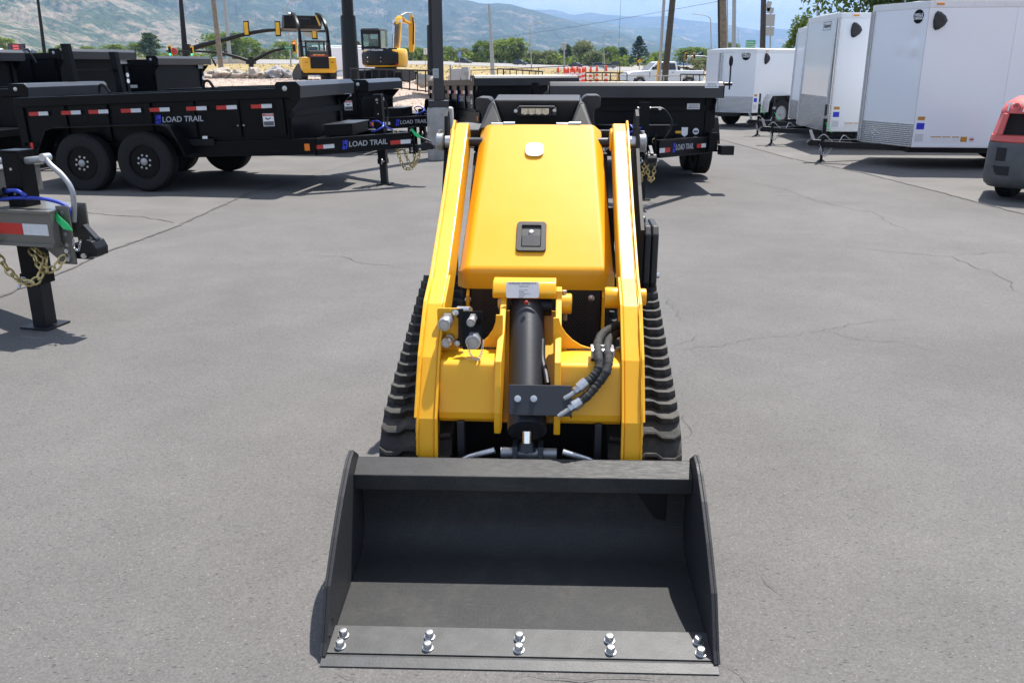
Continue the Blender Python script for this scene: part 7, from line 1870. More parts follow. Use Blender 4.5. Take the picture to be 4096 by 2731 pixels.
mb = MB(); mb.lathe([(.20, .021), (.24, .021), (.24, .026), (.20, .026)], p, (0, -1, 0), 20); mb.box(p.x - .02, p.x + .02, p.y - .028, p.y - .022, p.z - .2, p.z + .2, Matrix.Translation(p) @ Matrix.Rotation(R(45), 4, 'Y') @ Matrix.Translation(-p)); mb.build('sign_ring', M['red'], sg)
mb = MB(); mb.tube([p + Vector((.08, -.03, -.12)), p + Vector((.08, -.03, .04)), p + Vector((-.1, -.03, .06))], .022, 6); mb.build('arrow', M['ink'], sg)
p = rel(1154, 191, Y2 - .25); mb = MB(); mb.cbox(p, .52, .02, .22); st = mb.build('street_name_sign', M['sign_green'], t); text('300 NORTH', .10, M['white'], st, frame(p + Vector((0, -.013, 0)), (1, 0, 0), (0, 0, 1)))

dirpole('utility_pole', 'weathered wooden utility pole left of the short signal pole', 'utility pole', 58, (889, 312), (852, -14), .165, .15, 'wood', zfoot=.5)
t, v, a0 = dirpole('light_pole', 'plain grey steel pole behind the curved signal arm', 'light pole', 84, (922, 256), (896, -14), .19, .15, 'galv')
def lamp(label, Y, foot, top, tip, r=.14, mt='galv', luminaire=True):
    t, v, a0 = dirpole('street_lamp', label, 'street lamp', Y, foot, top, r, r * .62, mt, group='street lamps along the highway')
    b_ = gy(*tip, Y) - a0; m = v + (b_ - v) * .35 + Vector((0, 0, (b_ - v).z * .45))
    mb = MB(); mb.tube(bez([v, v + (b_ - v) * .12 + Vector((0, 0, (b_.z - v.z) * .35)), v + (b_ - v) * .5 + Vector((0, 0, (b_.z - v.z) * .32)), b_], 6), r * .5, 8); mb.build('arm', M[mt], t, smooth=True)
    d = Vector((1 if b_.x > v.x else -1, 0, 0)); mb = MB(); mb.cbox(b_ + d * .25, .7, .25, .12); mb.build('lamp_head', M[mt], t, bevel=.03)
    return t
lamp('thin grey street lamp rising behind the raised loader', 150, (1166, 288), (1147, 40), (1182, 0))
dirpole('light_pole', 'straight grey light pole right of the brown lamp post', 'light pole', 88, (1971, 302), (1957, 20), .22, .11, 'galv', zfoot=0)
lamp('grey street lamp with its arm to the right, over the control tower', 190, (2127, 300), (2120, 110), (2178, 87))
lamp('faint grey street lamp with its arm to the right, above the traffic cones', 240, (2419, 288), (2413, 147), (2455, 128))
lamp('grey street lamp with its arm to the left, in front of the far white trailer', 170, (2847, 290), (2843, 82), (2782, 57))
lamp('farther grey street lamp with its arm to the left, among the utility poles', 260, (2954, 255), (2952, 118), (2925, 104))
lamp('street lamp whose curved top shows above the boxed-name trailer', 80, (3271, 255), (3270, 12), (3252, -4), luminaire=False)
dirpole('utility_pole', 'thick dark wooden utility pole in front of the white pickup', 'utility pole', 50, (2659, 318), (2692, -14), .185, .165, 'wood_dark', zfoot=0)
t, v, a0 = dirpole('light_pole', 'slim grey steel pole leaning against the dark utility pole, yellow sleeve at its foot', 'light pole', 49, (2636, 316), (2657, -14), .085, .08, 'galv', zfoot=0)
mb = MB(); mb.tube([v * .0 + Vector((-.10, -.05, 0)), v * .36 + Vector((-.10, -.05, 0))], .055, 10); mb.build('guard_sleeve', M['sign_yellow'], t, smooth=True)
t, v, a0 = dirpole('guy_wire', 'thin guy wire with a yellow guard, right of the traffic cones', 'guy wire', 48, (2469, 316), (2484, -14), .007, .007, 'black_steel', zfoot=0)
mb = MB(); mb.tube([(0, 0, 0), v * .25], .045, 8); mb.build('guard_sleeve', M['sign_yellow'], t, smooth=True)
dirpole('utility_pole', 'wooden utility pole behind the low white trailer, cables strapped to it', 'utility pole', 62, (2896, 330), (2890, -14), .27, .24, 'wood', zfoot=0)
dirpole('conduit_pole', 'thin black pole just left of the utility pole behind the low white trailer', 'pole', 61, (2878, 330), (2874, -14), .07, .07, 'pole_black', zfoot=0)
dirpole('conduit_pole', 'hair-thin grey pole just right of the utility pole behind the low white trailer', 'pole', 61, (2911, 330), (2909, -14), .045, .045, 'galv', zfoot=0)
dirpole('light_pole', 'grey steel pole between the wooden pole and the green highway sign', 'light pole', 70, (2934, 330), (2937, -14), .17, .15, 'galv', zfoot=0)
t, v, a0 = dirpole('lamp_post', 'dark brown lamp post with a box lamp, left of the stacked sign backs', 'lamp post', 52, (3047, 320), (3055, -14), .165, .155, 'bronze', zfoot=0)
mb = MB(); p = v + Vector((-.35, 0, .05)); mb.cbox(p, .55, .35, .22); mb.build('lamp_head', M['bronze'], t, bevel=.02)
t, v, a0 = dirpole('sign_post', 'thin post with a stack of grey sign backs above the low white trailer', 'road sign', 66, (3079, 320), (3084, 30), .055, .05, 'galv', zfoot=0)
for (x0, x1, y0, y1, rot) in ((3068, 3094, 32, 54, 0), (3063, 3097, 58, 106, 0), (3062, 3095, 109, 144, 0), (3066, 3082, 6, 46, 12)):
    p0, p1 = gy(x0, y0, 65.9) - a0, gy(x1, y1, 65.9) - a0; c = (p0 + p1) / 2; Mx = Matrix.Translation(c) @ Matrix.Rotation(R(rot), 4, 'Y')
    mb = MB(); mb.box(-abs(p1.x - p0.x) / 2, abs(p1.x - p0.x) / 2, -.02, .0, -abs(p1.z - p0.z) / 2, abs(p1.z - p0.z) / 2, Mx); mb.build('sign_panel', M['sign_back'], t, bevel=.004)
def roadsign(name, label, Y, x0, x1, y0, y1, yfoot, mt, lines, posts=1, size=.3, zfoot=None, col='white'):
    p0, p1 = gy(x0, y0, Y), gy(x1, y1, Y); c = (p0 + p1) / 2; f = gy((x0 + x1) / 2, yfoot, Y); t = thing(name, label, 'road sign', f)
    w_, h_ = abs(p1.x - p0.x), abs(p1.z - p0.z); c = c - f
    for k in range(posts):
        x = 0 if posts == 1 else (-.25 + .5 * k) * w_; mb = MB(); mb.tube([(x, .05, -.4), (x, .05, c.z)], .05, 8); mb.build('post', M['galv' if posts == 1 else 'wood_dark'], t)
    mb = MB(); mb.box(c.x - w_ / 2, c.x + w_ / 2, -.02, .02, c.z - h_ / 2, c.z + h_ / 2); pn = mb.build('sign_panel', M[mt], t, bevel=.02)
    for (s, dz, sz) in lines: text(s, sz * h_, M[col], pn, frame((c.x, -.024, c.z + dz * h_), (1, 0, 0), (0, 0, 1)), bold=.004)
    return t, pn, c, w_, h_
t, pn, c, w_, h_ = roadsign('highway_sign', 'green highway guide sign with two lines of white lettering', 220, 2984, 3020, 162, 195, 262, 'sign_green', [('OGDEN', .22, .26), ('SALT LAKE', -.25, .24)], 2)
mb = MB(); mb.box(c.x - w_ * .47, c.x + w_ * .47, -.03, -.024, c.z - h_ * .03, c.z + h_ * .01)
mb.prism([(c.x - w_ * .42, c.z + h_ * .12), (c.x - w_ * .38, c.z + h_ * .12), (c.x - w_ * .38, c.z + h_ * .24), (c.x - w_ * .34, c.z + h_ * .24), (c.x - w_ * .40, c.z + h_ * .36), (c.x - w_ * .46, c.z + h_ * .24), (c.x - w_ * .42, c.z + h_ * .24)], 'y', -.03, -.024)
mb.prism([(c.x + w_ * .36, c.z - h_ * .28), (c.x + w_ * .42, c.z - h_ * .28), (c.x + w_ * .42, c.z - h_ * .34), (c.x + w_ * .47, c.z - h_ * .25), (c.x + w_ * .42, c.z - h_ * .16), (c.x + w_ * .42, c.z - h_ * .22), (c.x + w_ * .36, c.z - h_ * .22)], 'y', -.03, -.024); mb.build('sign_markings', M['white'], pn)
roadsign('road_sign', 'white regulatory sign with small print right of the digger', 200, 1694, 1709, 195, 219, 256, 'white', [('SPEED', .26, .16), ('LIMIT', .05, .16), ('70', -.25, .3)], 1, col='ink')
roadsign('road_sign', 'blue information sign beside the dark pickup on the highway', 240, 1832, 1846, 208, 231, 262, 'sign_blue', [('NEXT', .25, .2), ('EXIT', 0, .2), ('RIGHT', -.25, .2)], 1)
roadsign('road_sign', 'grey sign back on a tall post left of the willow-green bushes', 64, 2246, 2265, 171, 201, 316, 'sign_back', [], 1)
a = gy(2556, 300, 90); t = thing('warning_sign', 'yellow diamond warning sign above the hood of the white pickup', 'road sign', a); c = gy(2556, 246, 90) - a
mb = MB(); mb.tube([(0, .05, -.3), (0, .05, c.z)], .04, 8); mb.build('post', M['galv'], t)
mb = MB(); mb.prism([(-.22, c.z), (0, c.z - .22), (.22, c.z), (0, c.z + .22)], 'y', -.02, .02); pn = mb.build('sign_panel', M['sign_yellow'], t); pn.scale = (1, 1, 1)
mb = MB(); mb.tube([(-.05, -.03, c.z - .08), (-.06, -.03, c.z + .08)], .018, 6); mb.tube([(.06, -.03, c.z - .08), (.06, -.03, c.z), (.02, -.03, c.z + .08)], .018, 6); mb.build('symbol', M['ink'], pn)
# distant signal arm beyond the pickup
a = gy(2849, 262, 120); t = thing('traffic_signal', 'pale distant signal arm above the bed of the white pickup', 'traffic signal', a); a0 = a
mb = MB(); mb.tube(bez([rel(2849, 235, 120), rel(2830, 229, 120), rel(2800, 226, 120), rel(2744, 227, 120)], 6), .09, 8); mb.tube([(0, 0, -.5), rel(2849, 233, 120)], .13, 8); mb.build('mast_arm', M['galv'], t, smooth=True)
for px in (2744, 2776): signal(t, rel(px, 227, 119.6), -1, .75, None)
mb = MB(); mb.cbox(rel(2760, 227, 119.8), .36, .02, .3); mb.build('lane_sign', M['white'], t)
mb = MB(); mb.cbox(rel(2854, 238, 119.8), .45, .2, .5); mb.build('sign_panel', M['sign_yellow'], t)
# overhead wire
A, B_ = gy(1560, 168, 140), gy(2900, 2, 60); mb = MB(); mb.tube([A.lerp(B_, i / 20) - Vector((0, 0, .9 * math.sin(PI * i / 20))) for i in range(21)], .012, 5); o = mb.build('overhead_wire', M['black_steel']); props(o, 'single overhead wire slanting across the sky to the wooden utility pole', 'overhead wire')

# ================================================================ HIGHWAY WALL, BILLBOARD, VEHICLES
Yw = 250.0
def wallz(px, k): 
    return gy(px, lerp_tab([(-900, 206), (0, 212), (240, 218), (660, 236), (1000, 238)], px), Yw).z if k else gy(px, lerp_tab([(-900, 252), (0, 256), (660, 262), (1000, 262)], px), Yw).z
t = thing('highway_wall', 'pale concrete highway wall with rows of recessed panels at the left', 'wall', (gy(0, 250, Yw).x, Yw, 0)); ox = gy(0, 250, Yw).x
pxs = [-900 + 59 * k for k in range(33)]
for a, b_ in zip(pxs[:-1], pxs[1:]):
    xa, xb = gy(a, 250, Yw).x - ox, gy(b_, 250, Yw).x - ox; za0, za1, zb0, zb1 = wallz(a, 0), wallz(a, 1), wallz(b_, 0), wallz(b_, 1)
    if a >= 640 + 30:
        mb = MB(); mb.hexa([(xa, 0, za0 - 1), (xb, 0, zb0 - 1), (xb, 0, zb1), (xa, 0, za1)], [(xa, .3, za0 - 1), (xb, .3, zb0 - 1), (xb, .3, zb1), (xa, .3, za1)]); mb.build('panel', M['barrier'], t); continue
    mb = MB(); e = .03
    mb.hexa([(xa + e, .12, za0 - 1), (xb - e, .12, zb0 - 1), (xb - e, .12, zb1), (xa + e, .12, za1)], [(xa + e, .4, za0 - 1), (xb - e, .4, zb0 - 1), (xb - e, .4, zb1), (xa + e, .4, za1)])
    h = za1 - za0
    mb.hexa([(xa + e, -.02, za1 - h * .18), (xb - e, -.02, zb1 - h * .18), (xb - e, -.02, zb1), (xa + e, -.02, za1)], [(xa + e, .12, za1 - h * .18), (xb - e, .12, zb1 - h * .18), (xb - e, .12, zb1), (xa + e, .12, za1)])
    mb.hexa([(xa + e, -.05, za1 - h * .62), (xb - e, -.05, zb1 - h * .62), (xb - e, -.05, zb1 - h * .48), (xa + e, -.05, za1 - h * .48)], [(xa + e, .12, za1 - h * .62), (xb - e, .12, zb1 - h * .62), (xb - e, .12, zb1 - h * .48), (xa + e, .12, za1 - h * .48)])
    for x0, x1 in ((xa + e, xa + .28), (xb - .28, xb - e)): mb.box(x0, x1, -.02, .12, za1 - h * .5, za1 - h * .17)
    mb.build('panel', M['barrier'], t, bevel=.02)
a = gy(66, 214, 275); t = thing('billboard', 'dark electronic billboard with glowing red lines at the far left', 'billboard', (a.x, a.y, a.z - .6)); 
p0, p1 = gy(30, 176, 275) - a, gy(104, 211, 275) - a
mb = MB(); mb.box(p0.x, p1.x - .35, -.15, .3, p1.z + .6, p0.z + .6); pn = mb.build('screen', M['billboard'], t, bevel=.03)
mb = MB(); mb.box(p1.x - .35, p1.x, -.15, .3, p1.z + .6, p0.z + .6); mb.box(p0.x, p1.x, .0, .3, -1.2, p1.z + .6); mb.build('cabinet', M['black_matt'], t)
for k, s in enumerate(('Quick', 'Lunch', 'Specials!')): text(s, .70, M['led_red'], pn, frame(((p0.x + p1.x) / 2 - .15, -.156, p0.z + .6 - .6 - .72 * k), (1, 0, 0), (0, 0, 1)), bold=.012)

def car(name, label, cat, px, py, Y, yaw, L, H, W_, mt, kind='suv', group='vehicles on the highway', z=None):
    """side profile widened to the roof; wheels, panes and lamps as parts"""
    a = gy(px, py, Y); zg = a.z if z is None else z
    t = thing(name, label, cat, (a.x, a.y, zg), yaw, group); h = H
    if kind == 'suv': body = [(-.5, .17), (-.5, .50), (-.485, .60), (.22, .60), (.46, .54), (.5, .42), (.5, .17)]; cab = [(-.485, .60), (-.46, .93), (-.40, 1.0), (.02, 1.0), (.10, .95), (.24, .60)]
    elif kind == 'pickup': body = [(-.5, .20), (-.5, .56), (.20, .58), (.44, .54), (.5, .42), (.5, .2)]; cab = [(-.16, .56), (-.14, .96), (-.10, 1.0), (.10, 1.0), (.15, .96), (.26, .58)]
    else: body = [(-.5, .17), (-.5, .52), (-.47, .58), (.25, .60), (.45, .52), (.5, .40), (.5, .17)]; cab = [(-.36, .58), (-.22, .95), (-.15, 1.0), (.02, 1.0), (.10, .95), (.28, .60)]
    mb = MB(); mb.prism([(x * L, z_ * h) for x, z_ in body], 'y', -W_ / 2, W_ / 2); bd = mb.build('body', M[mt], t, bevel=.09, seg=3)
    w1, w2 = W_ * .47, W_ * .40; zc_ = [z_ for _, z_ in cab]; lo, hi = min(zc_), max(zc_)
    def rg(k, ins): return [(x * L, k * (w1 + (w2 - w1) * (z_ - lo) / (hi - lo)), z_ * h) for x, z_ in cab]
    mb = MB(); mb.hexa(rg(-1, 0), rg(1, 0)); cb = mb.build('cabin', M[mt], t, bevel=.05, seg=2)
    cx_ = sum(x for x, _ in cab) / len(cab)
    for k in (-1, 1):
        gl = [(cx_ + (x - cx_) * .86, lo + .03 + (z_ - lo) * .84) for x, z_ in cab]
        pts = [(x * L, k * (w1 + (w2 - w1) * (z_ - lo) / (hi - lo) + .012), z_ * h) for x, z_ in gl]; mb = MB(); mb.hexa(pts, [(p[0], p[1] - k * .02, p[2]) for p in pts]); mb.build('side_window', M['window'], cb)
    for e in (0, -1):
        q = [cab[0], cab[1]] if e == 0 else [cab[-2], cab[-1]]
        pts = []; sgn = -1 if e == 0 else 1
        a_, b_ = q
        for (x, z_), k in ((a_, -1), (a_, 1), (b_, 1), (b_, -1)): pts.append((x * L + sgn * .012, k * (w1 + (w2 - w1) * (z_ - lo) / (hi - lo)) * .86, (lo + (z_ - lo) * .9 + .02) * h))
        mb = MB(); mb.hexa(pts, [(p[0] - sgn * .03, p[1], p[2]) for p in pts]); mb.build('windscreen', M['window'], cb)
    for k in (-1, 1):
        mb = MB(); mb.box(-.503 * L, -.485 * L, k * W_ * .46 - .10, k * W_ * .46 + .02 * k, .38 * h, .52 * h); mb.build('tail_lamp', M['taillight'], bd)
        mb = MB(); mb.box(.475 * L, .497 * L, k * W_ * .40 - .12, k * W_ * .40 + .12, .40 * h, .48 * h); mb.build('headlight', M['silver_refl'], bd)
        for x in (-.30, .31): wheel(t, x * L, k * (W_ / 2 - .09), k, r=.185 * h if kind != 'sedan' else .22 * h, w=.2, rim='galv', nuts=5)
    return t
car('car', 'dark blue sedan above the highway wall, beside the billboard', 'car', 112, 216, 262, R(172), 4.7, 1.45, 1.8, 'car_blue', 'sedan')
car('car', 'blue car whose roof just clears the highway wall behind the trailers', 'car', 378, 223, 262, R(172), 4.7, 1.45, 1.8, 'car_blue', 'sedan')
car('car', 'white car cut off by the left edge above the highway wall', 'car', -6, 216, 262, R(172), 4.7, 1.45, 1.8, 'car_white', 'sedan')
car('suv', 'pale teal vehicle on the highway behind the wooden utility pole', 'car', 884, 243, 270, R(168), 4.8, 1.7, 1.9, 'car_teal', 'suv')
car('pickup_truck', 'black pickup truck on the highway beside the blue sign', 'pickup truck', 1853, 258, 285, R(-24), 5.4, 1.85, 1.95, 'car_black', 'pickup')
car('suv', 'black SUV on the highway left of the dark green trees', 'car', 2081, 262, 285, R(-26), 4.4, 1.6, 1.85, 'car_black', 'suv')
car('car', 'dark car with a sun glint on the highway, behind the traffic cones', 'car', 2304, 270, 275, R(-24), 4.3, 1.45, 1.8, 'car_black', 'sedan')
car('suv', 'dark SUV on the highway above the rightmost traffic cones', 'car', 2383, 272, 275, R(170), 4.6, 1.55, 1.8, 'car_grey', 'suv')
car('car', 'silver sedan on the highway left of the yellow guard sleeve', 'car', 2434, 275, 268, R(170), 4.5, 1.4, 1.8, 'car_grey', 'sedan')
car('car', 'distant dark sedan beyond the silver one', 'car', 2455, 264, 295, R(174), 4.6, 1.4, 1.8, 'car_black', 'sedan')

# white crew-cab pickup on the side road
a = gy(2645, 330, 70.0); t = thing('pickup_truck', 'white crew-cab pickup truck with a load of hoses behind the dark utility pole', 'pickup truck', (a.x, a.y, -.06), R(191))
Lp = 6.1
mb = MB(); mb.prism([(-3.05, .52), (-3.05, 1.28), (.0, 1.30), (1.15, 1.32), (1.35, 1.30), (2.75, 1.18), (2.98, 1.05), (3.05, .55), (2.6, .45), (2.45, .80), (2.1, .95), (1.75, .80), (1.6, .45), (-1.3, .45), (-1.45, .80), (-1.85, .95), (-2.2, .80), (-2.35, .52)], 'y', -.98, .98); bd = mb.build('body', M['car_white'], t, bevel=.06, seg=3)
def cabring(k, w): return [(x, k * (w - .16 * (z - 1.28) / .65), z) for x, z in ((-.95, 1.28), (-.85, 1.86), (-.72, 1.93), (.55, 1.93), (.72, 1.88), (1.40, 1.30))]
mb = MB(); mb.hexa(cabring(-1, .93), cabring(1, .93)); cb = mb.build('cab', M['car_white'], t, bevel=.05, seg=3)
for k in (-1, 1):
    for pts in ([(-.80, 1.34), (-.72, 1.80), (-.08, 1.82), (-.08, 1.34)], [(.02, 1.34), (.02, 1.82), (.58, 1.82), (1.16, 1.36)]):
        q = [(x, k * (.945 - .16 * (z - 1.28) / .65), z) for x, z in pts]; mb = MB(); mb.hexa(q, [(p[0], p[1] - k * .03, p[2]) for p in q]); mb.build('side_window', M['window'], cb)
    mb = MB(); a_, b_ = sorted((k * .98, k * 1.10)); mb.box(1.02, 1.14, a_, b_, 1.32, 1.56); mb.build('mirror', M['black_matt'], t, bevel=.03)
    for x in (-1.88, 2.08): wheel(t, x, k * .86, k, r=.40, w=.25, rim='galv', nuts=8)
    for x in (-.62, .32): mb = MB(); a_, b_ = sorted((k * .981, k * .995)); mb.box(x, x + .2, a_, b_, 1.13, 1.16); mb.build('door_handle', M['black_matt'], t)
    mb = MB(); a_, b_ = sorted((k * .90, k * .99)); mb.box(-3.07, -2.98, a_, b_, .82, 1.22); mb.build('tail_lamp', M['taillight'], t, bevel=.02)
    mb = MB(); a_, b_ = sorted((k * .981, k * .985)); mb.prism([(.55, .92), (.72, .92), (.635, 1.05)], 'y', a_, b_); mb.box(.52, .75, a_, b_, .87, .91); mb.build('door_logo', M['ink'], t)
    mb = MB(); a_, b_ = sorted((k * .981, k * .99)); mb.box(1.28, 1.33, a_, b_, .80, 1.16); mb.build('fender_vent', M['black_matt'], t)
mb = MB(); q = [(1.39, -.80, 1.34), (1.39, .80, 1.34), (.76, .70, 1.86), (.76, -.70, 1.86)]; mb.hexa(q, [(p[0] - .03, p[1], p[2] - .02) for p in q]); mb.build('windscreen', M['window'], cb)
mb = MB(); mb.box(-3.08, -3.05, -.80, .80, .78, 1.27); mb.build('tailgate', M['car_white'], t, bevel=.01)
mb = MB(); mb.box(-3.095, -3.08, -.16, .16, 1.18, 1.24); mb.build('tailgate_handle', M['black_matt'], t)
mb = MB(); rr = random.Random(9)
for k in range(9): mb.tube(bez([(-1.1 - rr.random() * .3, rr.uniform(-.7, .7), 1.25), (-1.4, rr.uniform(-.6, .6), 1.45 + rr.random() * .12), (-2.0, rr.uniform(-.6, .6), 1.42 + rr.random() * .1), (-2.6, rr.uniform(-.7, .7), 1.28)], 5), .045, 7)
mb.tube([(-1.25 + .22 * math.cos(q), -.5, 1.42 + .2 * math.sin(q)) for q in [2 * PI * i / 16 for i in range(16)]], .06, 8, closed=True); o = mb.build('hose_load', M['black_matt'], smooth=True); o.matrix_world = Matrix.Translation(t.location) @ Matrix.Rotation(R(191), 4, 'Z'); props(o, 'tangle of dark hoses lying in the bed of the white pickup', 'hose')

# ================================================================ FORKLIFT at the right edge
a = gz(4040, 800); t = thing('forklift', 'old forklift with faded red and chipped grey counterweight at the right edge', 'forklift', (6.14, 11.02, 0), R(-31))
# local: x right, y away; counterweight's rear face looks to -y
def outline(w_, d, r, n=10):
    pts = [(w_, d)]
    pts = [(-w_, d), (-w_, -.0)] + [(-w_ + r - r * math.cos(R(90 * k / n)), -r * math.sin(R(90 * k / n)) * .8) for k in range(1, n + 1)] + [(w_ - r + r * math.sin(R(90 * k / n)), -r * .8 * math.cos(R(90 * k / n))) for k in range(0, n + 1)] + [(w_, d)]
    return pts
x0 = .34
rings = []
for z, w_, sh in ((.17, .50, .10), (.22, .545, .04), (.30, .56, 0), (.68, .55, 0), (.72, .545, .012)):
    rings.append([(x0 + x, y + sh, z) for x, y in outline(w_, .9, .34)])
mb = MB(); mb.loft(rings, True, True); lo_ = mb.build('counterweight', M['forklift_grey'], t, smooth=True, angle=40)
rings = [[(x0 + x, y + sh, z) for x, y in outline(w_, .9, .34)] for z, w_, sh in ((.7205, .535, .015), (.735, .545, .005), (.80, .535, .02))]
mb = MB(); mb.loft(rings, True, True); mb.build('bumper_band', M['forklift_red'], t, smooth=True, angle=40)
# hooded upper part with the deep opening
mb = MB()
for s in (-1, 1):
    rr0 = [(x0 + s * .525, .85), (x0 + s * .525, .02), (x0 + s * .48, -.16), (x0 + s * .43, -.20), (x0 + s * .405, -.185), (x0 + s * .42, -.05), (x0 + s * .43, .85)]
    mb.hexa([(x, y + .02, .8005) for x, y in rr0], [(x0 + (x - x0) * .90, y + .09, 1.06) for x, y in rr0])
mb.build('side_cheek', M['forklift_red'], t, bevel=.012)
rings = [[(x0 + x, y + sh, z) for x, y in outline(w_, .9, .30)] for z, w_, sh in ((1.0605, .475, .085), (1.09, .47, .085), (1.175, .43, .12), (1.235, .33, .20))]
mb = MB(); mb.loft(rings, True, True); hoodf = mb.build('hood', M['forklift_red'], t, smooth=True, angle=35)
mb = MB(); mb.box(x0 - .425, x0 + .425, .02, .16, .795, 1.065); mb.build('radiator', M['void'], t)
for ch, xx, mt in (('T', -.385, 'white'), ('O', -.31, 'forklift_red'), ('Y', -.215, 'white'), ('O', -.105, 'white'), ('T', .01, 'white'), ('A', .12, 'white')):
    yb = -.20 if xx > -.2 else -.20 + (abs(xx) - .16) * .55
    ang = 0 if xx > -.2 else -R(22 + (abs(xx) - .16) * 130)
    text(ch, .135, M[mt], hoodf, frame((x0 + xx, yb + .062 - .045, 1.125), (math.cos(ang), math.sin(ang), 0), (0, .36, 1)), bold=.006, ext=.008)
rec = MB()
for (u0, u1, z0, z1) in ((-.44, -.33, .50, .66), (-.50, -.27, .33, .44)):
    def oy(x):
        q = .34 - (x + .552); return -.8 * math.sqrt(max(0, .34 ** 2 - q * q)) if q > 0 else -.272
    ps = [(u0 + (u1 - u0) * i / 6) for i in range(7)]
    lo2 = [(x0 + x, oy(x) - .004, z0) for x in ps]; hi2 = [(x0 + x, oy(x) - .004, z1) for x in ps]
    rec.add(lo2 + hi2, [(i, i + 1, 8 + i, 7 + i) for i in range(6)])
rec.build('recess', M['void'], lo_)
text('H', .12, M['silver_refl'], lo_, frame((x0 + .0, -.2755, .47), (1, 0, 0), (0, 0, 1)), ext=.0005)
wh = wheel(t, x0 - .26, .42, 1, r=.27, w=.2, rim='rust', nuts=5); wh.rotation_euler = (0, 0, R(70))
wh = wheel(t, x0 + .26, .42, 1, r=.27, w=.2, rim='rust', nuts=5); wh.rotation_euler = (0, 0, R(70))
mb = MB(); mb.box(x0 + .0, x0 + .52, .9, 2.2, .35, .95); mb.build('body', M['forklift_red'], t, bevel=.04)

# ================================================================ TREES
rrT = random.Random(21)
K = {'oak': tree_kind(9.0, 8.6, 1.4, 110, 34, .30, M['leaf'], 'round', 3, .22, 'x', 'tree'),
     'poplar': tree_kind(10.0, 6.2, 1.0, 100, 34, .28, M['leaf_dark'], 'tall', 5, .2, 'x', 'tree'),
     'bush': tree_kind(4.6, 6.4, .2, 90, 30, .24, M['leaf_sage'], 'bush', 9, .12, 'x', 'tree'),
     'pine': tree_kind(12.0, 7.0, .6, 170, 30, .22, M['needles'], 'cone', 4, .22, 'x', 'pine tree')}
used = set()
def tree(kind, label, px, pbase, ptop, pw, Y, rot):
    """kind, photo column, rows of foot and top, width in photo pixels"""
    src = K[kind]; h0, w0 = {'oak': (9.0, 8.6), 'poplar': (10, 6.2), 'bush': (4.6, 6.4), 'pine': (12, 7.0)}[kind]
    Y *= 2.25 if Y > 130 else 1; a = gy(px, pbase, Y); h = (gy(px, ptop, Y) - a).length; w_ = pw * Y / FPX
    o = src if kind not in used else dup(src)
    used.add(kind)
    o.location = a; o.scale = (w_ / w0, w_ / w0, h / h0); o.rotation_euler = (0, 0, rot)
    o['label'] = label; o['category'] = 'pine tree' if kind == 'pine' else 'tree'; o['group'] = 'trees along the highway'
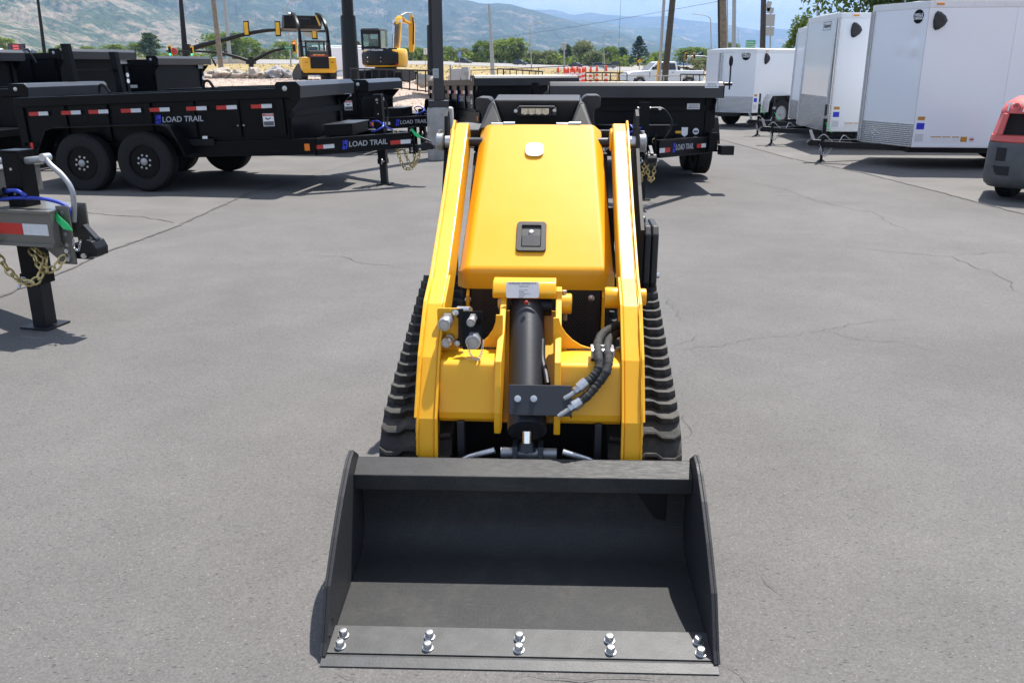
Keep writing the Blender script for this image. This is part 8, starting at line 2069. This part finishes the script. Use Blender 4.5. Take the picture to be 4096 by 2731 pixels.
TT = [('oak', 'leafy tree behind the billboard at the far left', 14, 215, 150, 90, 150), ('oak', 'lighter low tree left of the black tarp housing', 262, 222, 178, 62, 160), ('bush', 'small dark bush between two pale trees over the trailers', 304, 222, 195, 30, 160),
      ('bush', 'low yellow-green bush at the foot of the black street lamp', 222, 222, 195, 44, 160), ('oak', 'low tree right of the small dark bush', 352, 222, 186, 56, 158), ('oak', 'bright tree left of the grey fence panel over the trailers', 462, 228, 178, 90, 152), ('poplar', 'tall dark tree left of the signal mast', 604, 232, 133, 96, 150),
      ('oak', 'medium tree left of the tall dark tree', 545, 230, 172, 56, 152), ('bush', 'shrubby tree right of the signal mast', 715, 236, 190, 70, 150), ('oak', 'large bright tree behind the wooden utility pole', 905, 245, 128, 165, 146), ('oak', 'rounded tree right of the grey steel pole', 985, 246, 150, 120, 150),
      ('oak', 'tree behind the green street-name sign', 1145, 242, 166, 96, 146), ('bush', 'bushy tree left of the raised loader', 1075, 242, 196, 84, 148), ('oak', 'tree between the raised loader and the big black post', 1345, 236, 186, 110, 148), ('poplar', 'dark tree top left of the digger cab', 1432, 240, 165, 42, 150),
      ('oak', 'bushy tree right of the digger', 1660, 246, 190, 130, 150), ('bush', 'low bushes between the digger and the white regulatory sign', 1720, 248, 200, 90, 152),
      ('oak', 'tree at the left end of the central tree belt', 1790, 248, 186, 66, 152), ('bush', 'grey-green bush behind the blue sign', 1850, 250, 190, 90, 150), ('oak', 'tall bright tree left of the light pole', 1930, 252, 162, 84, 150), ('oak', 'big dark-hearted tree in the middle of the belt', 2040, 256, 150, 130, 150), ('poplar', 'dark upright tree at the right flank of the big tree', 2082, 256, 178, 60, 151),
      ('oak', 'tree directly right of the light pole', 1985, 252, 172, 70, 153), ('bush', 'olive bush under the first grey street lamp', 2140, 258, 202, 110, 148), ('bush', 'grey-green bush left of the tall sign back', 2205, 262, 200, 90, 148), ('poplar', 'dark tree behind the tall sign back', 2262, 262, 178, 72, 154), ('bush', 'pale willow-like tree above the traffic cones', 2328, 264, 160, 92, 150), ('bush', 'rounded sage bush above the rightmost cones', 2378, 266, 200, 84, 147),
      ('oak', 'vivid green tree behind the faint street lamp', 2440, 264, 185, 70, 150), ('poplar', 'dark mixed tree left of the big pine', 2486, 266, 190, 62, 152), ('pine', 'tall dark pine rising left of the utility pole', 2552, 262, 145, 96, 142), ('oak', 'tree glimpsed between the pine and the dark utility pole', 2632, 268, 205, 60, 155), ('oak', 'wide rounded green tree behind the bed of the white pickup', 2772, 262, 188, 140, 152), ('bush', 'low bush under the distant signal arm', 2800, 285, 232, 110, 118), ('oak', 'tree behind the utility poles at the low white trailer', 2920, 262, 170, 80, 170), ('bush', 'olive shrub line under the green highway sign', 3050, 262, 190, 120, 185), ('oak', 'low trees right of the green highway sign', 3105, 262, 196, 80, 180)]
for i, (k, lab, px, pb_, pt, pw, Y) in enumerate(TT): tree(k, lab, px, pb_, pt, pw, Y, i * 1.7)
# belt of undergrowth that joins the far trees
mb = MB(); cl = []; rr = random.Random(14)
for k in range(420):
    px = rr.uniform(1640, 2660); Y = rr.uniform(328, 375); yb = lerp_tab([(1640, 246), (2100, 256), (2660, 266)], px); a = gy(px, yb, Y); r = rr.uniform(1.2, 2.6); cl.append(((a.x, a.y, a.z + rr.uniform(.3, 3.2)), r))
for k in range(200):
    px = rr.uniform(-100, 1300); Y = rr.uniform(330, 370); a = gy(px, lerp_tab([(0, 222), (600, 234), (1300, 242)], px), Y); r = rr.uniform(1., 2.); cl.append(((a.x, a.y, a.z + rr.uniform(.0, 1.6)), r))
vs, fs = leaf_mesh(cl, 26, .55, 8); mb.add(vs, fs); props(mb.build('undergrowth', M['leaf'], recalc=False), kind='stuff')
# nearer trees over the white trailers
t = tree_kind(8.0, 12.0, 2.9, 230, 330, .105, M['leaf_dark'], 'bush', 12, .25, 'large dark leafy tree overhanging the white trailers at the upper right', 'tree'); a = gy(3760, 60, 31); t.location = (18.9, 31, 0); t['group'] = 'trees behind the white trailers'
t = tree_kind(7.6, 10.0, 2.9, 170, 280, .105, M['leaf'], 'bush', 15, .22, 'brighter tree behind the right end of the largest white trailer', 'tree'); t.location = (25.5, 34, 0); t['group'] = 'trees behind the white trailers'
t = tree_kind(6.5, 4.6, .8, 80, 60, .12, M['leaf'], 'tall', 17, .14, 'slender light-green tree peeking out left of the narrow white trailer', 'tree'); a = gy(3190, 235, 52); t.location = (a.x + .1, 52, 0); t.scale = (.52, .52, .66); t['group'] = 'trees behind the white trailers'
for k, o in K.items():
    if k not in used:
        bpy.data.objects.remove(o)
